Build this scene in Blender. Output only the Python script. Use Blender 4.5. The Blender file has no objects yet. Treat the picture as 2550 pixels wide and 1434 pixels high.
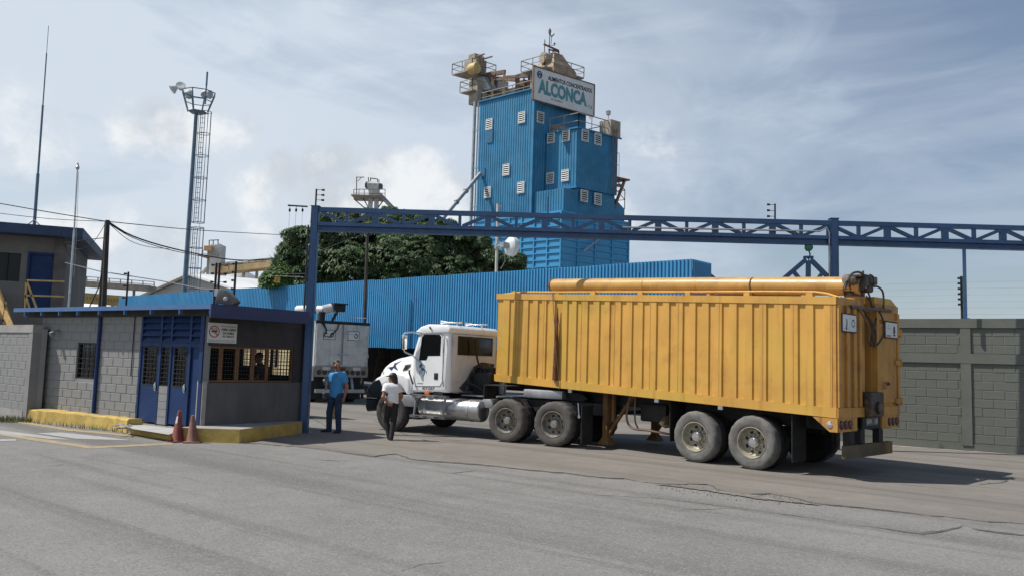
import bpy, bmesh, math, random
import numpy as np
from mathutils import Vector, Matrix, Quaternion
random.seed(7)
rnd = random.random
def ru(a, b): return a + (b - a) * random.random()
V = Vector
SC = bpy.context.scene
COL = SC.collection
# ------------------------------------------------------------------ camera
FPX, CX, CY, EYE = 2000.0, 1275.0, 717.0, 1.85
PITCH, ROLL = math.atan(183 / 2000.0), 0.030
Fd = V((0, math.cos(PITCH), math.sin(PITCH)))
_U0 = V((0, -math.sin(PITCH), math.cos(PITCH)))
Rt = V((math.cos(ROLL), 0, 0)) + _U0 * math.sin(ROLL)
Up = V((-math.sin(ROLL), 0, 0)) + _U0 * math.cos(ROLL)
cam_d = bpy.data.cameras.new('camera')
cam = bpy.data.objects.new('camera', cam_d)
COL.objects.link(cam)
M = Matrix.Identity(4)
for i in range(3):
    M[i][0], M[i][1], M[i][2] = Rt[i], Up[i], -Fd[i]
M[2][3] = EYE
cam.matrix_world = M
cam_d.sensor_width = 36.0
cam_d.lens = FPX / 2550.0 * 36.0
cam_d.clip_end = 3000
cam_d.clip_start = 0.1
SC.camera = cam
# ------------------------------------------------------------------ light
SUN_EL, SUN_AZ = math.radians(55), math.radians(-90.5)      # azimuth clockwise from +Y
sdir = V((math.sin(SUN_AZ) * math.cos(SUN_EL), math.cos(SUN_AZ) * math.cos(SUN_EL), math.sin(SUN_EL)))
sd = bpy.data.lights.new('sun', 'SUN'); sd.energy = 5.0; sd.angle = math.radians(0.55); sd.color = (1.0, 0.955, 0.88)
so = bpy.data.objects.new('sun', sd); COL.objects.link(so)
so.rotation_euler = sdir.to_track_quat('Z', 'Y').to_euler(); so.location = (-30, 0, 60)
SC.view_settings.view_transform = 'Standard'; SC.view_settings.look = 'None'
SC.view_settings.gamma = 1.0; SC.view_settings.use_curve_mapping = False
SC.view_settings.exposure = 0.0

def ray(px, py): return Fd + Rt * ((px - CX) / FPX) - Up * ((py - CY) / FPX)
def gp(px, py, z=0.0):
    d = ray(px, py); return V((0, 0, EYE)) + d * ((z - EYE) / d.z)
def at(px, py, Y):
    d = ray(px, py); return V((0, 0, EYE)) + d * (Y / d.y)
def onp(px, py, P, dr):
    n = V((-dr[1], dr[0], 0)); d = ray(px, py)
    t = (V((P[0], P[1], 0))).dot(n) / d.dot(n)
    return V((0, 0, EYE)) + d * t

# world: physical sky + cloud layers in the sky itself
W = bpy.data.worlds.new('World'); SC.world = W; W.use_nodes = True
nt = W.node_tree; N = nt.nodes; Lk = nt.links; N.clear()
def wn(t, **k):
    n = N.new(t)
    for a, b in k.items(): setattr(n, a, b)
    return n
def wmath(op, a, b=None, c=None, clamp=False):
    n = wn('ShaderNodeMath', operation=op, use_clamp=clamp)
    for i, x in enumerate((a, b, c)):
        if x is None: continue
        if isinstance(x, (int, float)): n.inputs[i].default_value = x
        else: Lk.new(x, n.inputs[i])
    return n.outputs[0]
sky = wn('ShaderNodeTexSky', sky_type='NISHITA', sun_disc=False)
sky.sun_elevation = SUN_EL; sky.sun_rotation = SUN_AZ; sky.air_density = 1.2; sky.dust_density = .9; sky.ozone_density = 2.0
tc = wn('ShaderNodeTexCoord'); gen = tc.outputs['Generated']
sep = wn('ShaderNodeSeparateXYZ'); Lk.new(gen, sep.inputs[0])
dx, dy, dz = sep.outputs
zz = wmath('ADD', wmath('MAXIMUM', dz, 0.0), 0.12)
comb = wn('ShaderNodeCombineXYZ')
Lk.new(wmath('DIVIDE', dx, zz), comb.inputs[0]); Lk.new(wmath('DIVIDE', dy, zz), comb.inputs[1])
def noise(vec, scale, detail=6, rough=.55, dist=0., mapscale=None, rot=0.):
    if mapscale:
        mp = wn('ShaderNodeMapping'); mp.inputs['Scale'].default_value = mapscale; mp.inputs['Rotation'].default_value = rot if isinstance(rot, tuple) else (0, 0, rot)
        Lk.new(vec, mp.inputs['Vector']); vec = mp.outputs[0]
    n = wn('ShaderNodeTexNoise'); n.inputs['Scale'].default_value = scale; n.inputs['Detail'].default_value = detail
    n.inputs['Roughness'].default_value = rough; n.inputs['Distortion'].default_value = dist
    Lk.new(vec, n.inputs['Vector']); return n.outputs[0]
def mrange(x, a, b, c=0., d=1.):
    n = wn('ShaderNodeMapRange', interpolation_type='SMOOTHSTEP')
    for i, q in enumerate((a, b, c, d)): n.inputs[i + 1].default_value = q
    Lk.new(x, n.inputs[0]); return n.outputs[0]
cir = mrange(noise(gen, 1.5, 8, .56, .9, (1.0, 1.0, 2.6), (0, math.radians(24), 0)), .40, .64)
cir2 = mrange(noise(gen, 4.5, 9, .60, .7, (1.0, 1.0, 3.0), (0, math.radians(28), 0)), .44, .68)
# milky veil: thicker towards the sun side (left) and towards the horizon, thin overhead
azl = mrange(dx, .50, -.42)
elv = mrange(dz, .40, .0)
low = mrange(dz, .66, .36)
veil = wmath('MULTIPLY', wmath('ADD', wmath('ADD', wmath('MULTIPLY', azl, .50), .20), wmath('MULTIPLY', elv, .16)), wmath('ADD', wmath('MULTIPLY', low, .85), .15))
cirm = wmath('ADD', veil, wmath('MULTIPLY', wmath('ADD', wmath('MULTIPLY', cir, .42), wmath('MULTIPLY', cir2, .22)), wmath('ADD', wmath('MULTIPLY', low, .75), .25)), clamp=True)
cirm = wmath('MULTIPLY', cirm, .96)
cn = noise(gen, 9., 9, .60)
cn2 = noise(gen, 34., 6, .62)
puff = None
for (px, py, rad, wt) in ((842, 400, .050, 1.), (790, 420, .055, 1.), (715, 425, .055, .9), (905, 432, .050, .95), (970, 415, .045, .8), (1060, 440, .06, .7), (650, 470, .06, .7), (820, 490, .08, .9), (980, 490, .08, .75), (1120, 480, .07, .6),
                          (395, 300, .055, .85), (450, 318, .06, .8), (340, 322, .055, .75), (520, 310, .055, .65), (600, 330, .06, .5), (165, 570, .045, .95), (135, 580, .04, .9), (640, 590, .08, .5),
                          (420, 620, .08, .7), (290, 600, .07, .6), (1620, 400, .10, .35), (1500, 520, .10, .45), (60, 330, .10, .4)):
    c = ray(px, py).normalized()
    vm = wn('ShaderNodeVectorMath', operation='DISTANCE'); Lk.new(gen, vm.inputs[0]); vm.inputs[1].default_value = c
    m = wmath('MULTIPLY', mrange(vm.outputs['Value'], rad, 0.0), wt)
    puff = m if puff is None else wmath('MAXIMUM', puff, m)
brk = wmath('ADD', wmath('MULTIPLY', wmath('SUBTRACT', cn, .5), 1.6), wmath('MULTIPLY', wmath('SUBTRACT', cn2, .5), .8))
cum = mrange(wmath('ADD', puff, wmath('MULTIPLY', brk, mrange(puff, 0., .3))), .12, .80)
def rgb(c):
    n = wn('ShaderNodeRGB'); n.outputs[0].default_value = (*[x * CK for x in c], 1); return n.outputs[0]
def mix(f, a, b):
    n = wn('ShaderNodeMix', data_type='RGBA'); Lk.new(f, n.inputs[0]); Lk.new(a, n.inputs[6]); Lk.new(b, n.inputs[7]); return n.outputs[2]
STR = 0.075
CK = .1 / STR
# bright and grey cloud matter
ccol = mix(mrange(cn, .38, .60), rgb((5.9, 6.4, 7.0)), rgb((9.0, 9.2, 9.4)))
skyt = wn('ShaderNodeMix', data_type='RGBA', blend_type='MULTIPLY'); skyt.inputs[0].default_value = 1.0
Lk.new(sky.outputs[0], skyt.inputs[6]); skyt.inputs[7].default_value = (1.0, 1.06, 1.12, 1)
vcol = mix(azl, rgb((5.5, 6.3, 7.5)), rgb((6.7, 7.5, 8.4)))
s1 = mix(cirm, skyt.outputs[2], vcol)
s2 = mix(wmath('MULTIPLY', cum, .92), s1, ccol)
bg = wn('ShaderNodeBackground'); bg.inputs[1].default_value = STR; Lk.new(s2, bg.inputs[0])
wo = wn('ShaderNodeOutputWorld'); Lk.new(bg.outputs[0], wo.inputs[0])

# ------------------------------------------------------------------ materials
MATS = {}
def mat(name, col, rough=.6, metal=0., var=.12, scale=3., bump=0., bscale=40., streak=0., dirt=None, dirt_amt=0., dscale=1.5, spec=.5, alpha=None, fade=None):
    """Principled paint / metal / masonry with noise in colour, optional vertical streaks, dirt blotches and fine bump."""
    if name in MATS: return MATS[name]
    m = bpy.data.materials.new(name); m.use_nodes = True; t = m.node_tree; n = t.nodes; b = n['Principled BSDF']; l = t.links
    b.inputs['Roughness'].default_value = rough; b.inputs['Metallic'].default_value = metal; b.inputs['Specular IOR Level'].default_value = spec
    tc = n.new('ShaderNodeTexCoord'); o = tc.outputs['Object']
    def nz(sc, det=5, rg=.55, mp=None):
        v = o
        if mp:
            q = n.new('ShaderNodeMapping'); q.inputs['Scale'].default_value = mp; l.new(o, q.inputs[0]); v = q.outputs[0]
        x = n.new('ShaderNodeTexNoise'); x.inputs['Scale'].default_value = sc; x.inputs['Detail'].default_value = det; x.inputs['Roughness'].default_value = rg
        l.new(v, x.inputs['Vector']); return x.outputs[0]
    def mr(x, a, b_, c=0., d=1.):
        q = n.new('ShaderNodeMapRange'); q.interpolation_type = 'SMOOTHSTEP'
        for i, w in enumerate((a, b_, c, d)): q.inputs[i + 1].default_value = w
        l.new(x, q.inputs[0]); return q.outputs[0]
    def mx(f, a, b_, blend='MIX'):
        q = n.new('ShaderNodeMix'); q.data_type = 'RGBA'; q.blend_type = blend
        for i, w in ((0, f), (6, a), (7, b_)):
            if isinstance(w, (int, float)): q.inputs[i].default_value = w
            elif isinstance(w, tuple): q.inputs[i].default_value = (*w, 1)
            else: l.new(w, q.inputs[i])
        return q.outputs[2]
    lo = tuple(max(0, c * (1 - var)) for c in col); hi = tuple(min(1, c * (1 + var)) for c in col)
    c = mx(mr(nz(scale), .3, .7), lo, hi)
    if fade: c = mx(mr(nz(.55, 3, .5), .42, .68, 0, .8), c, fade)
    if streak > 0:
        c = mx(mr(nz(6, 4, .6, (1, 1, .06)), .5, .8, 0, streak), c, dirt or tuple(x * .35 for x in col))
    if dirt_amt > 0:
        c = mx(mr(nz(dscale, 7, .65), .48, .74, 0, dirt_amt), c, dirt)
    l.new(c, b.inputs['Base Color'])
    if bump > 0:
        bp = n.new('ShaderNodeBump'); bp.inputs['Strength'].default_value = bump; bp.inputs['Distance'].default_value = .02
        l.new(nz(bscale, 4, .6), bp.inputs['Height']); l.new(bp.outputs[0], b.inputs['Normal'])
    l.new(mr(nz(scale * 2.1), .2, .8, max(.03, rough - .1), min(1, rough + .1)), b.inputs['Roughness'])
    MATS[name] = m; return m
def glassmat(name, col=(.008, .009, .010), rough=.12):
    m = mat(name, col, rough, var=.05, spec=.3); return m

m_yel = mat('yellow_paint', (.58, .315, .062), .55, var=.10, scale=1.2, fade=(.52, .335, .055), streak=.45, dirt=(.27, .12, .03), dirt_amt=.4, dscale=1.7)
m_yelr = mat('yellow_paint_dirty', (.47, .235, .05), .6, var=.15, scale=2., streak=.85, dirt=(.13, .06, .025), dirt_amt=.6, dscale=2.2)
m_yeltube = mat('yellow_tube_paint', (.48, .29, .085), .38, var=.12, scale=2.5, streak=.1, dirt=(.2, .09, .03), dirt_amt=.55, dscale=2.4)
m_rust = mat('rust', (.13, .05, .025), .9, var=.4, scale=9)
m_blk = mat('black_rubber_steel', (.012, .012, .013), .7, var=.3, scale=6)
m_tyre = mat('dusty_tyre', (.135, .13, .122), .9, var=.25, scale=7, dirt=(.05, .048, .046), dirt_amt=.5, dscale=5)
m_tyred = mat('dark_tyre', (.045, .042, .04), .9, var=.3, scale=8, dirt=(.11, .10, .09), dirt_amt=.5, dscale=4)
m_rim = mat('rim_cream', (.33, .30, .225), .5, var=.2, scale=6, dirt=(.10, .085, .06), dirt_amt=.7, dscale=5)
m_rimd = mat('rim_dirty', (.22, .20, .17), .55, var=.3, scale=6, dirt=(.04, .034, .03), dirt_amt=.9, dscale=5)
m_alu = mat('dull_aluminium', (.46, .46, .46), .36, .85, var=.12, scale=5, dirt=(.25, .24, .22), dirt_amt=.4)
m_chrome = mat('bright_steel', (.7, .7, .7), .16, 1., var=.06)
m_white = mat('white_truck_paint', (.84, .84, .84), .28, var=.03, scale=2, dirt=(.60, .58, .55), dirt_amt=.2, dscale=1.6)
m_whited = mat('dirty_white_paint', (.50, .51, .50), .55, var=.10, scale=2.5, streak=.6, dirt=(.13, .12, .10), dirt_amt=.45, dscale=3)
m_glass = glassmat('dark_glass')
m_blue = mat('gate_blue', (.030, .082, .19), .42, var=.12, scale=2.5, streak=.15, dirt=(.02, .04, .08), dirt_amt=.3)
m_bblue = mat('booth_blue', (.008, .030, .105), .6, spec=.3, var=.12, scale=3, streak=.2, dirt=(.02, .04, .1), dirt_amt=.3)
m_fence = mat('fence_blue', (.042, .255, .48), .5, var=.07, scale=.8, streak=.12, dirt=(.02, .12, .3), dirt_amt=.2)
m_tow = mat('tower_blue', (.033, .185, .335), .6, spec=.3, var=.16, scale=.6, fade=(.055, .215, .36), streak=.5, dirt=(.05, .14, .24), dirt_amt=.3, dscale=.25)
m_tow2 = mat('tower_bright_blue', (.040, .27, .50), .5, var=.07, scale=.5, streak=.2, dirt=(.03, .15, .34), dirt_amt=.3, dscale=.4)
m_grey = mat('booth_grey_paint', (.235, .235, .23), .85, var=.10, scale=1.3, bump=.5, bscale=60, streak=.18, dirt=(.16, .15, .14), dirt_amt=.35, dscale=1.2)
m_wallg = mat('wall_grey_green', (.130, .138, .122), .85, var=.10, scale=1.2, bump=.5, bscale=60, streak=.15, dirt=(.085, .09, .08), dirt_amt=.3, dscale=.8)
m_conc = mat('bare_concrete', (.33, .32, .30), .9, var=.18, scale=3, bump=.6, bscale=50, dirt=(.18, .17, .155), dirt_amt=.5)
m_kerb = mat('kerb_yellow', (.50, .345, .085), .8, var=.15, scale=4, bump=.6, bscale=30, streak=.3, dirt=(.26, .22, .16), dirt_amt=.7, dscale=3)
m_steel = mat('galvanised', (.36, .37, .38), .5, .6, var=.15, scale=3)
m_tan = mat('tan_rusted_paint', (.31, .27, .215), .7, var=.2, scale=2, streak=.4, dirt=(.16, .09, .05), dirt_amt=.5, dscale=1.5)
m_brown = mat('brown_steel', (.16, .10, .07), .75, var=.3, scale=2, dirt=(.07, .04, .03), dirt_amt=.4)
m_wire = mat('cable_black', (.012, .012, .014), .6, var=.1)
m_wood = mat('old_pole_wood', (.06, .05, .042), .9, var=.3, scale=8, streak=.4)
m_dkint = mat('dark_interior', (.035, .034, .033), .9, var=.2)
m_signw = mat('sign_white', (.62, .64, .63), .5, var=.05, scale=2, dirt=(.42, .43, .42), dirt_amt=.3)
m_ink = mat('ink_black', (.012, .013, .016), .6, var=.05)
m_inkr = mat('ink_red', (.35, .02, .02), .6, var=.05)
m_teal = mat('ink_teal', (.075, .24, .275), .6, var=.08)
m_navy = mat('ink_navy', (.015, .03, .11), .5, var=.05)
m_roofw = mat('white_roof_sheet', (.75, .75, .74), .5, var=.05, scale=.5, streak=.1, dirt=(.5, .48, .44), dirt_amt=.2)
m_red = mat('lamp_red', (.07, .012, .010), .25, var=.1)
m_orange = mat('lamp_orange', (.55, .13, .03), .3, var=.1)
m_cone = mat('cone_red', (.19, .038, .026), .6, var=.2, scale=6, dirt=(.17, .085, .06), dirt_amt=.5, dscale=6)
m_cone2 = mat('cone_faded', (.21, .095, .065), .7, var=.2, scale=6, dirt=(.2, .15, .12), dirt_amt=.6, dscale=6)
m_hoist = mat('hoist_green', (.02, .12, .085), .5, var=.2)
m_cream = mat('cream_wall', (.72, .60, .36), .8, var=.06)

# ------------------------------------------------------------------ geometry helpers
class MB:
    def __init__(s): s.v = []; s.f = []; s.sm = []; s.mi = []
    def add(s, vs, fs, smooth=False, mi=0):
        k = len(s.v); s.v += [V(x) for x in vs]
        for f in fs: s.f.append([i + k for i in f]); s.sm.append(smooth); s.mi.append(mi)
        return s
    def box(s, c, size, X=(1, 0, 0), Y=(0, 1, 0), Z=(0, 0, 1), mi=0):
        c = V(c); X = V(X) * size[0] / 2; Y = V(Y) * size[1] / 2; Z = V(Z) * size[2] / 2
        vs = [c + X * a + Y * b + Z * d for d in (-1, 1) for b in (-1, 1) for a in (-1, 1)]
        return s.add(vs, [(0, 2, 3, 1), (4, 5, 7, 6), (0, 1, 5, 4), (2, 6, 7, 3), (0, 4, 6, 2), (1, 3, 7, 5)], mi=mi)
    def bx(s, x0, x1, y0, y1, z0, z1, mi=0):
        return s.box(((x0 + x1) / 2, (y0 + y1) / 2, (z0 + z1) / 2), (abs(x1 - x0), abs(y1 - y0), abs(z1 - z0)), mi=mi)
    def bar(s, p, q, w, h=None, up=(0, 0, 1), mi=0):
        p = V(p); q = V(q); Z = (q - p); L = Z.length
        if L < 1e-6: return s
        Z /= L; u = V(up)
        if abs(u.dot(Z)) > .98: u = V((0, 1, 0))
        X = u.cross(Z).normalized(); Y = Z.cross(X)
        return s.box((p + q) / 2, (w, h or w, L), X, Y, Z, mi)
    def tube(s, pts, r, n=8, cap=True, smooth=True, mi=0):
        pts = [V(p) for p in pts]; m = len(pts); rs = r if isinstance(r, (list, tuple)) else [r] * m
        t0 = (pts[1] - pts[0]).normalized(); a = V((0, 0, 1)) if abs(t0.z) < .9 else V((1, 0, 0))
        X = a.cross(t0).normalized(); vs = []
        for i, p in enumerate(pts):
            t = (pts[min(i + 1, m - 1)] - pts[max(i - 1, 0)]).normalized()
            X = (X - t * X.dot(t)).normalized(); Y = t.cross(X)
            for k in range(n):
                an = 2 * math.pi * k / n; vs.append(p + (X * math.cos(an) + Y * math.sin(an)) * rs[i])
        fs = [(i * n + k, i * n + (k + 1) % n, (i + 1) * n + (k + 1) % n, (i + 1) * n + k) for i in range(m - 1) for k in range(n)]
        s.add(vs, fs, smooth, mi)
        if cap:
            s.add(vs[:n], [tuple(range(n - 1, -1, -1))], mi=mi); s.add(vs[-n:], [tuple(range(n))], mi=mi)
        return s
    def lathe(s, prof, c=(0, 0, 0), ax=(0, 0, 1), n=24, smooth=True, rad=None, mi=0):
        c = V(c); Z = V(ax).normalized(); a = V((0, 0, 1)) if abs(Z.z) < .9 else V((1, 0, 0)); X = a.cross(Z).normalized(); Y = Z.cross(X)
        vs = []
        for j, (r, t) in enumerate(prof):
            for k in range(n):
                an = 2 * math.pi * k / n; rr = rad(j, k, r) if rad else r
                vs.append(c + Z * t + (X * math.cos(an) + Y * math.sin(an)) * rr)
        fs = [(j * n + k, j * n + (k + 1) % n, (j + 1) * n + (k + 1) % n, (j + 1) * n + k) for j in range(len(prof) - 1) for k in range(n)]
        s.add(vs, fs, smooth, mi); return s
    def prism(s, poly, O, X, Y, depth, smooth=False, mi=0):
        """2-D outline in the X,Y plane at O pushed along X x Y."""
        O = V(O); X = V(X); Y = V(Y); Nn = X.cross(Y) * depth; n = len(poly)
        a = [O + X * p[0] + Y * p[1] for p in poly]; b = [p + Nn for p in a]
        s.add(a, [tuple(range(n - 1, -1, -1))], mi=mi); s.add(b, [tuple(range(n))], mi=mi)
        s.add(a + b, [(i, (i + 1) % n, n + (i + 1) % n, n + i) for i in range(n)], smooth, mi)
        return s
    def loft(s, rings, closed=True, caps=True, smooth=True, mi=0):
        n = len(rings[0]); vs = [p for r in rings for p in r]
        fs = [(j * n + k, j * n + (k + 1) % n, (j + 1) * n + (k + 1) % n, (j + 1) * n + k) for j in range(len(rings) - 1) for k in range(n if closed else n - 1)]
        s.add(vs, fs, smooth, mi)
        if caps: s.add(rings[0], [tuple(range(n - 1, -1, -1))], mi=mi); s.add(rings[-1], [tuple(range(n))], mi=mi)
        return s
    def bm(s, b, smooth=False, mi=0):
        b.verts.ensure_lookup_table(); s.add([v.co.copy() for v in b.verts], [[v.index for v in f.verts] for f in b.faces], smooth, mi); b.free(); return s
    def bev(s, poly, O, X, Y, depth, r=.04, seg=2, mi=0):
        """prism with bevelled edges (bmesh bevel)."""
        t = MB().prism(poly, O, X, Y, depth); b = bmesh.new()
        vs = [b.verts.new(p) for p in t.v]
        for f in t.f:
            try: b.faces.new([vs[i] for i in f])
            except ValueError: pass
        bmesh.ops.remove_doubles(b, verts=b.verts, dist=1e-5); bmesh.ops.recalc_face_normals(b, faces=b.faces)
        es = [e for e in b.edges if len(e.link_faces) == 2 and e.calc_face_angle(0) > .5]
        bmesh.ops.bevel(b, geom=es, offset=r, segments=seg, affect='EDGES', profile=.5, clamp_overlap=True)
        b.verts.index_update(); return s.bm(b, True, mi)
    def rbox(s, x0, x1, y0, y1, z0, z1, r=.03, seg=2, mi=0):
        return s.bev([(x0, z0), (x1, z0), (x1, z1), (x0, z1)], (0, y1, 0), (1, 0, 0), (0, 0, 1), y1 - y0, r, seg, mi)
    def mesh(s, name, mats, inv=None):
        me = bpy.data.meshes.new(name)
        me.from_pydata([tuple(inv @ p) if inv else tuple(p) for p in s.v], [], s.f)
        mats = mats if isinstance(mats, (list, tuple)) else [mats]
        for q in mats: me.materials.append(q)
        me.polygons.foreach_set('use_smooth', s.sm); me.polygons.foreach_set('material_index', s.mi)
        me.update(); return me
    def build(s, name, mats, parent=None, world=False, loc=None, rot=None):
        inv = ROOTM[ROOTOF.get(parent.name, parent.name)].inverted() if (parent and world) else None
        o = bpy.data.objects.new(name, s.mesh(name, mats, inv)); COL.objects.link(o)
        if any(s.sm):
            try: o.data.set_sharp_from_angle(angle=math.radians(40))
            except Exception: pass
        if parent: o.parent = parent; ROOTOF[o.name] = ROOTOF.get(parent.name, parent.name)
        if loc is not None: o.location = loc
        if rot is not None: o.rotation_euler = rot
        return o
ROOTM = {}; ROOTOF = {}
def tag(o, label=None, cat=None, group=None, kind=None):
    if label: o['label'] = label
    if cat: o['category'] = cat
    if group: o['group'] = group
    if kind: o['kind'] = kind
    return o
def thing(name, label, cat, loc=(0, 0, 0), rotz=0., group=None):
    o = bpy.data.objects.new(name, None); COL.objects.link(o); o.empty_display_size = .2
    o.location = loc; o.rotation_euler = (0, 0, rotz); tag(o, label, cat, group)
    ROOTM[o.name] = Matrix.Translation(V(loc)) @ Matrix.Rotation(rotz, 4, 'Z'); ROOTOF[o.name] = o.name
    return o
def copy_child(src, parent, loc=None, rot=None):
    c = src.copy(); COL.objects.link(c); c.parent = parent; ROOTOF[c.name] = ROOTOF.get(parent.name, parent.name)
    if loc is not None: c.location = loc
    if rot is not None: c.rotation_euler = rot
    for ch in list(src.children): copy_child(ch, c)
    return c
def copy_tree(src, loc, rotz=0., label=None, group=None):
    c = src.copy(); COL.objects.link(c); c.location = loc; c.rotation_euler = (0, 0, rotz)
    if label: c['label'] = label
    if group: c['group'] = group
    for ch in list(src.children): copy_child(ch, c)
    return c
_txt = {}
def text(s, sy, width, bold=0., font_sx=1.):
    """letter outlines as flat mesh, lower-left at the origin, height ~ sy, stretched to the given width."""
    cu = bpy.data.curves.new('t', 'FONT'); cu.body = s; cu.size = 1.0; cu.offset = bold; cu.resolution_u = 3
    o = bpy.data.objects.new('t', cu); COL.objects.link(o)
    dg = bpy.context.evaluated_depsgraph_get(); me = bpy.data.meshes.new_from_object(o.evaluated_get(dg))
    vs = [v.co.copy() for v in me.vertices]; fs = [list(p.vertices) for p in me.polygons]
    bpy.data.objects.remove(o); bpy.data.meshes.remove(me); bpy.data.curves.remove(cu)
    x0 = min(v.x for v in vs); x1 = max(v.x for v in vs); y0 = min(v.y for v in vs); y1 = max(v.y for v in vs)
    return [V(((v.x - x0) / (x1 - x0) * width, (v.y - y0) / (y1 - y0) * sy, 0)) for v in vs], fs
def put_text(mb, s, O, X, Y, h, w, bold=0., off=.004):
    vs, fs = text(s, h, w, bold); Nn = V(X).cross(V(Y)).normalized() * off
    mb.add([V(O) + V(X) * v.x + V(Y) * v.y + Nn for v in vs], fs); return mb
def ring(mb, O, X, Y, r0, r1, sx=1., n=28, off=.004, a0=0., a1=6.2832):
    X = V(X); Y = V(Y); Nn = X.cross(Y).normalized() * off; k = n
    vs = []
    for i in range(k + 1):
        t = a0 + (a1 - a0) * i / k
        for r in (r0, r1): vs.append(V(O) + X * (math.cos(t) * r * sx) + Y * (math.sin(t) * r) + Nn)
    mb.add(vs, [(2 * i, 2 * i + 1, 2 * i + 3, 2 * i + 2) for i in range(k)]); return mb
def flat(mb, poly, O, X, Y, off=.004):
    Nn = V(X).cross(V(Y)).normalized() * off
    mb.add([V(O) + V(X) * p[0] + V(Y) * p[1] + Nn for p in poly], [tuple(range(len(poly)))]); return mb
# ================================================================== GROUND
def ground_mat(name, a, b, dust, sand=0.0, grit=.46):
    m = bpy.data.materials.new(name); m.use_nodes = True; t = m.node_tree; n = t.nodes; l = t.links; bs = n['Principled BSDF']
    bs.inputs['Roughness'].default_value = .92; bs.inputs['Specular IOR Level'].default_value = .25
    tc = n.new('ShaderNodeTexCoord').outputs['Object']
    def nz(sc, det=5, rg=.6, mp=None, rot=0.):
        v = tc
        if mp:
            q = n.new('ShaderNodeMapping'); q.vector_type = 'TEXTURE'
            q.inputs['Rotation'].default_value = (0, 0, rot); q.inputs['Scale'].default_value = mp; l.new(tc, q.inputs[0]); v = q.outputs[0]
        x = n.new('ShaderNodeTexNoise'); x.inputs['Scale'].default_value = sc; x.inputs['Detail'].default_value = det; x.inputs['Roughness'].default_value = rg; l.new(v, x.inputs['Vector']); return x.outputs[0]
    def mr(x, p, q_, c=0., d=1.):
        q = n.new('ShaderNodeMapRange'); q.interpolation_type = 'SMOOTHSTEP'
        for i, w in enumerate((p, q_, c, d)): q.inputs[i + 1].default_value = w
        l.new(x, q.inputs[0]); return q.outputs[0]
    def mx(f, p, q_):
        q = n.new('ShaderNodeMix'); q.data_type = 'RGBA'
        for i, w in ((0, f), (6, p), (7, q_)):
            if isinstance(w, tuple): q.inputs[i].default_value = (*w, 1)
            elif isinstance(w, float): q.inputs[i].default_value = w
            else: l.new(w, q.inputs[i])
        return q.outputs[2]
    c = mx(mr(nz(.35, 6), .3, .7), a, b)
    c = mx(mr(nz(1.7, 7, .7), .42, .78, 0, .55), c, dust)
    # tyre-worn bands along the road
    ang = RDIR
    c = mx(mr(nz(.9, 4, .5, (28, 1, 1), ang), .48, .66, 0, .62), c, tuple(x * .66 for x in a))
    c = mx(mr(nz(.6, 6, .65), .58, .72, 0, .35), c, tuple(x * .62 for x in a))
    c = mx(mr(nz(3.2, 3, .5, (33, 1, 1), ang), .56, .70, 0, .42), c, tuple(x * .6 for x in a))
    # stones of the surface
    vo = n.new('ShaderNodeTexVoronoi'); vo.inputs['Scale'].default_value = 55; l.new(tc, vo.inputs['Vector'])
    sepc = n.new('ShaderNodeSeparateColor'); l.new(vo.outputs['Color'], sepc.inputs[0])
    c = mx(mr(sepc.outputs[0], .55, 1., 0, grit), c, tuple(min(1, x * 1.45) for x in b))
    c = mx(mr(sepc.outputs[1], .72, 1., 0, grit * .9), c, tuple(x * .45 for x in a))
    c = mx(mr(nz(9, 5, .75), .60, .75, 0, grit * .5), c, tuple(x * .6 for x in a))
    l.new(c, bs.inputs['Base Color'])
    bp = n.new('ShaderNodeBump'); bp.inputs['Strength'].default_value = .55; bp.inputs['Distance'].default_value = .012
    add = n.new('ShaderNodeMath'); add.operation = 'ADD'; l.new(nz(38, 5, .7), add.inputs[0]); l.new(nz(2.2, 4), add.inputs[1])
    l.new(add.outputs[0], bp.inputs['Height']); l.new(bp.outputs[0], bs.inputs['Normal'])
    return m
_a, _b = gp(150, 1190), gp(1000, 1420)
RDIR = math.atan2((_b - _a).y, (_b - _a).x)
m_asph = ground_mat('worn_asphalt', (.165, .162, .156), (.208, .203, .195), (.255, .243, .225))
m_apron = ground_mat('dusty_concrete', (.168, .154, .138), (.205, .189, .170), (.245, .225, .198), grit=.18)
m_crack = mat('crack_soil', (.055, .05, .045), .95, var=.4, scale=8)
m_wet = mat('wet_asphalt', (.10, .097, .093), .5, var=.3, scale=3)
m_lineY = mat('worn_road_yellow', (.34, .26, .15), .9, var=.2, scale=5, dirt=(.22, .21, .2), dirt_amt=.95, dscale=4)
m_lineW = mat('worn_road_white', (.36, .355, .34), .9, var=.15, scale=5, dirt=(.21, .205, .2), dirt_amt=.95, dscale=5)

g = MB(); g.add([(-900, -60, 0), (900, -60, 0), (900, 1500, 0), (-900, 1500, 0)], [(0, 1, 2, 3)])
tag(g.build('ground', m_asph), kind='structure')

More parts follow.
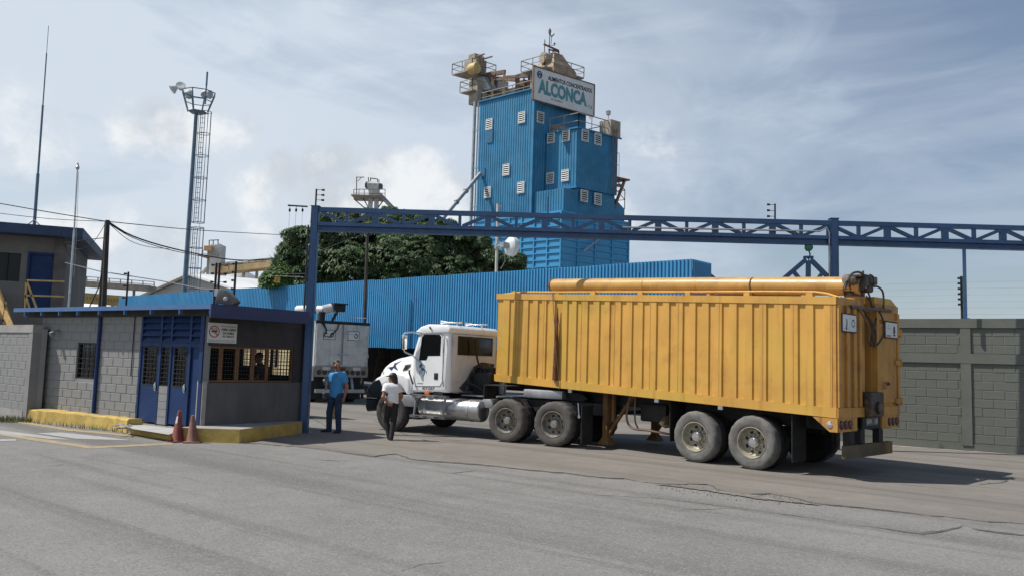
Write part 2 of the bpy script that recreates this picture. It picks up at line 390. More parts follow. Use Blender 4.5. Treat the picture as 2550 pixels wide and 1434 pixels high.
EDGE = [(612, 1104), (640, 1104), (700, 1109), (760, 1114), (830, 1122), (880, 1130), (930, 1136), (985, 1130), (1030, 1144), (1090, 1149), (1150, 1153), (1250, 1162), (1330, 1171), (1400, 1177),
        (1500, 1188), (1560, 1192), (1620, 1203), (1700, 1206), (1760, 1205), (1800, 1222), (1850, 1232), (1920, 1228), (1975, 1240), (2050, 1256), (2120, 1262), (2220, 1272), (2320, 1284), (2430, 1296), (2560, 1306)]
def rough_line(px, seg=.12, amp=.035):
    out = []
    P = [gp(*p) for p in px]
    for a, b in zip(P, P[1:]):
        k = max(1, int((b - a).length / seg))
        for i in range(k):
            q = a.lerp(b, i / k); out.append(q + V((ru(-amp, amp), ru(-amp, amp), 0)))
    out.append(P[-1]); return out
edge = rough_line(EDGE)
ap = MB()
far = [V((30, 14, 0)), V((40, 60, 0)), V((-20, 60, 0)), V((-4.6, 21, 0)), V((-5.0, 19.9, 0)), V((-5.35, 17.6, 0))]
top = [p + V((0, 0, .012)) for p in edge]
poly = top + [p + V((0, 0, .012)) for p in far]
ap.add(poly, [tuple(range(len(poly)))])
ap.add([p for e, t in zip(edge, top) for p in (V((e.x, e.y, 0)), t)], [(2 * i, 2 * i + 1, 2 * i + 3, 2 * i + 2) for i in range(len(edge) - 1)])
tag(ap.build('pavement', m_apron), kind='structure')

def strip(name, px, w0, w1, m, z, seg=.1, amp=.02, label=None):
    L = rough_line(px, seg, amp) if isinstance(px[0], tuple) else px
    s = MB(); vs = []
    for i, p in enumerate(L):
        t = (L[min(i + 1, len(L) - 1)] - L[max(i - 1, 0)]).normalized(); nn = V((-t.y, t.x, 0))
        w = ru(w0, w1) * min(1, .25 + min(i, len(L) - 1 - i) * .2)
        vs += [p + nn * w + V((0, 0, z)), p - nn * w * ru(.6, 1.3) + V((0, 0, z))]
    s.add(vs, [(2 * i, 2 * i + 1, 2 * i + 3, 2 * i + 2) for i in range(len(L) - 1)])
    o = s.build(name, m); tag(o, kind='structure'); return o
def sub(a, b): return [e for e in edge][a:b]
strip('pavement_crack', [p + V((0, -.03, 0)) for p in edge[int(len(edge) * .16):int(len(edge) * .60)]], .008, .045, m_crack, .003)
strip('pavement_crack', [p + V((0, -.03, 0)) for p in edge[int(len(edge) * .66):int(len(edge) * .93)]], .006, .03, m_crack, .003)
strip('pavement_crack', [(1020, 1105), (1120, 1102), (1230, 1108)], .004, .014, m_crack, .016)
strip('pavement_crack', [(975, 1100), (1030, 1097), (1110, 1099), (1210, 1094)], .006, .014, m_crack, .016)
strip('asphalt_crack', [(1690, 1270), (1790, 1266), (1850, 1263)], .004, .012, m_crack, .004)
strip('asphalt_crack', [(1450, 1230), (1640, 1240), (1820, 1262), (2100, 1300)], .003, .010, m_crack, .004)
strip('asphalt_crack', [(780, 1143), (840, 1147), (870, 1146)], .01, .03, m_crack, .004)
strip('asphalt_crack', [(1120, 1178), (1180, 1172)], .01, .03, m_crack, .004)
strip('asphalt_crack', [(2050, 1188), (2200, 1202), (2330, 1216), (2420, 1229)], .003, .012, m_crack, .016)
strip('asphalt_crack', [(120, 1160), (150, 1157), (160, 1155)], .01, .03, m_crack, .004)
strip('asphalt_crack', [(1000, 1420), (1050, 1405), (1120, 1398)], .003, .01, m_crack, .004)
# broken-up strip beside the edge
rb = MB()
for i in range(170):
    t = rnd(); px = 1640 + 420 * t; py = 1206 + 42 * t + ru(-5, 13) + (8 if rnd() < .3 else 0)
    p = gp(px, py); r = ru(.004, .013)
    an = rnd() * 6.28; vs = [p + V((math.cos(an + k * 1.57) * r * ru(.6, 1.2), math.sin(an + k * 1.57) * r * ru(.6, 1.2), 0)) for k in range(4)]
    tp = [p + (v - p) * .6 + V((0, 0, r * ru(.3, .8) + .012)) for v in vs]
    rb.add(vs + tp, [(4, 5, 6, 7)] + [(k, (k + 1) % 4, 4 + (k + 1) % 4, 4 + k) for k in range(4)])
m_rub = mat('broken_asphalt_bits', (.19, .175, .155), .95, var=.3, scale=12)
tag(rb.build('gravel', m_rub), 'broken bits of asphalt scattered along the crumbled pavement edge', 'gravel', kind='stuff')
pb = MB()
for i in range(700):
    p = gp(ru(0, 2550), 1120 + 300 * rnd() ** 1.4); r = ru(.0015, .005)
    vs = [p + V((math.cos(k * 1.57 + i) * r, math.sin(k * 1.57 + i) * r, 0)) for k in range(4)]
    pb.add(vs + [p + V((0, 0, r * .5 + .0))], [(k, (k + 1) % 4, 4) for k in range(4)])
tag(pb.build('pebbles', mat('loose_pebbles', (.26, .25, .235), .95, var=.5, scale=20)), 'loose pebbles strewn thinly over the asphalt', 'pebbles', kind='stuff')
# water stain on the right
PATCH = True
def blob_strip(name, px, ws, m, z):
    L = [gp(*p) for p in px]; s = MB(); vs = []
    P = []
    for (a, wa), (b, wb) in zip(zip(L, ws), zip(L[1:], ws[1:])):
        for i in range(6): P.append((a.lerp(b, i / 6), wa + (wb - wa) * i / 6))
    P.append((L[-1], ws[-1]))
    for p, w in P:
        vs += [p + V((ru(-.01, .01), w * ru(.7, 1.3), z)), p - V((ru(-.01, .01), w * ru(.7, 1.3), -z))]
    s.add(vs, [(2 * i, 2 * i + 1, 2 * i + 3, 2 * i + 2) for i in range(len(P) - 1)])
    return tag(s.build(name, m), kind='structure')
blob_strip('asphalt_patch', [(1630, 1206), (1690, 1211), (1760, 1219), (1820, 1230), (1880, 1237), (1960, 1247), (2040, 1258)], [.02, .10, .17, .14, .20, .12, .03], mat('crumbled_asphalt', (.165, .150, .132), .95, var=.35, scale=7, bump=1., bscale=26, dirt=(.22, .205, .18), dirt_amt=.7, dscale=9), .014)
blob_strip('puddle', [(2110, 1305), (2180, 1312), (2240, 1322), (2290, 1328), (2340, 1323), (2390, 1312), (2398, 1306)], [.004, .010, .02, .06, .045, .02, .008], m_wet, .005)
blob_strip('puddle', [(2398, 1306), (2430, 1318), (2490, 1326), (2560, 1333)], [.01, .05, .07, .05], m_wet, .0052)
# worn road paint by the kerb
def paint(name, quad, m, z=.004): tag(MB().add([gp(*p) + V((0, 0, z)) for p in quad], [tuple(range(len(quad)))]).build(name, m), kind='structure')
paint('road_marking', [(0, 1077), (0, 1083), (110, 1100), (222, 1116), (232, 1111), (120, 1094)], m_lineY)
paint('road_marking', [(222, 1116), (430, 1106), (430, 1102), (232, 1111)], m_lineY, .0044)
paint('road_marking', [(0, 1080), (60, 1085), (120, 1092), (180, 1094), (60, 1078), (0, 1071)], m_lineW, .0048)
paint('road_marking', [(90, 1078), (190, 1092), (330, 1096), (250, 1086), (150, 1076)], m_lineW, .0052)
paint('road_marking', [(0, 1041), (60, 1048), (170, 1067), (300, 1080), (420, 1093), (420, 1096), (300, 1084), (160, 1071), (0, 1045)], m_lineY, .0056)
paint('road_marking', [(0, 1093), (0, 1098), (40, 1097), (40, 1093)], m_lineW, .006)

# ================================================================== BLOCK WALLS
def block_wall(parent, P0, dr, L, z0, z1, openings, m, mback, bw=.40, bh=.20, depth=.15, proud=.012, jit=.004, name='block', jw=.006, backname='wall'):
    """Masonry: a mortar backing with openings plus every block its own object. P0 on the face, dr along it, outward normal on the right of dr."""
    P0 = V(P0); d = V((dr[0], dr[1], 0)).normalized(); nn = V((d.y, -d.x, 0))
    ops = list(openings)
    xs = sorted(set([0, L] + [o[0] for o in ops] + [o[1] for o in ops])); w = MB()
    for a, b in zip(xs, xs[1:]):
        if b - a < 1e-4: continue
        cuts = sorted([(o[2], o[3]) for o in ops if o[0] <= a + 1e-5 and o[1] >= b - 1e-5]); z = z0
        for c0, c1 in cuts + [(z1, z1)]:
            if c0 - z > 1e-3: w.box(P0 + d * ((a + b) / 2) - nn * depth / 2 + V((0, 0, (z + min(c0, z1)) / 2 - P0.z)), (b - a, depth, min(c0, z1) - z), d, -nn)
            z = max(z, c1)
        if any(o[0] <= b + 1e-5 <= o[1] and o[2] <= z0 and o[3] >= z1 for o in ops) and w.v: w.build(backname, mback, parent, world=True); w = MB()
    if w.v: w.build(backname, mback, parent, world=True)
    # one shared block: front face chamfered
    c = .010
    vs = [(0, 0, 0), (1, 0, 0), (1, 0, 1), (0, 0, 1)]
    def blockmesh(bw_):
        s = MB(); W_, H_ = bw_ - jw * 2, bh - jw * 2
        a = [V((x, 0, z)) for x, z in ((-W_ / 2, -H_ / 2), (W_ / 2, -H_ / 2), (W_ / 2, H_ / 2), (-W_ / 2, H_ / 2))]
        b = [V((p.x - math.copysign(c, p.x), -proud, p.z - math.copysign(c, p.z))) for p in a]
        s.add(a + b, [(4, 5, 6, 7)] + [(k, (k + 1) % 4, 4 + (k + 1) % 4, 4 + k) for k in range(4)])
        return s.mesh(name, m)
    cache = {}; root = ROOTOF.get(parent.name, parent.name); inv = ROOTM[root].inverted()
    rows = int(round((z1 - z0) / bh)); cnt = 0
    R = Matrix(((d.x, -nn.x, 0), (d.y, -nn.y, 0), (0, 0, 1))).to_4x4()
    for r in range(rows):
        zc = z0 + (r + .5) * bh; x = -bw / 2 if r % 2 else 0.
        while x < L - .03:
            a, b = max(0, x), min(L, x + bw); x += bw
            segs = [(a, b)]
            for o in ops:
                if zc + bh * .3 > o[2] and zc - bh * .3 < o[3]:
                    ns = []
                    for (p, q) in segs:
                        if q <= o[0] or p >= o[1]: ns.append((p, q)); continue
                        if p < o[0]: ns.append((p, o[0]))
                        if q > o[1]: ns.append((o[1], q))
                    segs = ns
            for p, q in segs:
                if q - p < .06: continue
                key = round(q - p, 2)
                if key not in cache: cache[key] = blockmesh(key)
                o = bpy.data.objects.new(name, cache[key]); COL.objects.link(o); o.parent = parent; cnt += 1
                pos = P0 + d * ((p + q) / 2) + nn * ru(-jit, jit); pos.z = zc
                o.matrix_basis = inv @ Matrix.Translation(pos) @ R
    return cnt
def rect_on(P0, dr, pxs, z=None):
    """pixel corners -> (x0,x1,z0,z1) on the wall plane."""
    d = V((dr[0], dr[1], 0)).normalized(); Q = [onp(px, py, P0, d) for px, py in pxs]
    u = [(q - V((P0[0], P0[1], q.z))).dot(d) for q in Q]; zs = [q.z for q in Q]
    return min(u), max(u), min(zs), max(zs)
def U_of(P0, dr, px, py):
    d = V((dr[0], dr[1], 0)).normalized(); q = onp(px, py, P0, d); return (q - V((P0[0], P0[1], q.z))).dot(d), q.z
# ================================================================== RIGHT PERIMETER WALL
A_, B_ = gp(2210, 1108), gp(2550, 1133)
rwd = (B_ - A_).normalized(); rwn = V((rwd.y, -rwd.x, 0))
RW0 = A_ - rwd * 2.6; RWL = 9.5
rw = thing('perimeter_wall', 'grey green painted block wall with pilaster behind the yellow trailer', 'wall', RW0)
def rz(py): return onp(2404, py, RW0, rwd).z
zt, zb1, zm1, zm0 = rz(793), rz(816), rz(880), rz(904)
u0, _ = U_of(RW0, rwd, 2392, 900); u1, _ = U_of(RW0, rwd, 2418, 900)
nlow = 9; bhl = (zm0 - .20) / nlow
s = MB()
def wbox(mb, P, d, n, a, b, z0, z1, t0, t1, mi=0):
    mb.box(P + d * ((a + b) / 2) + n * ((t0 + t1) / 2) + V((0, 0, (z0 + z1) / 2)), (b - a, abs(t1 - t0), z1 - z0), d, -n, mi=mi)
for (a, b) in ((0, u0), (u1, RWL)):
    block_wall(rw, RW0 + rwd * a, rwd, b - a, .20, zm0 - .001, [], m_wallg, m_wallg, bw=.47, bh=bhl, jw=.0045, jit=.003, proud=.007)
    block_wall(rw, RW0 + rwd * a, rwd, b - a, zm1 + .001, zb1, [], m_wallg, m_wallg, bw=.47, bh=(zb1 - zm1) / 3, jw=.0045, jit=.003, proud=.007)
s = MB(); wbox(s, RW0, rwd, rwn, 0, RWL, zb1, zt, -.17, .055); s.build('top_beam', m_wallg, rw, world=True)
s = MB(); wbox(s, RW0, rwd, rwn, 0, RWL, zm0, zm1, -.17, .05); s.build('middle_beam', m_wallg, rw, world=True)
s = MB(); wbox(s, RW0, rwd, rwn, 0, RWL, -.1, .20, -.17, .02); s.build('footing', m_wallg, rw, world=True)
s = MB(); wbox(s, RW0, rwd, rwn, u0, u1, .14, zm0, -.17, .045); wbox(s, RW0, rwd, rwn, u0, u1, zm1, zb1, -.17, .045); s.build('pilaster', m_wallg, rw, world=True)
tag(strip('dirt_strip', [p for p in [RW0 + rwd * (i * .2) + rwn * .12 for i in range(48)]], .05, .12, mat('pale_dust', (.36, .33, .29), .95, var=.2), .017), kind='structure')

# ================================================================== GUARD BOOTH
fdl = V((-.84, .543, 0)).normalized(); fdr = -fdl; fn = V((fdr.y, -fdr.x, 0))          # front wall, going left / right, outward normal
rdv = V((.60, .80, 0)); rn = V((rdv.y, -rdv.x, 0))                                     # gate-side wall
C0 = gp(497, 1065, .235); C0z = V((C0.x, C0.y, 0))
uL, _ = U_of(C0z, fdl, 90, 1000); PL = C0z + fdl * uL                                   # left end of the front wall
LF = uL
booth = thing('guard_booth', 'low grey block guard booth with blue door and flat blue edged roof', 'booth', C0z)
Rc = onp(527, 757, C0z + fn * .36, fdl); zr = Rc.z
wz = zr - .052
def FU(px, py): u, z = U_of(PL, fdr, px, py); return u, z
def fr(x0, y0, x1, y1):
    a, z1_ = FU(x0, (y0 + y1) / 2); b, _ = FU(x1, (y0 + y1) / 2); _, zA = FU((x0 + x1) / 2, y0); _, zB = FU((x0 + x1) / 2, y1); return a, b, zB, zA
wnd = fr(191, 853, 239, 943); d0 = FU(344, 950)[0]; d1 = LF - .012
fl = .22
block_wall(booth, PL, fdr, LF, fl, wz, [(wnd[0], wnd[1], wnd[2], wnd[3]), (d0, d1, 0, 9)], m_grey, m_grey, bw=.42, bh=.205, proud=.010, jit=.003, jw=.005)
# front window: frame, bars, pane
def opening_fill(parent, P, d, n, u0, u1, z0, z1, cols, rows, mfr, fw=.04, t=-.06, pane=True, bars=True, name='window'):
    f = MB()
    for (a, b, c, e) in ((u0, u0 + fw, z0, z1), (u1 - fw, u1, z0, z1), (u0 + fw, u1 - fw, z0, z0 + fw), (u0 + fw, u1 - fw, z1 - fw, z1)):
        wbox(f, P, d, n, a, b, c, e, t - .03, t + .03)
    o = f.build(name, mfr, parent, world=True)
    if bars:
        gg = MB()
        for i in range(1, cols): wbox(gg, P, d, n, u0 + (u1 - u0) * i / cols - .006, u0 + (u1 - u0) * i / cols + .006, z0 + fw, z1 - fw, t + .010, t + .022)
        for j in range(1, rows): wbox(gg, P, d, n, u0 + fw, u1 - fw, z0 + (z1 - z0) * j / rows - .006, z0 + (z1 - z0) * j / rows + .006, t + .023, t + .035)
        gg.build('grille', m_blk, o, world=True)
    if pane:
        q = MB(); wbox(q, P, d, n, u0 + fw, u1 - fw, z0 + fw, z1 - fw, t - .012, t - .006); q.build('pane', m_pane, o, world=True)
    return o
m_pane = bpy.data.materials.new('window_pane'); m_pane.use_nodes = True
_n = m_pane.node_tree.nodes; _l = m_pane.node_tree.links; _n.clear()
_t = _n.new('ShaderNodeBsdfTransparent'); _t.inputs[0].default_value = (.72, .74, .74, 1); _g = _n.new('ShaderNodeBsdfGlossy'); _g.inputs['Roughness'].default_value = .05
_f = _n.new('ShaderNodeFresnel'); _f.inputs[0].default_value = 1.5; _x = _n.new('ShaderNodeMixShader'); _o = _n.new('ShaderNodeOutputMaterial')
_l.new(_f.outputs[0], _x.inputs[0]); _l.new(_t.outputs[0], _x.inputs[1]); _l.new(_g.outputs[0], _x.inputs[2]); _l.new(_x.outputs[0], _o.inputs[0])
m_wframe = mat('window_brown', (.15, .07, .03), .6, var=.2, scale=5)
opening_fill(booth, PL, fdr, fn, *wnd, 4, 7, m_blk)
# vertical pipe at the wall joint
pu = FU(243, 950)[0]; s = MB(); s.tube([PL + fdr * pu + fn * .05 + V((0, 0, .2)), PL + fdr * pu + fn * .05 + V((0, 0, wz))], .045, 8); s.build('downpipe', m_bblue, booth, world=True)
# broken joint line: conduit
cu0 = FU(331, 900)[0]; s = MB(); s.tube([PL + fdr * cu0 + fn * .03 + V((0, 0, wz)), PL + fdr * cu0 + fn * .03 + V((0, 0, 1.25))], .012, 6); s.build('conduit', m_blk, booth, world=True)
# camera-like lamp on the wall
lu, lz = FU(150, 822); s = MB(); s.tube([PL + fdr * lu + V((0, 0, lz)), PL + fdr * lu + fn * .14 + V((0, 0, lz - .02))], .03, 8); s.lathe([(0, 0), (.05, 0), (.06, .12), (0, .12)], PL + fdr * lu + fn * .14 + V((0, 0, lz - .06)), fn + V((0, 0, -.5)), 10); s.build('wall_lamp', m_steel, booth, world=True)
# door front: blue frames, two leaves, fixed middle with block pier, louvres
zl0, zl1 = FU(400, 853)[1], wz
zd = fl + .03; zmid = FU(400, 960)[1]; ztop = FU(400, 862)[1]
c1, c2, c3 = FU(395, 950)[0], FU(421, 950)[0], FU(468, 950)[0]
s = MB()
for a, b in ((d0, d0 + .06), (c1 - .03, c1 + .03), (c2 - .03, c2 + .03), (c3 - .03, c3 + .04), (d1 - .12, d1)):
    wbox(s, PL, fdr, fn, a, b, fl, wz, -.08, .012)
wbox(s, PL, fdr, fn, d0 + .06, d1 - .10, ztop, zl0, -.075, .008)
s.build('door_frame', m_bblue, booth, world=True)
for a, b in ((d0 + .065, c1 - .035), (c2 + .035, c3 - .035)):
    s = MB(); wbox(s, PL, fdr, fn, a, b, zd, zmid, -.055, -.01)
    for p, q in ((a, a + .07), (b - .07, b)): wbox(s, PL, fdr, fn, p, q, zmid, ztop - .002, -.055, -.01)
    dr_ = s.build('door', m_bblue, booth, world=True)
    opening_fill(dr_, PL, fdr, fn, a + .071, b - .071, zmid + .001, ztop - .003, 4, 9, m_blk, fw=.025, t=-.035, name='window')
    s = MB(); P = PL + fdr * (b - .05) + V((0, 0, zmid - .02)); s.bar(P + fn * -.005, P + fn * .02, .03, .10); s.tube([P + fn * .02 + V((0, 0, .09)), P + fn * .045 + V((0, 0, .05)), P + fn * .045 + V((0, 0, -.05)), P + fn * .02 + V((0, 0, -.09))], .014, 6); s.build('handle', m_chrome, dr_, world=True)
s = MB(); wbox(s, PL, fdr, fn, c1 + .031, c2 - .031, fl, zmid, -.08, -.005); pier = s.build('pier', m_grey, booth, world=True)
for j in range(5):
    h = (zmid - fl) / 5; s = MB(); wbox(s, PL, fdr, fn, c1 + .035, c2 - .035, fl + j * h + .005, fl + (j + 1) * h - .005, -.004, .006); s.build('block', m_grey, pier, world=True)
opening_fill(booth, PL, fdr, fn, c1 + .031, c2 - .031, zmid, ztop, 3, 9, m_blk, fw=.025, t=-.035)
for (a, b) in ((d0 + .065, c1 - .035), (c1 + .035, c2 - .035), (c2 + .035, c3 - .035), (c3 + .045, d1 - .105)):
    for j in range(5):
        zc = zl0 + (zl1 - zl0) * (j + .5) / 5; h = (zl1 - zl0) / 5
        q = PL + fdr * ((a + b) / 2) + fn * -.03 + V((0, 0, zc))
        s = MB(); s.box(q, (b - a, .02, h * 1.1), fdr, (-fn + V((0, 0, -.55))).normalized(), (V((0, 0, 1)) - fn * .55).normalized()); s.build('louvre', m_bblue, booth, world=True)
s = MB(); wbox(s, PL, fdr, fn, c3 + .045, d1 - .105, fl, zl0, -.06, -.03); s.build('side_panel', m_bblue, booth, world=True)
# sagging conduit below the eave
s = MB(); P1 = PL + fdr * (d0 - .1) + fn * .05; P2 = PL + fdr * (d1 - .3) + fn * .05
s.tube([P1 + (P2 - P1) * (i / 8) + V((0, 0, wz - .03 - .10 * math.sin(i / 8 * 3.14) * (1 if i < 6 else .5))) for i in range(9)], .010, 5); s.build('cable', m_wire, booth, world=True)
# gate-side wall: sill wall, window band, upper wall
uR, _ = U_of(C0z, rdv, 752, 1000)
zs = onp(600, 952, C0z, rdv).z; zw = onp(600, 863, C0z, rdv).z
s = MB(); wbox(s, C0z, rdv, rn, .10, uR, .1, zs, -.16, .0); s.build('sill_wall', mat('sill_grey_shaded', (.115, .112, .11), .9, var=.12, scale=2, bump=.5, streak=.3), booth, world=True)  # booth grey darkened, the shade under the eave put into its colour
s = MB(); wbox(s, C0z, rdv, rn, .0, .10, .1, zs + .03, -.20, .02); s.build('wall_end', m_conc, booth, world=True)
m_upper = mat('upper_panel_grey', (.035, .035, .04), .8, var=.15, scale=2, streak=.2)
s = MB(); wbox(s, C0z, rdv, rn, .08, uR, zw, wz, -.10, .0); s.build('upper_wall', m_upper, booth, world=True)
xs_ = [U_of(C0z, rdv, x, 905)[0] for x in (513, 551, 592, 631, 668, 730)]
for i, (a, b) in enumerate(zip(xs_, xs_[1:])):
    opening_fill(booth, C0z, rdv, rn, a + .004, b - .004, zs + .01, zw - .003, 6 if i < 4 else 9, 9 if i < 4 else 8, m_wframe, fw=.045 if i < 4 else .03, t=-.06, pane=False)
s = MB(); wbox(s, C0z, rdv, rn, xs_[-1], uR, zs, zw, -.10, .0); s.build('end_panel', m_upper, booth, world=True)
s = MB(); s.bar(C0z + rdv * .03 + V((0, 0, zs + .035)) - rn * .08, C0z + rdv * .03 + V((0, 0, wz)) - rn * .08, .13, .13, up=rdv); s.build('corner_post', m_bblue, booth, world=True)
# back walls, floor, roof
DB = uR
s = MB(); B0 = PL - fn * DB
bo = []
for (x0, y0, x1, y1) in ((598, 866, 684, 912), (671, 867, 729, 935), (436, 864, 466, 896), (409, 864, 424, 892)):
    a, z1_ = U_of(B0, fdr, x0, (y0 + y1) / 2); b, _ = U_of(B0, fdr, x1, (y0 + y1) / 2); _, zA = U_of(B0, fdr, (x0 + x1) / 2, y0); _, zB = U_of(B0, fdr, (x0 + x1) / 2, y1)
    bo.append((a, b, zB, zA))
xs = sorted(set([0, LF - .05] + [q for o in bo for q in o[:2]]))
for a, b in zip(xs, xs[1:]):
    z = 0.
    for c, e in sorted([(o[2], o[3]) for o in bo if o[0] <= a + 1e-5 and o[1] >= b - 1e-5]) + [(wz, wz)]:
        if c - z > 1e-3: wbox(s, B0, fdr, fn, a, b, z, c, -.12, 0)
        z = max(z, e)
s.build('back_wall', m_dkint, booth, world=True)
for o in bo[:2]:
    opening_fill(booth, B0, fdr, fn, *o, 7, 8, m_blk, fw=.02, t=-.06, pane=False)
s = MB(); wbox(s, PL, fdr, fn, 0, .15, 0, wz, -DB, -.16); s.build('end_wall', m_grey, booth, world=True)
s = MB(); q = [PL, C0z, C0z + rdv * uR, B0]; s.add([p + V((0, 0, .2)) for p in q] + [p for p in q], [(0, 1, 2, 3), (7, 6, 5, 4), (0, 4, 5, 1), (1, 5, 6, 2), (2, 6, 7, 3), (3, 7, 4, 0)]); s.build('floor_slab', m_conc, booth, world=True)
# roof: slab, front fascia coloured as sunlit, deep gate-side fascia coloured as shaded
rl, _ = U_of(Rc, fdl, 35, 779); Rl = Rc + fdl * rl; Rl.z = zr
rr_, zr2 = U_of(Rc, rdv, 757, 773)
Rr = Rc + rdv * (rr_ + .15); Rr.z = zr
Bk1 = Rl - fn * (DB + .9); Bk1.z = zr; Bk2 = Rr + fdl * 1.0; Bk2.z = zr
s = MB(); q = [Rl, Rc, Rr, Bk2 + rdv * .3, Bk1]
n5 = len(q); s.add([p for p in q] + [p - V((0, 0, .05)) for p in q], [tuple(range(n5)), tuple(range(2 * n5 - 1, n5 - 1, -1))] + [(i, n5 + i, n5 + (i + 1) % n5, (i + 1) % n5) for i in range(n5)])
s.build('roof', m_bblue, booth, world=True)
m_fasc = mat('fascia_blue_lit', (.060, .140, .31), .45, var=.1, scale=3)
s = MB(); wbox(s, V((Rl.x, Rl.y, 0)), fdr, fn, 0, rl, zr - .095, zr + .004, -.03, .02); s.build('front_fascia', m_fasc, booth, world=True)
m_fascd = mat('fascia_blue_shaded', (.007, .026, .105), .45, var=.1, scale=3)
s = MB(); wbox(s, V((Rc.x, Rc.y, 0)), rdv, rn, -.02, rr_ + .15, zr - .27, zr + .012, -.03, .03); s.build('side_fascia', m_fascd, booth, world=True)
s = MB(); wbox(s, V((Rl.x, Rl.y, 0)), fdr, fn, 0, rl - .05, zr - .22, zr - .06, -.34, -.28); s.build('eave_beam', m_dkint, booth, world=True)
for px in (62, 103, 147, 193, 246, 310, 375, 447, 523):
    u, _ = U_of(V((Rl.x, Rl.y, 0)), fdr, px, 780); s = MB(); wbox(s, V((Rl.x, Rl.y, 0)), fdr, fn, u - .014, u + .014, zr - .20, zr - .096, -.06, .015); s.build('rafter', m_fasc, booth, world=True)
# cream wall across the lane behind the booth, seen through the back windows
cw = thing('yard_wall', 'sunlit cream wall seen through the guard booth windows', 'wall', B0 - fn * 3)
cu1 = U_of(B0 - fn * 3, fdr, 752, 900)[0]
for nm, z0_, z1_, th_ in (('wall', 0, 2.3, .15), ('coping', 2.302, 2.4, .22)):
    s = MB(); s.box(B0 - fn * 3 + fdr * (cu1 - 3) + V((0, 0, (z0_ + z1_) / 2)), (6., th_, z1_ - z0_), fdr, -fn); s.build(nm, m_cream, cw, world=True)

# no-smoking sign
sg = thing('no_smoking_sign', 'white rectangular no smoking sign above the booth windows', 'sign', onp(515, 851, C0z + rn * .03, rdv))
P = onp(515.6, 852, C0z + rn * .03, rdv); Pw = (onp(588.5, 853, C0z + rn * .03, rdv) - P).dot(rdv); Ph = onp(517, 801.5, C0z + rn * .03, rdv).z - P.z
ZZ = V((0, 0, 1))
s = MB(); s.box(P + rdv * Pw / 2 + ZZ * Ph / 2 - rn * .008, (Pw, .012, Ph), rdv, -rn); bd = s.build('board', m_signw, sg, world=True)
def sgp(x, y): return P + rdv * (Pw * x) + ZZ * (Ph * y)
s = MB()
for (t, x, y, w, h, b) in (('ESTE ES UN AMBIENTE', .44, .81, .53, .06, 0), ('100% LIBRE', .46, .62, .50, .13, .02), ('DE HUMO', .51, .44, .39, .125, .02), ('DE TABACO', .50, .29, .40, .10, .015), ('PROHIBIDO FUMAR EN ESTE AMBIENTE DE TRABAJO', .03, .11, .93, .045, 0), ('RESOLUCION PUBLICADA EN LA GACETA OFICIAL', .03, .045, .93, .04, 0)):
    put_text(s, t, sgp(x, y), rdv, ZZ, Ph * h, Pw * w, b)
flat(s, [(-.07, -.012), (.07, -.012), (.07, .016), (-.07, .016)], sgp(.22, .56), rdv, ZZ, .0035)
s.build('lettering', m_ink, sg, world=True)
s = MB(); ring(s, sgp(.22, .56), rdv, ZZ, Ph * .25, Ph * .295); k = Ph * .26
s.bar(sgp(.22, .56) + (rdv * -k + ZZ * k) * .7 + rn * .004, sgp(.22, .56) + (rdv * k - ZZ * k) * .7 + rn * .004, .022, .003, up=rn)
s.build('prohibition_ring', m_inkr, sg, world=True)
s = MB(); ring(s, sgp(.25, .68), rdv, ZZ, .02, .028, off=.003); ring(s, sgp(.29, .64), rdv, ZZ, .015, .022, off=.0032); s.build('smoke_curl', m_ink, sg, world=True)

# floodlight on the roof
fp = at(560, 758, Rc.y + .55); fl_ = thing('floodlight', 'grey box floodlight lying tilted on the booth roof corner', 'lamp', (fp.x, fp.y, zr))
s = MB(); s.bev([(-.17, .06), (.20, -.0), (.30, .10), (.06, .34), (-.10, .36)], (0, -.17, 0), (1, 0, 0), (0, 0, 1), -.34, .02); s.build('housing', mat('lamp_grey', (.10, .095, .09), .6, var=.2), fl_)
s = MB(); s.lathe([(0, .0), (.05, 0), (.05, .05), (.03, .06), (0, .06)], (.08, -.17, .14), (0, -1, 0), 14); s.build('lamp_socket', m_steel, fl_)
s = MB(); s.bx(-.19, -.11, -.15, .15, .2, .36); s.build('lens', m_alu, fl_)

# ================================================================== LEFT WALL AND KERBS
LW0 = gp(66, 1047); lwd = V((-.80, .60, 0)).normalized(); lwr = -lwd; lwn = V((lwr.y, -lwr.x, 0)); LWL = 8.5
zlt = onp(60, 808, LW0, lwd).z
lw = thing('perimeter_wall', 'grey block wall with concrete cap at the left end of the booth', 'wall', LW0)
block_wall(lw, LW0 + lwd * LWL, lwr, LWL - .22, .25, zlt - .20, [], m_grey, m_grey, bw=.42, bh=.205, proud=.006, jit=.002, jw=.004, depth=.18)
s = MB(); wbox(s, LW0 + lwd * LWL, lwr, lwn, 0, LWL, zlt - .20, zlt, -.22, .03); s.build('cap', m_conc, lw, world=True)
s = MB(); wbox(s, LW0 + lwd * LWL, lwr, lwn, LWL - .22, LWL, -.05, zlt - .2, -.22, .02); s.build('pilaster', m_grey, lw, world=True)
s = MB(); wbox(s, LW0 + lwd * LWL, lwr, lwn, 0, LWL - .22, -.05, .25, -.2, .03); s.build('footing', m_conc, lw, world=True)
e0 = LW0 - lwn * .22; e1 = PL - fn * .05
s = MB(); dd = (e1 - e0); s.box((e0 + e1) / 2 + ZZ * (zlt - .1) / 2, (dd.length + .02, .2, zlt - .1), dd.normalized(), V((-dd.y, dd.x, 0)).normalized()); s.build('return_wall', m_grey, lw, world=True)

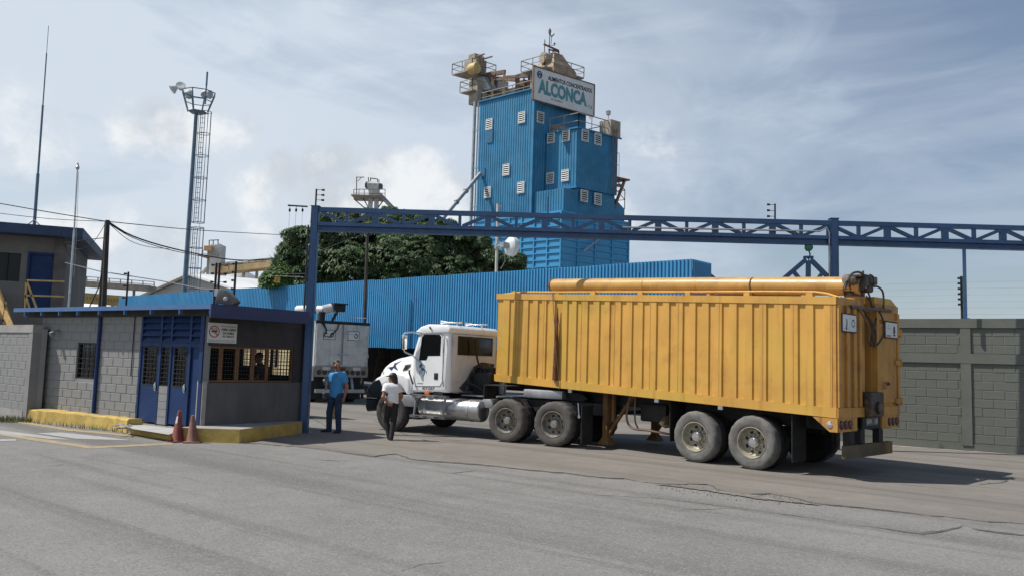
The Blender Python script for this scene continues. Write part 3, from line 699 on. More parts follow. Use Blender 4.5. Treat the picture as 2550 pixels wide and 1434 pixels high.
def kerb(name, px_front, depth, z, m, label, jit=0.0, pxz=0.0):
    P = [gp(x, y) for x, y in px_front]
    if jit: 
        Q = []
        for a, b in zip(P, P[1:]): Q += [a.lerp(b, i / 5) + V((ru(-jit, jit), ru(-jit, jit), 0)) for i in range(5)]
        P = Q + [P[-1]]
    s = MB(); rings = []
    for i, p in enumerate(P):
        t = (P[min(i + 1, len(P) - 1)] - P[max(i - 1, 0)]).normalized(); nb = V((-t.y, t.x, 0))
        zz_ = z + ru(-jit, jit) * 1.2
        rings.append([p - ZZ * .05, p + nb * .03 + ZZ * (zz_ - .035), p + nb * .06 + ZZ * zz_, p + nb * depth + ZZ * zz_, p + nb * depth - ZZ * .05])
    s.loft(rings, smooth=False); o = s.build(name, m); tag(o, label, kind='structure'); return o
kerb('kerb', [(64, 1047), (110, 1052), (200, 1060), (280, 1070), (312, 1076)], .75, .30, m_kerb, 'lumpy yellow concrete kerb at the foot of the booth front wall', .017)
kerb('kerb', [(290, 1074), (345, 1082), (425, 1096), (432, 1098)], 1.3, .16, m_kerb, 'low yellow edged step at the booth door', .006)
s = MB(); q = [gp(300, 1063, .17), gp(345, 1063, .17), gp(430, 1077, .17), gp(425, 1083, .17), gp(320, 1068, .17)]
st = MB(); st.add([gp(x, y, .166) for x, y in ((310, 1062), (318, 1065), (420, 1081), (450, 1070), (380, 1050), (330, 1050))], [(0, 1, 2, 3, 4, 5)]); tag(st.build('door_step', mat('white_step', (.40, .40, .39), .8, var=.1, dirt=(.3, .29, .28), dirt_amt=.4)), kind='structure')
kc = gp(595, 1103)
s = MB()
kp = [gp(432, 1098), kc, gp(752, 1079)]
inner = [C0z + fdl * .2, C0z + rdv * uR]
poly = [kp[0], kp[1], kp[2], inner[1], inner[0], kp[0] - fn * .6]
nq = len(poly)
s.add([p - ZZ * .05 for p in poly] + [p + ZZ * .285 for p in poly], [(i, (i + 1) % nq, nq + (i + 1) % nq, nq + i) for i in range(nq)])
tag(s.build('kerb', m_kerb), 'tall yellow kerb round the booth corner', kind='structure')
s = MB(); s.add([p + ZZ * .285 for p in poly], [tuple(range(nq))]); tag(s.build('kerb_top', m_conc), kind='structure')
# rubble and weeds at the kerb
s = MB()
for i in range(26):
    p = gp(ru(288, 325), ru(1052, 1068), .16); r = ru(.03, .10); vs = [p + V((ru(-1, 1) * r, ru(-1, 1) * r, ru(0, .7) * r)) for k in range(7)]
    b = bmesh.new(); [b.verts.new(v) for v in vs]; bmesh.ops.convex_hull(b, input=b.verts); b.verts.index_update(); s.bm(b)
tag(s.build('rubble', m_conc), 'small heap of grey concrete rubble on the kerb end', 'rubble', kind='stuff')
m_grass = mat('dry_grass', (.10, .12, .035), .8, var=.4, scale=9)
s = MB()
for i in range(900):
    t = rnd(); p = gp(ru(0, 80) if t < .6 else ru(80, 330), 0 + 1046 + ru(-4, 6)) if t < .6 else gp(*(lambda x: (x, 1051 + (x - 80) * .105 + ru(0, 3)))(ru(80, 310)))
    if t >= .6 and rnd() < .6: continue
    a = rnd() * 6.28; h = ru(.05, .17); w = .008; e = V((math.cos(a), math.sin(a), 0)); b = V((-e.y, e.x, 0))
    s.add([p + b * w, p - b * w, p + e * h * .5 + ZZ * h], [(0, 1, 2)])
tag(s.build('grass', m_grass), 'thin dry grass along the foot of the left wall and kerb', 'grass', kind='stuff')
# ================================================================== GATE FRAME
GL = gp(757, 1077); GR = V((12.5, 19.22, 0)); gd = (GR - V((GL.x, GL.y, 0))).normalized(); gn_ = V((gd.y, -gd.x, 0)); GP = V((GL.x, GL.y, 0))
gate = thing('gate_frame', 'tall dark blue steel gate portal with lattice truss beam over the entrance', 'gate', GP)
def GU(px, py): return U_of(GP, gd, px, py)
ztp = GU(785, 517)[1]; zbt = GU(785, 577)[1]
ur = GU(2076, 600)[0]
END = GU(2550, 600)[0] + 1.3
for u, zp in ((0., ztp + .02), (ur, ztp + .05)):
    s = MB(); P = GP + gd * u
    # I-section column: two flanges and web
    for k in (-1, 1): s.bar(P + gd * (.082 * k), P + gd * (.082 * k) + ZZ * zp, .016, .18, up=gn_)
    s.bar(P, P + ZZ * zp, .148, .012, up=gn_); s.bar(P + ZZ * zp, P + ZZ * (zp + .012), .22, .22, up=gn_); s.bar(P, P + ZZ * .02, .34, .34, up=gn_)
    s.bar(P + gn_ * .084, P + gn_ * .084 + ZZ * zp, .178, .012, up=gn_)
    s.build('post', m_blue, gate, world=True)
s = MB(); s.bar(GP + gd * .1 + ZZ * (ztp - .055), GP + gd * END + ZZ * (ztp - .055), .13, .11); s.build('top_chord', m_blue, gate, world=True)
s = MB()
b0 = GP + gd * .1; b1 = GP + gd * END
hz_ = zbt + .20
s.bar(b0 + ZZ * (zbt + .10) - gn_ * .02, b1 + ZZ * (zbt + .10) - gn_ * .02, .012, .17)
s.bar(b0 + ZZ * (zbt + .185) + gn_ * .03, b1 + ZZ * (zbt + .185) + gn_ * .03, .10, .085); s.bar(b0 + ZZ * (zbt + .01), b1 + ZZ * (zbt + .01), .17, .016)
s.build('bottom_chord', m_blue, gate, world=True)
zb_, zt_ = zbt + .232, ztp - .11
nodes = [785, 930, 1075, 1220, 1364, 1508, 1651, 1794, 1930, 2066]
U = [GU(x, 545)[0] for x in nodes]; U[0] = .1
step = (U[-1] - U[0]) / (len(U) - 1)
U = [U[0] + step * i for i in range(len(U))]; U2 = list(U)
while U2[-1] < END - step: U2.append(U2[-1] + step)
for i, (a, b) in enumerate(zip(U2, U2[1:])):
    mid = (a + b) / 2
    s = MB(); s.bar(GP + gd * mid + ZZ * zb_, GP + gd * mid + ZZ * zt_, .09, .07, up=gd); s.build('upright', m_blue, gate, world=True)
    if i: s = MB(); s.bar(GP + gd * a + ZZ * zb_, GP + gd * a + ZZ * zt_, .15, .08, up=gn_); s.build('upright', m_blue, gate, world=True)
    for p, q in ((a + .05, mid - .07), (b - .05, mid + .07)):
        s = MB(); s.bar(GP + gd * p + ZZ * zt_, GP + gd * q + ZZ * zb_, .075, .09, up=gn_); s.build('diagonal', m_blue, gate, world=True)
# conduit beside the left post and right post
s = MB(); P = GP + gd * -.16 - gn_ * .02
s.tube([P + V((0, 0, 2.2)), P + V((0, 0, ztp - 1.1)), P + gd * .02 + ZZ * (ztp - .95), P + gd * .08 + ZZ * (ztp - .9)], .028, 8); s.tube([P + gd * .07 + gn_ * .05 + ZZ * .3, P + gd * .07 + gn_ * .05 + ZZ * (ztp - .3)], .012, 6); s.build('conduit', m_steel, gate, world=True)
s = MB(); P = GP + gd * (ur - .13) + gn_ * .06
s.tube([P + ZZ * 2.2, P + ZZ * (zbt + .3), P - gd * .06 + ZZ * (zbt + .42), P - gd * .22 + ZZ * (zbt + .33), P - gd * 5 + ZZ * (zbt + .30)], .022, 8); s.build('conduit', m_steel, gate, world=True)
# small post standing on the wall that carries the far end
pu = onp(2404, 793, RW0, rwd) - rwn * .09; tpz = onp(2402, 616, RW0, rwd).z + .1
s = MB(); s.bar(V((pu.x, pu.y, zt)), V((pu.x + .0, pu.y + .0, tpz)), .08, .08, up=rwd); s.bar(V((pu.x, pu.y, zt)), V((pu.x, pu.y, zt + .015)), .26, .2, up=rwd)
q = GP + gd * ((V((pu.x, pu.y, 0)) - GP).dot(gd)); s.bar(V((pu.x, pu.y, tpz - .03)), V((q.x, q.y, zbt + .02)), .08, .06)
stub = s.build('support_post', m_blue, gate, world=True)

def efence(px0, py0, px1, py1, Y, label, arms, armdir=1, thick=.022, arm=.13, group='electric fence posts', base=None):
    """electric-fence rod with insulators on short arms"""
    b = at(px0, py0, Y); t_ = at(px1, py1, Y); o = thing('electric_fence_post', label, 'fence post', b, 0, group)
    s = MB(); s.tube([b, V((b.x, b.y, t_.z))], thick, 6); s.build('rod', m_blk, o, world=True)
    for k in range(arms):
        z = b.z + (t_.z - b.z) * (.95 - .62 * k / max(1, arms - 1)) if arms > 1 else t_.z
        s = MB(); p = V((b.x, b.y, z)); e = p + V((armdir * arm, 0, 0)); s.tube([p, e], .007, 5); s.tube([e, e + V((armdir * .07, 0, 0))], [.022, .030], 8); s.build('insulator', m_blk, o, world=True)
    return o
efence(786, 512, 784, 471, 19.6, 'electric fence rod with three insulators on the left gate post', 3, 1, group=None)
efence(1930, 555, 1927, 508, 20.2, 'electric fence rod with three insulators on the truss beam', 3, -1, group=None)
efence(1364, 535, 1365, 491, 19.9, 'short black rod sticking up from the middle of the truss', 0, 1, .018, group=None)
# three hanging insulators on an arm left of the post
o = thing('wire_bracket', 'black horizontal arm with three hanging insulators left of the gate post', 'bracket', GP + ZZ * ztp)
s = MB(); s.tube([at(766, 515, 19.6), at(717, 512, 19.6)], .022, 6); s.build('arm', m_blk, o, world=True)
for x in (722, 738, 754):
    s = MB(); p = at(x, 514, 19.6); s.tube([p, p - ZZ * .06], .006, 5); s.tube([p - ZZ * .06, p - ZZ * .10, p - ZZ * .14], [.018, .03, .018], 8); s.tube([p - ZZ * .14, p - ZZ * .9], .003, 4); s.build('insulator', m_blk, o, world=True)
# black fence rods
efence(757, 765, 756, 560, 19.2, 'thin grey conduit mast with black rods beside the gate post', 0, 1, .02, group=None)
efence(313, 772, 315, 677, 21.5, 'black electric fence post above the booth roof beside the timber pole', 3, -1, .025, .04)
efence(533, 757, 537, 655, 19.5, 'left post of the electric fence pair behind the roof floodlight', 4, -1, .03, .05)
efence(541, 757, 543, 655, 19.7, 'right post of the electric fence pair behind the roof floodlight', 4, 1, .03, .12)
efence(582, 752, 583, 652, 20.5, 'black electric fence post right of the roof floodlight', 4, -1, .03, .02)
efence(2396, 792, 2394, 688, 19.75, 'black electric fence post with insulators on the right wall', 6, -1, .03, .015)
s = MB()
wp = at(2395, 690, 19.75)
for k in range(6):
    z = zt + .12 + k * .16
    for a, b in ((-4.2, 0), (0, 2.2)):
        p = V((pu.x, pu.y, z)) + rwd * a; q = V((pu.x, pu.y, z)) + rwd * b; s.tube([p, (p + q) / 2 - ZZ * .01, q], .0022, 3, cap=False)
tag(s.build('fence_wire', m_steel), 'thin electric fence wires strung above the right wall', 'wire')
# hoist with lifting frame
hp = onp(2014, 608, GP, gd)
ho = thing('chain_hoist', 'green chain hoist with hook hanging under the truss', 'hoist', (hp.x, hp.y, zbt))
s = MB(); s.bev([(-.08, -.0), (.08, -.0), (.09, -.08), (.05, -.15), (-.05, -.15), (-.09, -.08)], (0, -.07, 0), (1, 0, 0), (0, 0, 1), -.14, .02); s.build('hoist_body', m_hoist, ho)
s = MB(); s.tube([(0, 0, -.14), (.03, 0, -.22), (.02, 0, -.32), (-.03, 0, -.33), (-.05, 0, -.29)], .018, 8); s.tube([(0, 0, -.3), (0, 0, -.52)], .014, 6); s.build('hook', m_blk, ho)
lf = thing('lifting_frame', 'dark blue A shaped lifting frame hanging from the chain hoist', 'frame', (hp.x, hp.y, zbt - .45))
def LP(px, py): return onp(px, py, GP, gd)
s = MB()
for a, b in (((2003, 640), (2006, 652)), ((2023, 640), (2020, 652))): s.bar(LP(*a), LP(*b), .05, .07, up=gn_)
s.bar(LP(2002, 640), LP(2024, 640), .04, .09, up=gn_); s.bar(LP(2003, 652), LP(2023, 652), .05, .09, up=gn_); s.build('head_bracket', m_blue, lf, world=True)
for a, b, w in (((2003, 650), (1948, 697), .10), ((2022, 650), (2068, 696), .10), ((2013, 652), (2012, 730), .10), ((1976, 676), (1992, 696), .08), ((2050, 676), (2036, 696), .08), ((1948, 697), (1940, 735), .1), ((2068, 696), (2074, 735), .1)):
    s = MB(); s.bar(LP(*a), LP(*b), w, .09, up=gn_); s.build('leg', m_blue, lf, world=True)
# ================================================================== WHEELS
TYRE = [(.285, -.03), (.31, -.012), (.36, -.002), (.41, 0.), (.45, -.006), (.475, -.022), (.492, -.045), (.5, -.07), (.5, -.20), (.492, -.225), (.46, -.255), (.41, -.262), (.285, -.235)]
def wheel_mesh(parent, kind):
    """wheel about its own centre, outer face at +y; kind: trailer / drive / steer"""
    mt = m_tyre if kind == 'trailer' else m_tyred if kind == 'steer' else MATS['drive_tyre']
    rm = m_rim if kind == 'trailer' else m_rimd
    s = MB()
    if kind == 'steer':
        prof = [(.285, -.028), (.288, -.015), (.275, -.02), (.265, -.05), (.24, -.06), (.2, -.03), (.15, .005), (.12, .01), (.115, .05), (.07, .07), (0, .07)]
    else:
        prof = [(.288, -.03), (.292, -.012), (.280, -.010), (.272, -.03), (.262, -.06), (.252, -.14), (.235, -.165), (.21, -.178), (.155, -.185), (.12, -.175), (.105, -.16), (0, -.16)]
    s.lathe(prof, (0, 0, 0), (0, 1, 0), 40)
    w = s.build('wheel', rm, parent)
    nt_ = 54
    def rad(j, k, r):
        if 5 <= j <= 9 and k % 3 == 0: return r - (.014 if kind == 'drive' else .006)
        return r
    s = MB(); s.lathe(TYRE, (0, 0, 0), (0, 1, 0), nt_, rad=rad); s.build('tyre', mt, w)
    if kind != 'steer':
        s = MB(); s.lathe([(r, t - .29) for r, t in TYRE], (0, 0, 0), (0, 1, 0), nt_, rad=rad); s.lathe([(.285, -.53), (.2, -.5), (0, -.5)], (0, 0, 0), (0, 1, 0), 24); s.build('tyre', m_blk, w)
    s = MB()
    if kind == 'steer': s.lathe([(.06, .06), (.06, .10), (.05, .11), (0, .11)], (0, 0, 0), (0, 1, 0), 16)
    else:
        s.lathe([(.105, -.17), (.10, -.10), (.085, -.07), (.078, -.065), (.078, -.05), (0, -.045)], (0, 0, 0), (0, 1, 0), 10)
        for k in range(8):
            a = k * math.pi / 4; s.lathe([(.014, -.075), (.014, -.048), (0, -.046)], (math.cos(a) * .07, 0, math.sin(a) * .07), (0, 1, 0), 6)
    s.build('hub', m_alu if kind == 'trailer' else m_rimd, w)
    s = MB()
    for k in range(10):
        a = k * math.pi / 5 + .2; s.lathe([(.017, -.19 if kind != 'steer' else -.01), (.017, -.155 if kind != 'steer' else .02), (0, -.152 if kind != 'steer' else .022)], (math.cos(a) * .142, 0, math.sin(a) * .142), (0, 1, 0), 6)
    s.build('wheel_nuts', m_rimd, w)['kind'] = 'stuff'
    if kind != 'steer':
        s = MB()
        for k in range(8):
            a = k * math.pi / 4 + .35; s.lathe([(.036, -.176), (.034, -.174), (0, -.174)], (math.cos(a) * .2, 0, math.sin(a) * .2), (0, 1, 0), 12)
        s.build('hand_hole', m_blk, w)['kind'] = 'stuff'
        s = MB(); s.tube([(.0, -.15, -.19), (.02, -.08, -.215), (.03, -.03, -.22)], .009, 6); s.build('valve', m_alu, w)
    return w
mat('drive_tyre', (.088, .08, .072), .9, var=.25, scale=6, dirt=(.045, .042, .04), dirt_amt=.5, dscale=5)

# ================================================================== YELLOW TRAILER
TA = .76; TO = V((5.584, 13.794, 0)); TD = V((-math.sin(TA), math.cos(TA), 0)); TN = V((-math.cos(TA), -math.sin(TA), 0))
TW, TLn = 2.68, 8.62
trl = thing('bulk_trailer', 'long yellow ribbed grain trailer with auger tube on top', 'trailer', TO, math.pi / 2 + TA)
def TL(px, py, y0=0.):
    p = onp(px, py, TO + TN * y0, TD); v = p - TO; return v.dot(TD), p.z
def TR(px, py, x0=0.):
    p = onp(px, py, TO + TD * x0, TN); v = p - TO; return v.dot(TN), p.z
zb = lambda x: 1.06 + .035 * x
ztq = lambda x: 3.135 + .046 * x
def slab(mb, x0, x1, y0, y1, fz0, fz1, mi=0):
    """box whose bottom and top follow the trailer's slope"""
    P = [V((x, y, f(x))) for f in (fz0, fz1) for x in (x0, x1) for y in (y0, y1)]
    return mb.add(P, [(0, 2, 3, 1), (4, 5, 7, 6), (0, 1, 5, 4), (2, 6, 7, 3), (0, 4, 6, 2), (1, 3, 7, 5)], mi=mi)
s = MB(); slab(s, .0, TLn, -.10, -.030, lambda x: zb(x) + .16, lambda x: ztq(x) - .13); s.build('side_wall', m_yel, trl)
s = MB(); slab(s, .0, TLn, -TW + .030, -TW + .10, lambda x: zb(x) + .16, lambda x: ztq(x) - .13); s.build('side_wall', m_yel, trl)
for y0, y1 in ((-.10, .012), (-TW - .012, -TW + .10)):
    s = MB(); slab(s, -.005, TLn + .02, y0, y1, zb, lambda x: zb(x) + .17); s.build('bottom_rail', m_yel, trl)
    s = MB(); slab(s, -.01, TLn + .03, y0 if y0 > -1 else y0 - .005, y1 if y0 > -1 else y1, lambda x: ztq(x) - .135, ztq)
    yi = (-.30, -.10) if y0 > -1 else (-TW + .10, -TW + .30)
    slab(s, -.01, TLn + .03, yi[0], yi[1], lambda x: ztq(x) - .05, lambda x: ztq(x) + .006); s.build('top_rail', m_yel, trl)
s = MB(); slab(s, .1, TLn, -TW + .3, -.3, lambda x: ztq(x) - .16, lambda x: ztq(x) - .10); s.build('roof_sheet', m_yelr, trl)
s = MB(); slab(s, .0, TLn, -TW + .1, -.10, lambda x: zb(x) + .02, lambda x: zb(x) + .12); s.build('floor', m_yelr, trl)
s = MB(); slab(s, TLn - .06, TLn + .005, -TW + .1, -.1, lambda x: zb(x) + .12, lambda x: ztq(x) - .1); s.build('front_wall', m_yel, trl)
lines = [1266, 1288, 1313, 1337, 1358, 1411, 1434, 1462, 1491, 1517, 1545, 1573, 1600, 1634, 1666, 1700, 1732, 1765, 1798, 1835, 1874, 1909, 1950, 1988, 2027]
xl = [TL(x, 880)[0] for x in lines]; xl = [TLn - .02] + xl
def rib(parent, xa, xb, y, sgn):
    """trapezoid rib between xa (front) and xb (rear)"""
    s = MB(); w = .022; fz0 = lambda x: zb(x) + .172; fz1 = lambda x: ztq(x) - .137
    vs = []
    for x, yy in ((xa, y - sgn * .030), (xa - w, y), (xb + .012, y), (xb, y - sgn * .030)):
        vs += [V((x, yy, fz0(x))), V((x, yy, fz1(x)))]
    s.add(vs, [(0, 1, 3, 2), (2, 3, 5, 4), (4, 5, 7, 6), (0, 2, 4, 6), (1, 7, 5, 3)]); return s.build('rib', m_yel, parent)
for i in range(1, len(xl)):
    a, b = xl[i - 1], xl[i]; sp = a - b
    if i == 6: rib(trl, b + .52 * sp * .5, b, 0, 1); rib(trl, a - .1 * sp, a - .42 * sp, 0, 1); continue
    rib(trl, b + sp * .60, b, 0, 1)
    rib(trl, b + sp * .60, b, -TW, -1)
rib(trl, xl[-1] - .16, .06, 0, 1)
# weld seams on wide plates
for x in (1283, 1352, 1446, 1529, 1618, 1688, 1790, 1899, 1975, 2068):
    q = TL(x, 880)[0]; s = MB(); slab(s, q - .006, q + .006, -.029, .0035, lambda x: zb(x) + .18, lambda x: ztq(x) - .14); s.build('weld_seam', m_yelr, trl)
# rusty strip
ra, rzt = TL(1391, 766); rb_, rzb = TL(1384, 950)
s = MB(); s.tube([(ra, .03, rzt), ((ra + rb_) / 2, .035, (rzt + rzb) / 2), (rb_, .03, rzb + .04)], [.012, .05, .065], 8); so_ = s.build('rusty_pipe', m_rust, trl); so_['label'] = 'rusty brown vertical pipe strapped to the yellow side'
s = MB(); p0 = TL(1378, 728); p1 = TL(1395, 968); pm = TL(1390, 850)
s.tube([(p0[0], .03, p0[1]), (pm[0], .09, pm[1]), (p1[0], .03, p1[1])], .009, 5); s.build('rope', m_brown, trl)
# tarp bar
s = MB(); pts = []
for x, y in ((1243, 734), (1305, 727), (1380, 727.5), (1480, 727), (1700, 727), (1900, 726), (2030, 727), (2060, 731), (2092, 741)):
    q = TL(x, y, -.1); pts.append((q[0], -.1, q[1]))
s.tube(pts, .022, 8); s.build('tarp_bar', m_yel, trl)
for x in (1282, 1480, 1597, 1715, 1862, 2018):
    q = TL(x, 733, -.1)[0]; s = MB(); s.bx(q - .06, q + .06, -.16, -.05, ztq(q) - .01, ztq(q) + .07); s.build('bar_bracket', m_yel, trl)
# auger
ay = -1.22
a0 = TL(1379, 712, ay); a1 = TL(2146, 713, ay); am = TL(1750, 711, ay)
s = MB(); s.tube([(a0[0], ay, a0[1]), (am[0], ay, am[1]), (a1[0], ay, a1[1])], .175, 24); auger = s.build('auger_tube', m_yeltube, trl)
for px in (1379, 1609, 1740, 1878):
    q = TL(px, 712, ay); s = MB(); r = .188 if px == 1379 else .179
    s.tube([(q[0] + .02, ay, q[1]), (q[0] - .02, ay, q[1])], r, 24); s.build('tube_band', m_rust if px in (1379, 1878) else m_yelr, auger)
for px in (1395, 1480, 1770, 2010):
    q = TL(px, 712, ay); s = MB(); s.bx(q[0] - .04, q[0] + .04, ay - .1, ay + .1, ztq(q[0]) - .1, q[1] - .12); s.build('cradle', m_yel, trl)
# rear face
xr = -.0
yL = [TR(x, 880)[0] for x in (2105, 2132, 2150, 2193, 2246)]
s = MB()
for (a, b) in ((-.0, -.95), (-1.62, -TW)):
    s.bx(-.0, .06, b, a, zb(0) + .17, ztq(0) - .135)
s.bx(.06, .42, -.98, -.95, zb(0) + .17, ztq(0)); s.bx(.06, .42, -1.62, -1.59, zb(0) + .17, ztq(0))
s.build('rear_wall', m_yelr, trl)
s = MB(); s.bx(.38, .42, -1.59, -.98, zb(0) + .1, ztq(0)); q = s.build('recess_panel', mat('rear_recess_rusty', (.20, .085, .03), .7, var=.3, scale=3, streak=.8, dirt=(.06, .03, .02), dirt_amt=.5), trl)
s = MB(); s.bx(-.035, .0, -TW, 0, zb(0) + .0, zb(0) + .17); s.build('rear_sill', m_yelr, trl)
for ya_, yb_ in ((-.95, .0), (-TW, -1.62)): s = MB(); s.bx(-.02, .0, ya_, yb_, ztq(0) - .135, ztq(0)); s.build('rear_header', m_yelr, trl)
for (a, b) in ((-.02, -.12), (-.34, -.46), (-.62, -.74), (-.86, -.95)):
    s = MB(); s.bx(-.045, 0, b, a, zb(0) + .18, ztq(0) - .14); s.build('rear_rib', m_yelr, trl)
for (a, b) in ((-1.62, -1.72), (-TW + .10, -TW)):
    s = MB(); s.bx(-.045, 0, b, a, zb(0) + .18, ztq(0) - .14); s.build('rear_rib', m_yelr, trl)
s = MB(); s.bx(-.028, -.001, -TW + .14, -1.76, zb(0) + .24, ztq(0) - .42); dr_ = s.build('rear_door', m_yelr, trl)
for z in (1.32, 2.05, 2.62):
    s = MB(); s.bx(-.06, -.02, -TW - .07, -TW + .22, z - .045, z + .045); s.tube([(-.05, -TW - .03, z - .08), (-.05, -TW - .03, z + .08)], .028, 8); s.build('hinge', m_yelr, dr_)
s = MB(); s.bx(-.04, 0, -TW, -1.62, ztq(0) - .42, ztq(0) - .37); s.bx(-.04, 0, -TW, -1.62, ztq(0) - .30, ztq(0) - .27); s.build('cross_bar', m_yelr, trl)
s = MB(); ring(s, (-.05, -1.92, 1.62), (0, -1, 0), (0, 0, 1), .045, .07, off=.01); s.tube([(-.03, -2.1, 1.64), (-.07, -2.1, 1.66)], .03, 6); s.build('latch', m_rust, dr_)
# raised rear end of the far top rail
zl_ = ztq(0) + .13
s = MB(); s.add([(.0, -TW + .30, zl_), (.85, -TW + .30, zl_ + .03), (.85, -TW - .01, ztq(0) - .02), (.0, -TW - .01, ztq(0) - .0), (.0, -1.62, ztq(0) - .06), (.9, -1.62, ztq(0) - .05), (.0, -1.62, zl_ - .01), (.85, -1.62, zl_ + .0)], [(0, 1, 2, 3), (0, 6, 7, 1), (0, 3, 4, 6), (1, 7, 5, 2), (4, 5, 7, 6)])
s.build('lid', m_yel, trl)
# discharge pipe and gearbox
sy = -1.27
g0 = TR(2142, 702, .25)
s = MB(); s.tube([(.22, sy, ztq(0) + .26), (.22, sy, zb(0) + .35)], .165, 20); s.build('discharge_pipe', m_yelr, trl)
gz = a1[1]
s = MB(); s.tube([(a1[0] + .05, ay, gz), (.34, ay, gz), (.20, ay, gz + .01), (.10, ay, gz - .05)], [.172, .17, .18, .15], 20); s.tube([(.22, sy, gz - .02), (.22, sy, ztq(0) + .1)], .18, 20); s.build('elbow', mat('oily_steel', (.03, .022, .018), .5, var=.5, scale=9, dirt=(.25, .14, .04), dirt_amt=.5, dscale=6), trl)
s = MB(); s.rbox(-.04, .30, ay - .30, ay + .10, gz - .10, gz + .22, .04); s.rbox(-.06, .1, ay - .42, ay - .1, gz + .05, gz + .2, .02); s.rbox(.06, .2, ay + .05, ay + .25, gz + .02, gz + .16, .03); s.tube([(.1, ay - .2, gz + .1), (.1, ay - .38, gz + .1)], .085, 14); s.tube([(.1, ay - .15, gz + .2), (.1, ay - .15, gz + .30)], .02, 6); s.bx(.0, .22, ay - .36, ay + .18, gz + .16, gz + .19); s.build('gearbox', MATS['oily_steel'], trl)
s = MB(); s.lathe([(0, 0), (.10, 0), (.11, .06), (.09, .14), (0, .15)], (.22, ay + .10, gz + .10), (.3, 1, .2), 14); s.build('motor', mat('motor_dirty', (.16, .14, .11), .7, var=.4, scale=8, dirt=(.03, .025, .02), dirt_amt=.7, dscale=7), trl)
def TRp(px, py, x0=-.06): q = TR(px, py, x0); return (x0, q[0], q[1])
m_hose = mat('hose_dusty', (.045, .034, .028), .7, var=.5, scale=14)
def hose(pts, r=.018, m=None, name='hose'):
    r = r * .85
    P = [V(p) for p in pts]; out = []
    for i in range(len(P) - 1):
        p0, p1, p2, p3 = P[max(i - 1, 0)], P[i], P[i + 1], P[min(i + 2, len(P) - 1)]
        for t in (0, .2, .4, .6, .8):
            out.append(.5 * ((2 * p1) + (p2 - p0) * t + (2 * p0 - 5 * p1 + 4 * p2 - p3) * t * t + (3 * p1 - p0 - 3 * p2 + p3) * t ** 3))
    out.append(P[-1]); s = MB(); s.tube(out, r, 7); return s.build(name, m or m_hose, trl)
hose([TRp(2104, 720), TRp(2112, 696), TRp(2125, 680), TRp(2142, 679), TRp(2155, 690)], .024)
hose([TRp(2158, 720), TRp(2172, 714), TRp(2188, 715), TRp(2199, 730), TRp(2200, 768)], .022)
hose([TRp(2157, 716), TRp(2166, 740), TRp(2172, 772)], .020)
hose([TRp(2157, 736), TRp(2170, 755), TRp(2180, 772)], .018)
hose([TRp(2166, 684), TRp(2174, 690), TRp(2176, 712)], .018)
hose([TRp(2138, 765), TRp(2152, 790), TRp(2162, 815), TRp(2163, 850)], .02, m_brown)
hose([TRp(2150, 768), TRp(2163, 790), TRp(2172, 820), TRp(2175, 858)], .018)
hose([TRp(2146, 766), TRp(2170, 800), TRp(2180, 830), TRp(2178, 860)], .02)
hose([TRp(2190, 775), TRp(2200, 800), TRp(2201, 830), TRp(2188, 855), TRp(2176, 862), TRp(2164, 850)], .017)
hose([TRp(2183, 790), TRp(2172, 830), TRp(2168, 862)], .018)
hose([TRp(2098, 722), TRp(2108, 700), TRp(2126, 712)], .011)
s = MB(); a = TR(2118, 763, -.05); b = TR(2217, 774, -.05); s.bar((-.05, a[0], a[1]), (-.05, b[0], b[1]), .06, .05); s.build('hose_rail', MATS['oily_steel'], trl)
s = MB(); s.rbox(-.16, .1, -1.62, -1.05, zb(0) + .0, zb(0) + .44, .03); s.tube([(-.16, -1.35, zb(0) + .16), (-.2, -1.35, zb(0) + .16)], .11, 14); s.build('discharge_box', MATS['oily_steel'], trl)
# rear signs
def rear_sign(px0, py0, px1, py1, kind):
    a = TR(px0, py0, -.05); b = TR(px1, py1, -.05); y0, y1 = a[0], b[0]; z1, z0 = max(a[1], b[1]), min(a[1], b[1]); w, h = y0 - y1, z1 - z0
    s = MB(); s.bx(-.062, -.046, y1, y0, z0, z1); o = s.build('sign_board', m_signw, trl)
    s = MB(); s.bx(-.060, -.045, y1 - .02, y0 + .02, z0 - .02, z1 + .02); s.build('sign_backing', m_blk, o)
    O = V((-.062, y0, z0)); X = V((0, -1, 0)); Y = V((0, 0, 1)); s = MB()
    if kind == 'a':
        c = O + X * w * .76 + Y * h * .5; ring(s, c, X, Y, h * .19, h * .23); ring(s, c + Y * h * .2, X, Y, h * .03, h * .06, off=.005); ring(s, c - Y * h * .2, X, Y, h * .02, h * .05, off=.005)
        c2 = O + X * w * .27 + Y * h * .58; ring(s, c2 + Y * h * .06, X, Y, h * .06, h * .10, .7); flat(s, [(-.03, -.12), (.0, -.16), (.03, -.02), (.02, .03)], c2, X, Y)
        put_text(s, 'ALCONCA C.A.', O + X * w * .08 + Y * h * .12, X, Y, h * .05, w * .4, 0)
    else:
        c = O + X * w * .72 + Y * h * .5; ring(s, c, X, Y, h * .2, h * .27, .62); flat(s, [(-.03, -.07), (.03, -.07), (0, .1)], c, X, Y); flat(s, [(-.05, -.11), (.05, -.11), (.05, -.085), (-.05, -.085)], c, X, Y, .005)
        ring(s, O + X * w * .25 + Y * h * .78, X, Y, h * .03, h * .05); put_text(s, 'ALCONCA', O + X * w * .12 + Y * h * .56, X, Y, h * .05, w * .3)
    s.build('emblem', m_ink, o)
    if kind == 'b': s = MB(); flat(s, [(w * .06, h * .05), (w * .44, h * .05), (w * .44, h * .14), (w * .06, h * .14)], O, X, Y); s.build('red_band', mat('faded_red', (.32, .10, .10), .6), o)
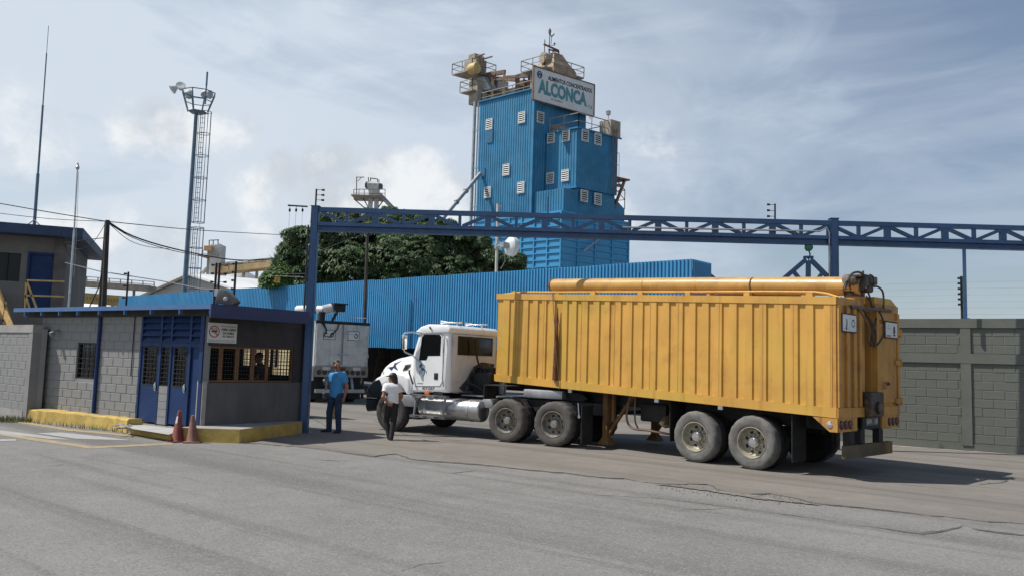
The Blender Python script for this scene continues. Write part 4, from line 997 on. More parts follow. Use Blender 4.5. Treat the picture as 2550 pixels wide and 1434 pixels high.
rear_sign(2097, 781, 2131, 826, 'a'); rear_sign(2204, 801, 2233, 841, 'b')
# lamp boards, plate, bumper
z1, z0 = zb(0), zb(0) - .24
for a, b in ((.0, -.78), (-1.85, -TW)):
    s = MB(); s.bx(-.02, .03, b, a, z0, z1); lb = s.build('lamp_board', m_yelr, trl)
    for k in range(3):
        y = (a - .14 - .17 * k) if a == 0 else (b + .14 + .17 * k)
        s = MB(); s.lathe([(.078, 0), (.075, .02), (.05, .03), (0, .034)], (-.02, y, (z0 + z1) / 2), (-1, 0, 0), 16); s.build('tail_lamp', m_red, lb)
q = [TL(2047, 1040), TL(2068, 1066), TL(2080, 1067), TL(2082, 1040)]
s = MB(); s.prism([(.42, z1), (.12, z0), (-.02, z0), (-.02, z1)], (0, .005, 0), (1, 0, 0), (0, 0, 1), .05); gs = s.build('gusset', m_yelr, trl)
s = MB(); s.lathe([(.06, 0), (.05, .015), (0, .02)], (.12, .006, z1 - .12), (0, 1, 0), 14); s.build('side_lamp', m_chrome, gs)
s = MB(); s.bx(-.03, .0, -1.75, -.98, z0 + .02, z1); s.build('plate_board', m_blk, trl)
s = MB(); s.bx(-.042, -.031, -1.62, -1.10, z0 + .08, z1 - .02); pl_ = s.build('number_plate', mat('plate_dark_grey', (.10, .10, .11), .6), trl)
s = MB(); put_text(s, 'A8PA', V((-.043, -1.12, z0 + .11)), (0, -1, 0), (0, 0, 1), .09, .22, .01); put_text(s, '1B', V((-.043, -1.46, z0 + .11)), (0, -1, 0), (0, 0, 1), .09, .12, .01); s.build('lettering', m_signw, pl_)
for y in (-.62, -1.05, -1.85):
    s = MB(); s.bx(.0, .12, y - .09, y + .09, .46, z0 + .02); s.build('bumper_post', m_blk, trl)
s = MB(); s.bx(-.06, .04, -2.22, -.28, .36, .58); s.build('bumper', mat('bumper_dirty', (.10, .075, .045), .8, var=.3, scale=3, dirt=(.30, .16, .04), dirt_amt=.7, dscale=1.6), trl)
# chassis
s = MB()
for y in (-.72, -1.9): slab(s, .15, 7.9, y - .07, y + .07, lambda x: zb(x) - .28, zb)
s.build('chassis_rail', m_blk, trl)
WX = (1.608, 2.831)
w0 = wheel_mesh(trl, 'trailer'); w0.location = (WX[0], 0, .5)
c = copy_child(w0, trl, (WX[1], 0, .5), (0, .7, 0))
for x in WX: copy_child(w0, trl, (x, -TW, .5), (0, .3, math.pi))
for x in WX: s = MB(); s.tube([(x, -.3, .5), (x, -TW + .3, .5)], .075, 10); s.bx(x - .5, x + .5, -.8, -.66, .62, .72); s.bx(x - .5, x + .5, -1.97, -1.83, .62, .72); s.build('axle', m_blk, trl)
for xx, y0 in ((TL(1972, 1100, -.06)[0], -.06), (TL(1668, 1040, -.12)[0], -.12)):
    for yy in (y0, -TW + .55):
        s = MB(); s.bx(xx - .008, xx + .008, yy - .52, yy, .22 if xx < 1 else .35, zb(xx) - .02); s.build('mudflap', m_blk, trl)
# landing gear, yellow
for yy in (-.45, -TW + .45):
    xa = TL(1512, 1030, -.45)[0]; f0 = TL(1505, 1074, -.45)[1]
    s = MB(); s.bar((xa, yy, zb(xa)), (xa, yy, .24), .13, .15); s.bar((xa, yy, .55), (xa, yy, .26), .10, .10); s.bar((xa - .16, yy - .03, zb(xa)), (xa - .16, yy - .03, .6), .07, .07); s.bar((xa - .75, yy, zb(xa) - .02), (xa - .07, yy, .35), .07, .06)
    s.add([V((xa, yy, .3)) + V((sx * .16, sy_ * .14, -.2)) for sx in (-1, 1) for sy_ in (-1, 1)] + [V((xa, yy, .3)) + V((sx * .05, sy_ * .05, 0)) for sx in (-1, 1) for sy_ in (-1, 1)], [(0, 2, 6, 4), (1, 5, 7, 3), (0, 4, 5, 1), (2, 3, 7, 6), (0, 1, 3, 2)])
    s.build('landing_leg', mat('leg_yellow_grimy_shaded', (.17, .09, .03), .8, var=.3, scale=4, dirt=(.05, .03, .02), dirt_amt=.6), trl)  # yellow browned: grime plus the shade under the trailer, painted into the leg
s = MB(); s.bar((xa, -.45, .78), (xa, -TW + .45, .78), .08, .08); s.build('leg_brace', m_blk, trl)
# air tank, valves and hoses underneath
xt = TL(1618, 1035, -.5)[0]; zt_b = TL(1618, 1050, -.5)[1]
s = MB(); s.rbox(xt - .38, xt + .3, -1.2, -.55, zt_b, zt_b + .38, .04); s.build('tool_box', m_blk, trl)
s = MB(); s.tube([(xt - .5, -.55, .72), (xt - .5, -.35, .70), (xt - .48, -.25, .68)], [.13, .12, .05], 14); s.build('air_tank', mat('brassy_steel', (.35, .30, .18), .3, .8, var=.2), trl)
hose([(xt + .45, -.4, zb(xt)), (xt + .5, -.35, .75), (xt + .35, -.35, .52), (xt - .1, -.36, .5), (xt - .6, -.4, .46)], .03, m_brown, 'pipe')
hose([(xt + .3, -.38, zb(xt)), (xt + .28, -.36, .7), (xt + .2, -.37, .52)], .022, m_brown, 'pipe')
for px in (1420, 1636, 1795):
    q = TL(px, 990); s = MB(); s.bx(q[0] - .05, q[0] + .05, -.03, .02, zb(q[0]) - .075, zb(q[0]) - .004); s.build('marker_lamp', m_alu, trl)

# ================================================================== WHITE TRACTOR
KA = 1.0; KO = V((.98, 17.95, 0)); 
trk = thing('tractor_truck', 'white day cab tractor truck pulling the yellow trailer', 'truck', KO, math.pi / 2 + KA)
KW = 2.42
WS = (0., 1.24, 4.741)
wd = wheel_mesh(trk, 'drive'); wd.location = (0, 0, .5)
copy_child(wd, trk, (WS[1], 0, .5), (0, .5, 0))
for x in WS[:2]: copy_child(wd, trk, (x, -KW, .5), (0, .2, math.pi))
ws = wheel_mesh(trk, 'steer'); ws.location = (WS[2], -.03, .5)
copy_child(ws, trk, (WS[2], -KW + .03, .5), (0, .2, math.pi))
for x in WS: s = MB(); s.tube([(x, -.3, .5), (x, -KW + .3, .5)], .09 if x < 2 else .06, 10); s.build('axle', m_blk, trk)
for y in (-.75, -KW + .75): s = MB(); s.bx(-.9, 5.4, y - .06, y + .06, .72, .98); s.build('chassis_rail', m_blk, trk)
s = MB(); s.prism([(-.35, 1.0), (.95, 1.0), (1.0, 1.06), (.9, 1.18), (-.3, 1.18), (-.45, 1.06)], (0, -.8, 0), (1, 0, 0), (0, 0, 1), .85); s.build('fifth_wheel', m_blk, trk)
# cab body
yN, yF = -.15, -2.27
cabp = [(3.01, 1.05), (4.16, 1.02), (4.20, 1.90), (4.04, 2.40), (3.96, 2.50), (3.05, 2.54)]
s = MB(); s.bev(cabp, (0, yN, 0), (1, 0, 0), (0, 0, 1), yN - yF, .07, 3); cab = s.build('cab', m_white, trk)
rp = [(3.02, 2.50), (4.06, 2.46), (4.10, 2.53), (3.92, 2.66), (3.70, 2.72), (3.10, 2.71), (3.00, 2.62)]
s = MB(); s.bev(rp, (0, yN + .035, 0), (1, 0, 0), (0, 0, 1), yN - yF + .07, .05, 3); s.build('cab_roof', m_white, trk)
def sidepanel(poly, m, name, parent, y=yN, proud=.006, t=.02, r=None):
    s = MB(); s.prism(poly, (0, y + proud, 0), (1, 0, 0), (0, 0, 1), t); return s.build(name, m, parent)
def inset(poly, d):
    c = V((sum(p[0] for p in poly) / len(poly), sum(p[1] for p in poly) / len(poly))); return [tuple(V(p) + (c - V(p)).normalized() * d) for p in poly]
door_ = [(4.06, 1.16), (4.10, 1.90), (3.98, 2.24), (3.90, 2.49), (3.30, 2.50), (3.23, 2.42), (3.20, 1.9), (3.20, 1.30), (3.27, 1.19)]
sidepanel(door_, m_blk, 'door_gap', trk, proud=.002)
door = sidepanel(inset(door_, .016), m_white, 'door', trk, proud=.010)
win = [(3.94, 1.84), (3.72, 1.84), (3.67, 1.95), (3.31, 1.96), (3.30, 2.40), (3.36, 2.45), (3.80, 2.45), (3.87, 2.36)]
sidepanel([(p[0] + (.02 if p[0] > 3.6 else -.02), p[1] + (.02 if p[1] > 2.2 else -.02)) for p in win], m_blk, 'window_seal', door, proud=.012)
sidepanel(win, m_glass, 'door_window', door, proud=.016)
s = MB(); s.bev([(3.34, 1.36), (3.46, 1.36), (3.46, 1.52), (3.34, 1.52)], (0, yN + .022, 0), (1, 0, 0), (0, 0, 1), .03, .008); s.build('handle', m_blk, door)
sidepanel([(3.80, 1.235), (3.98, 1.235), (3.98, 1.26), (3.80, 1.26)], m_steel, 'door_badge', door, proud=.013)
# prancing horse emblem (generic silhouette in blue strokes)
hb = MB()
for pl in ([(0, .26), (.05, .30), (.09, .27), (.10, .22), (.06, .21), (.03, .18), (.0, .2)], [(.06, .2), (.12, .2), (.19, .17), (.21, .11), (.15, .12), (.07, .13)], [(.03, .16), (.02, .09), (.0, .02), (.02, .02), (.05, .1)], [(.09, .12), (.07, .05), (.085, .05), (.11, .12)], [(.17, .12), (.15, .03), (.13, -.02), (.15, -.02), (.18, .04), (.2, .11)], [(.20, .14), (.24, .12), (.25, .05), (.235, .05), (.225, .1)]):
    flat(hb, [(-p[0] + .10, p[1]) for p in pl][::-1], (3.84, yN + .011, 1.44), (1, 0, 0), (0, 0, 1), -.002)
hb.build('horse_emblem', mat('emblem_blue', (.06, .16, .28), .5), door)
s = MB(); put_text(s, 'A5Y-DAY', (3.83, yN + .003, 1.095), (-1, 0, 0), (0, 0, 1), .085, .40, .025, .003); s.build('lettering', m_navy, trk)
# rear window and back wall dirt
s = MB(); s.bev([(yN - .10, 1.10), (yF + .10, 1.10), (yF + .10, 2.49), (yN - .10, 2.49)], (3.012, 0, 0), (0, 1, 0), (0, 0, 1), -.012, .004); s.build('back_panel', mat('cab_back_grimy_white', (.60, .59, .57), .45, var=.08, scale=2, dirt=(.28, .26, .24), dirt_amt=.7, dscale=1.6), cab)
s = MB(); s.bev([(-.45, 1.98), (-1.98, 1.98), (-1.98, 2.45), (-.45, 2.45)], (3.02, 0, 0), (0, 1, 0), (0, 0, 1), -.042, .012); s.build('window_seal', m_blk, trk)
s = MB(); s.bev([(-.48, 2.01), (-1.95, 2.01), (-1.95, 2.42), (-.48, 2.42)], (3.02, 0, 0), (0, 1, 0), (0, 0, 1), -.050, .012); s.build('rear_window', m_glass, trk)
s = MB(); s.add([(2.996, -.55, 1.16), (2.996, -.75, 1.08), (2.996, -2.1, 1.08), (2.996, -2.1, 1.78), (2.996, -1.5, 1.82), (2.996, -1.15, 1.70), (2.996, -.9, 1.40)], [tuple(range(7))]); s.build('exhaust_stain', mat('soot', (.05, .046, .042), .8, var=.6, scale=7, dirt=(.35, .34, .33), dirt_amt=.8, dscale=5), cab)
# hood loft
HSEC = ((4.16, 1.00, 1.96, 1.0), (4.6, .94, 1.93, 1.0), (5.0, .85, 1.86, 1.0), (5.25, .79, 1.77, .98), (5.42, .75, 1.67, .96), (5.52, .73, 1.55, .95), (5.57, .70, 1.38, .95), (5.59, .66, 1.15, .95))
def hood_y(x, z):
    for (x0, h0, t0_, b0_), (x1, h1, t1_, b1_) in zip(HSEC, HSEC[1:]):
        if x <= x1: break
    f = min(1, max(0, (x - x0) / (x1 - x0))); hw, tp_, bt_ = h0 + (h1 - h0) * f, t0_ + (t1_ - t0_) * f, b0_ + (b1_ - b0_) * f
    t = min(.985, max(0, (z - bt_) / (tp_ - bt_))); sn = t ** (1 / .42); return (yN + yF) / 2 + math.sqrt(1 - sn * sn) ** .28 * hw
rings = []
def sec(x, hw, zt_, zb_, sq=.28):
    yc = (yN + yF) / 2; pts = []
    for k in range(20):
        a = math.pi * k / 19; cx_, sz = math.cos(a), math.sin(a)
        pts.append(V((x, yc + math.copysign(abs(cx_) ** sq, cx_) * hw, zb_ + (zt_ - zb_) * (sz ** .42 if sz > 0 else 0))))
    return pts
for x, hw, zt_, zb_ in HSEC:
    rings.append(sec(x, hw, zt_, zb_))
s = MB(); s.loft(rings, closed=True); hood = s.build('hood', m_white, trk)
fpoly = [(4.19, .95), (4.20, 1.20), (4.26, 1.36), (4.42, 1.46), (4.72, 1.49), (5.05, 1.44), (5.30, 1.34), (5.47, 1.20), (5.58, 1.02), (5.60, .85), (5.36, .85), (5.30, 1.0), (5.12, 1.10), (4.741, 1.16), (4.45, 1.12), (4.33, 1.0), (4.31, .95)]
for y0 in (-.10, yF + .05 + .62):
    s = MB(); s.bev(fpoly, (0, y0, 0), (1, 0, 0), (0, 0, 1), .66, .07, 3); s.build('fender', m_white, trk)
s = MB(); s.bev([(5.12, .92), (5.24, .50), (5.60, .45), (5.66, .60), (5.64, .98), (5.55, 1.14), (5.40, 1.26), (5.20, 1.32), (5.10, 1.18)], (0, -.085, 0), (1, 0, 0), (0, 0, 1), .5, .05, 3)
s.bev([(5.24, .50), (5.60, .45), (5.66, .60), (5.64, .95), (5.40, .95)], (0, -.586, 0), (1, 0, 0), (0, 0, 1), KW - 1.17, .04, 2)
s.bev([(5.12, .92), (5.24, .50), (5.60, .45), (5.66, .60), (5.64, .98), (5.55, 1.14), (5.40, 1.26), (5.20, 1.32), (5.10, 1.18)], (0, -KW + .585, 0), (1, 0, 0), (0, 0, 1), .5, .05, 3); s.build('bumper', mat('bumper_gloss_black', (.010, .014, .020), .15, var=.1, spec=.6), trk)
s = MB(); s.bx(5.25, 5.70, -.10, -.07, .80, .82); s.build('bumper_strip', m_alu, trk)
s = MB(); s.lathe([(0, 0), (.11, 0), (.11, .05), (.09, .08), (0, .09)], (5.52, -.38, 1.13), (1, 0, .3), 16); s.lathe([(0, 0), (.11, 0), (.11, .05), (.09, .08), (0, .09)], (5.52, -2.04, 1.13), (1, 0, .3), 16); s.build('headlight', m_chrome, trk)
s = MB(); s.rbox(5.56, 5.63, -1.72, -.70, .98, 1.42, .03); s.build('grille', m_chrome, trk)
# hood vent, star emblem, mirror, mud guard
yv = hood_y(4.45, 1.63)
s = MB(); s.bev([(4.29, 1.53), (4.60, 1.53), (4.50, 1.70), (4.30, 1.73)], (0, yv + .01, 0), (1, 0, 0), (0, 0, 1), .10, .015); vent = s.build('vent', mat('vent_grey', (.30, .30, .30), .5), hood)
for k in range(4): s = MB(); s.bx(4.31, 4.50 + .02 * (3 - k), yv + .012, yv + .018, 1.56 + .036 * k, 1.58 + .036 * k); s.build('vent_slat', m_blk, vent)
st_ = MB(); vs_ = []
for k in range(10):
    a = k * math.pi / 5 + .25; r = (.16 if k not in (0, 4, 6) else .30) if k % 2 == 0 else .055
    vs_.append((4.99 + math.cos(a) * r * 1.1, 1.64 + math.sin(a) * r * .75 - math.cos(a) * .10))
def onhood(x, z): return V((x, hood_y(x, z) + .006, z))
for k in range(10):
    p, q = vs_[k], vs_[(k + 1) % 10]; c_ = (4.99, 1.64)
    for i in range(4):
        f0, f1 = i / 4, (i + 1) / 4; L_ = lambda u, f: (c_[0] + (u[0] - c_[0]) * f, c_[1] + (u[1] - c_[1]) * f)
        st_.add([onhood(*L_(p, f0)), onhood(*L_(p, f1)), onhood(*L_(q, f1)), onhood(*L_(q, f0))], [(0, 1, 2, 3)])
st_.build('star_decal', m_navy, hood)
s = MB()
mt_, mb_ = (4.33, -.02, 2.46), (4.12, -.12, 2.05)
s.tube([(3.84, yN, 2.50), (4.1, .0, 2.52), (4.30, .06, 2.50), (4.36, .07, 2.42), (4.34, .07, 2.12), (4.28, .05, 2.02), (4.10, -.06, 1.93), (3.80, yN + .03, 1.72)], .018, 8); mir = s.build('mirror_arm', m_chrome, trk)
s = MB(); s.rbox(4.24, 4.29, .0, .17, 2.08, 2.44, .02); s.build('mirror', m_chrome, mir)
s = MB(); s.tube([(3.84, yF, 2.50), (4.1, yF - .15, 2.52), (4.36, yF - .22, 2.42), (4.34, yF - .22, 2.12), (4.10, yF - .1, 1.93)], .018, 8); s.rbox(4.24, 4.29, yF - .32, yF - .15, 2.08, 2.44, .02); s.build('mirror_arm', m_chrome, trk)
s = MB(); s.tube([(3.16, yN + .03, 2.44), (3.15, yN + .05, 2.2), (3.17, yN + .05, 1.4), (3.14, yN + .03, 1.2)], .015, 7); s.build('grab_handle', m_alu, trk)
s = MB(); s.tube([(4.22, -.1, 1.56), (4.20, -.07, 1.50), (4.06, -.07, 1.22)], .022, 6); s.build('hood_latch', m_blk, hood)
for y, xf in ((-.62, 3.56), (-1.55, 3.45)):
    s = MB(); s.tube([(xf + .10, y, 2.80), (xf + .02, y, 2.80), (xf - .1, y, 2.79), (xf - .5, y, 2.79), (xf - .55, y, 2.79)], [.055, .04, .016, .016, .03], 12); s.bx(xf - .12, xf - .06, y - .02, y + .02, 2.70, 2.79); s.bx(xf - .42, xf - .38, y - .02, y + .02, 2.70, 2.79); s.build('air_horn', m_chrome, trk)
for k in range(3):
    s = MB(); s.lathe([(.06, 0), (.05, .04), (0, .055)], (3.85, -.5 - .7 * k, 2.67), (.2, 0, 1), 12); s.build('marker_lamp', m_orange, trk)
s = MB(); s.tube([(3.6, yN, 2.60), (3.6, yN + .07, 2.62), (3.6, yN + .07, 2.66)], .02, 6); s.build('roof_lug', m_blk, trk)
# fuel tank, straps, steps, battery box
s = MB(); s.lathe([(0, 0), (.23, 0), (.255, .02), (.265, .06), (.265, 1.78), (.255, 1.82), (.23, 1.84), (0, 1.85)], (2.07, -.34, .66), (1, 0, 0), 32); tank = s.build('fuel_tank', m_alu, trk)
for x in (2.40, 3.16, 3.68): s = MB(); s.lathe([(.266, -.03), (.272, -.03), (.272, .03), (.266, .03)], (x, -.34, .66), (1, 0, 0), 32); s.build('tank_strap', m_steel, tank)
s = MB(); s.bx(2.94, 4.0, -.10, .03, .90, .98); up_ = s.build('upper_step', m_alu, trk)
s = MB(); s.bx(2.96, 4.04, -.08, .05, .42, .48); lo_ = s.build('lower_step', m_alu, trk)
for st1, z, xx in ((up_, .94, (3.25, 3.62)), (lo_, .45, (3.2, 3.55, 3.8))):
    for x in xx: s = MB(); s.bx(x - .06, x + .06, .031 if z > .8 else .051, .036 if z > .8 else .056, z - .012, z + .012); s.build('reflector', m_red, st1)
for x in (3.0, 3.9): s = MB(); s.bar((x, -.02, .9), (x + .03, 0, .48), .03, .05); s.build('step_bracket', m_steel, trk)
s = MB(); s.rbox(3.92, 4.42, -.5, -.05, .66, .94, .02); s.build('battery_box', m_steel, trk)
s = MB(); s.bx(3.94, 4.30, -.9, -.15, .35, .9); s.build('inner_skirt', m_blk, trk)
s = MB(); s.bx(3.2, 3.5, yN - .1, yN - .02, .985, 1.06); s.build('step_well', m_blk, trk)
s = MB(); s.rbox(3.58, 3.72, yN - .03, yN + .04, .985, 1.055, .012); s.build('side_lamp', m_orange, trk)
# deck, boxes and hoses behind the cab
s = MB(); s.bx(1.75, 2.95, -2.2, -.95, .96, 1.0); s.bx(1.75, 2.9, -.95, -.55, .985, 1.01); s.build('deck_plate', m_steel, trk)
s = MB(); s.rbox(2.35, 2.85, -1.55, -.95, 1.0, 1.56, .02); s.build('battery_cabinet', m_blk, trk)
s = MB(); s.rbox(2.2, 2.4, -1.50, -1.38, 1.02, 1.5, .02); s.build('light_panel', m_steel, trk)
s = MB(); s.tube([(2.85, -.95, 2.42), (2.82, -1.05, 1.9), (2.75, -1.15, 1.55)], .025, 7); s.tube([(2.9, -1.0, 1.45), (2.8, -1.0, 1.7), (2.6, -1.1, 1.66), (2.5, -1.2, 1.6)], .03, 7); s.tube([(2.5, -1.3, 1.6), (2.3, -1.4, 1.72), (2.0, -1.5, 1.55), (1.6, -1.55, 1.25), (1.2, -1.5, 1.3)], .022, 7); s.tube([(2.5, -1.5, 1.6), (2.2, -1.6, 1.66), (1.8, -1.7, 1.3), (1.3, -1.6, 1.4)], .022, 7); s.tube([(2.85, -.72, 1.3), (2.6, -.85, 1.2), (2.4, -.9, 1.05)], .03, 7)
for k in range(10): s.rbox(2.4 + .05 * k, 2.44 + .05 * k, -1.5 + ru(0, .4), -1.1 + ru(0, .1), 1.5, 1.62 + ru(0, .1), .01, 1)
s.build('air_hose', m_blk, trk)
s = MB(); s.bx(1.86, 1.88, -.52, -.02, .96, 1.30); s.bx(1.2, 1.88, -.5, -.02, 1.28, 1.30); s.build('quarter_fender', m_blk, trk)
s = MB(); s.rbox(1.8, 2.1, -.6, -.3, .74, .95, .02); s.build('valve_box', m_steel, trk)
s = MB(); s.bx(-.72, -.70, -.55, -.02, .12, .95); s.build('mudflap', m_blk, trk)
s = MB(); s.tube([(-.62, -.02, 1.0), (-.66, -.0, .72)], .014, 6); s.tube([(-.655, -.0, .74), (-.67, .0, .68)], .03, 6); s.build('flap_hanger', m_alu, trk)
s = MB(); s.rbox(.1, 1.15, -1.0, -.6, 1.02, 1.22, .03); s.build('air_reservoir', m_steel, trk)

# ================================================================== WHITE TRAILER BEHIND
WA = math.radians(36); WYo = 31.5
w0_ = at(776, 1015, WYo); WO = V((w0_.x, w0_.y, 0)); WD = V((-math.sin(WA), math.cos(WA), 0)); WNn = V((-math.cos(WA), -math.sin(WA), 0))
wt = thing('bulk_trailer', 'dirty white grain trailer seen from the rear by the blue cladding', 'trailer', WO, math.pi / 2 + WA)
def WR(px, py, x0=0.): p = onp(px, py, WO + WD * x0, WNn); return (p - WO).dot(WNn), p.z
WWd = -WR(917, 870)[0]; wzt = WR(850, 801)[1]; wzb = WR(850, 912)[1]; wzs = WR(850, 938)[1]
s = MB(); s.bx(0.02, 9, -.06, 0, wzb, wzt); s.build('side_wall', m_whited, wt)
s = MB(); s.bx(0.02, 9, -WWd, -WWd + .06, wzb, wzt); s.bx(8.9, 9, -WWd + .06, -.06, wzb, wzt); s.build('side_wall', m_whited, wt)
s = MB(); s.bx(0.02, 9, -WWd + .06, -.06, wzt - .06, wzt); s.build('roof', m_roofw, wt)
for k in range(18): s = MB(); s.bx(.3 + k * .5, .42 + k * .5, .001, .04, wzb + .12, wzt - .1); s.build('rib', m_whited, wt)
for a, b in ((-.03, -WWd / 2 + .015), (-WWd / 2 - .015, -WWd + .03)):
    s = MB(); s.bx(-.05, .0, b, a, wzb + .05, wzt - .10); d_ = s.build('door', m_whited, wt)
    for z in (.25, .5, .8): zz_ = wzb + (wzt - wzb) * z; yy = a if a > -.5 else b; s = MB(); s.bx(-.075, -.05, yy - (.30 if a > -.5 else 0), yy + (0 if a > -.5 else .30), zz_ - .03, zz_ + .03); s.tube([(-.06, yy, zz_ - .07), (-.06, yy, zz_ + .07)], .03, 6); s.build('hinge', m_whited, d_)
    ya = a - .3 if a > -.5 else a - .2
    z0, z1 = WR(850, 845)[1], WR(850, 824)[1]; s = MB(); s.bx(-.062, -.051, ya - .46, ya, z0, z1); sb = s.build('sign_board', m_signw, d_)
    s = MB(); s.bx(-.060, -.050, ya - .48, ya + .02, z0 - .02, z1 + .02); s.build('sign_backing', m_blk, sb)
    s = MB(); ring(s, (-.062, ya - .34, (z0 + z1) / 2), (0, -1, 0), (0, 0, 1), .06, .10, .8); put_text(s, 'ALCONCA', V((-.062, ya - .04, z0 + .22)), (0, -1, 0), (0, 0, 1), .03, .14); s.build('emblem', m_ink, sb)
s = MB(); s.tube([(-.07, -WWd / 2 + .05, wzb + .1), (-.07, -WWd / 2 + .05, wzt - .12)], .02, 6); s.bx(-.09, -.05, -WWd / 2 - .25, -WWd / 2 + .2, wzb + .45, wzb + .5); s.build('lock_bar', m_steel, wt)
s = MB(); s.bx(-.04, .1, -WWd, 0, wzt - .10, wzt + .02); s.build('rear_header', m_blk, wt)
s = MB(); s.bx(-.02, .1, -WWd, 0, wzb - .0, wzb + .05); s.build('rear_sill', m_whited, wt)
s = MB(); s.bx(-.06, .05, -WWd - .0, .0, wzs, wzb - .002); lb = s.build('lamp_board', mat('lamp_board_dirty', (.22, .20, .18), .7, var=.3, scale=4, dirt=(.09, .075, .06), dirt_amt=.6), wt)
for k in range(9):
    y = -.2 - (WWd - .4) * k / 8; s = MB(); s.lathe([(.085, 0), (.08, .015), (0, .02)], (-.06, y, (wzs + wzb) / 2 - .03), (-1, 0, 0), 12); ring(s, (-.062, y, (wzs + wzb) / 2 - .03), (0, -1, 0), (0, 0, 1), .085, .10); s.build('tail_lamp', mat('lamp_dark', (.03, .018, .015), .4), lb)
for y in (-.5, -WWd / 2, -WWd + .5): s = MB(); s.bx(-.075, -.06, y - .16, y + .16, wzb - .15, wzb - .02); s.build('panel', m_whited if y != -WWd / 2 else m_rust, lb)
s = MB(); s.bx(-.02, .05, 0.001, .09, wzs - .15, wzb); s.build('side_board', m_whited, wt)
WWx = (1.2, 2.5)
w2 = wheel_mesh(wt, 'drive'); w2.location = (WWx[0], -.02, .5)
copy_child(w2, wt, (WWx[1], -.02, .5))
for x in WWx: copy_child(w2, wt, (x, -WWd + .02, .5), (0, 0, math.pi))
s = MB(); s.bx(.1, 8, -.7, -.56, wzs + .05, wzb); s.bx(.1, 8, -WWd + .56, -WWd + .7, wzs + .05, wzb); s.tube([(WWx[0], -.2, .5), (WWx[0], -WWd + .2, .5)], .09, 8); s.tube([(WWx[1], -.2, .5), (WWx[1], -WWd + .2, .5)], .09, 8); s.build('chassis', m_blk, wt)
for y in (-.05, -WWd + .6): s = MB(); s.bx(.45, .47, y - .55, y, .15, wzs); s.build('mudflap', m_blk, wt)
s = MB(); s.bx(-.05, .05, -WWd + .1, -.1, .42, .56); s.bar((0, -.6, .5), (.2, -.6, wzs), .08); s.bar((0, -WWd + .6, .5), (.2, -WWd + .6, wzs), .08); s.build('bumper', m_steel, wt)
# its auger and motor on top
a = WR(780, 771, .25); b = WR(830, 770, .25); c = WR(846, 763, .2)
hz2 = (a[1] + b[1]) / 2
s = MB(); s.tube([(1.6, a[0] + .1, hz2 + .02), (.9, a[0] - .05, hz2 + .02), (.35, b[0] + .35, hz2)], .16, 18); at_ = s.build('auger_tube', m_roofw, wt)
for t in (.25, .55): s = MB(); p = V((.9, a[0] - .05, hz2 + .02)).lerp(V((.35, b[0] + .35, hz2)), t); d3 = (V((.35, b[0] + .35, hz2)) - V((.9, a[0] - .05, hz2 + .02))).normalized(); s.tube([p - d3 * .03, p + d3 * .03], .17, 18); s.build('tube_band', m_blk, at_)
s = MB(); s.tube([(.35, b[0] + .40, hz2 - .02), (.3, b[0] + .06, hz2 + .08)], .20, 18); s.build('motor_drum', m_whited, wt)
s = MB(); s.rbox(.1, .5, c[0] - .22, c[0] + .18, hz2 - .05, hz2 + .24, .03); s.bx(.05, .5, c[0] - .3, c[0] + .3, hz2 + .24, hz2 + .29); s.bar((.2, c[0] + .1, hz2 - .05), (.1, c[0] + .35, wzt), .1, .06); s.tube([(.2, b[0] + .5, wzt), (.2, b[0] + .5, hz2 - .1)], .14, 12); s.build('gearbox', m_blk, wt)
for pts in ([(-.08, a[0] - .3, wzt - .02), (-.1, a[0] - .45, wzt - .35), (-.1, a[0] - .35, wzt - .6), (-.1, a[0] - .6, wzt - .62), (-.1, a[0] - .9, wzt - .3), (-.08, a[0] - 1.0, wzt)], [(-.08, a[0] - .2, wzt), (-.11, a[0] - .42, wzt - .3), (-.1, a[0] - .45, wzt - .5)]):
    s = MB(); s.tube(pts, .025, 7); s.build('hose', m_blk, wt)
s = MB(); s.tube([(.1, -WWd + .05, wzt), (.1, -WWd + .05, wzt + .22), (.1, -WWd + 1.1, wzt + .22)], .014, 6); s.build('roof_rail', m_alu, wt)
# ================================================================== BLUE CLAD LOADING SHED
def corr(mb, P, d, n, L, z0, z1, pitch, amp, flatf=.30, mi=0, crest=None):
    """corrugated sheet standing on the face P,d with outward normal n"""
    k = max(1, int(round(L / pitch))); pt = L / k; prof = []
    for i in range(k):
        x = i * pt
        if crest: prof += [(x, 0), (x + pt * (1 - crest - .16), 0), (x + pt * (1 - crest - .08), amp), (x + pt * .92, amp)]
        else: prof += [(x, 0), (x + pt * flatf, 0), (x + pt * .5, amp), (x + pt * (.5 + flatf), amp)]
    prof.append((L, 0))
    vs = []
    for x, a in prof:
        b = P + d * x + n * a; vs += [V((b.x, b.y, z0)), V((b.x, b.y, z1))]
    return mb.add(vs, [(2 * i, 2 * i + 2, 2 * i + 3, 2 * i + 1) for i in range(len(prof) - 1)], mi=mi)
fa = math.radians(49.7); SD = V((math.sin(fa), -math.cos(fa), 0)); SN = V((SD.y, -SD.x, 0))      # right / outward
sp0 = at(920, 780, 38.5); sp0.z = 0
sL, _ = U_of(sp0, SD, 296, 760); sR, _ = U_of(sp0, SD, 1724, 700)
szt = onp(920, 698, sp0, SD).z; szb = onp(920, 865, sp0, SD).z
S0 = sp0 + SD * sL; SLen = sR - sL
shed = thing('loading_shed', 'long loading shed clad in bright blue corrugated sheet above a dark bay', 'shed', S0)
shv = [m_fence, mat('fence_blue_faded', (.050, .27, .48), .5, var=.07, scale=.8, streak=.2, dirt=(.03, .14, .3), dirt_amt=.3), mat('fence_blue_dark', (.036, .24, .47), .5, var=.07, scale=.8, streak=.2, dirt=(.02, .11, .28), dirt_amt=.3)]
nsh = int(SLen / 1.029); wsh = SLen / nsh
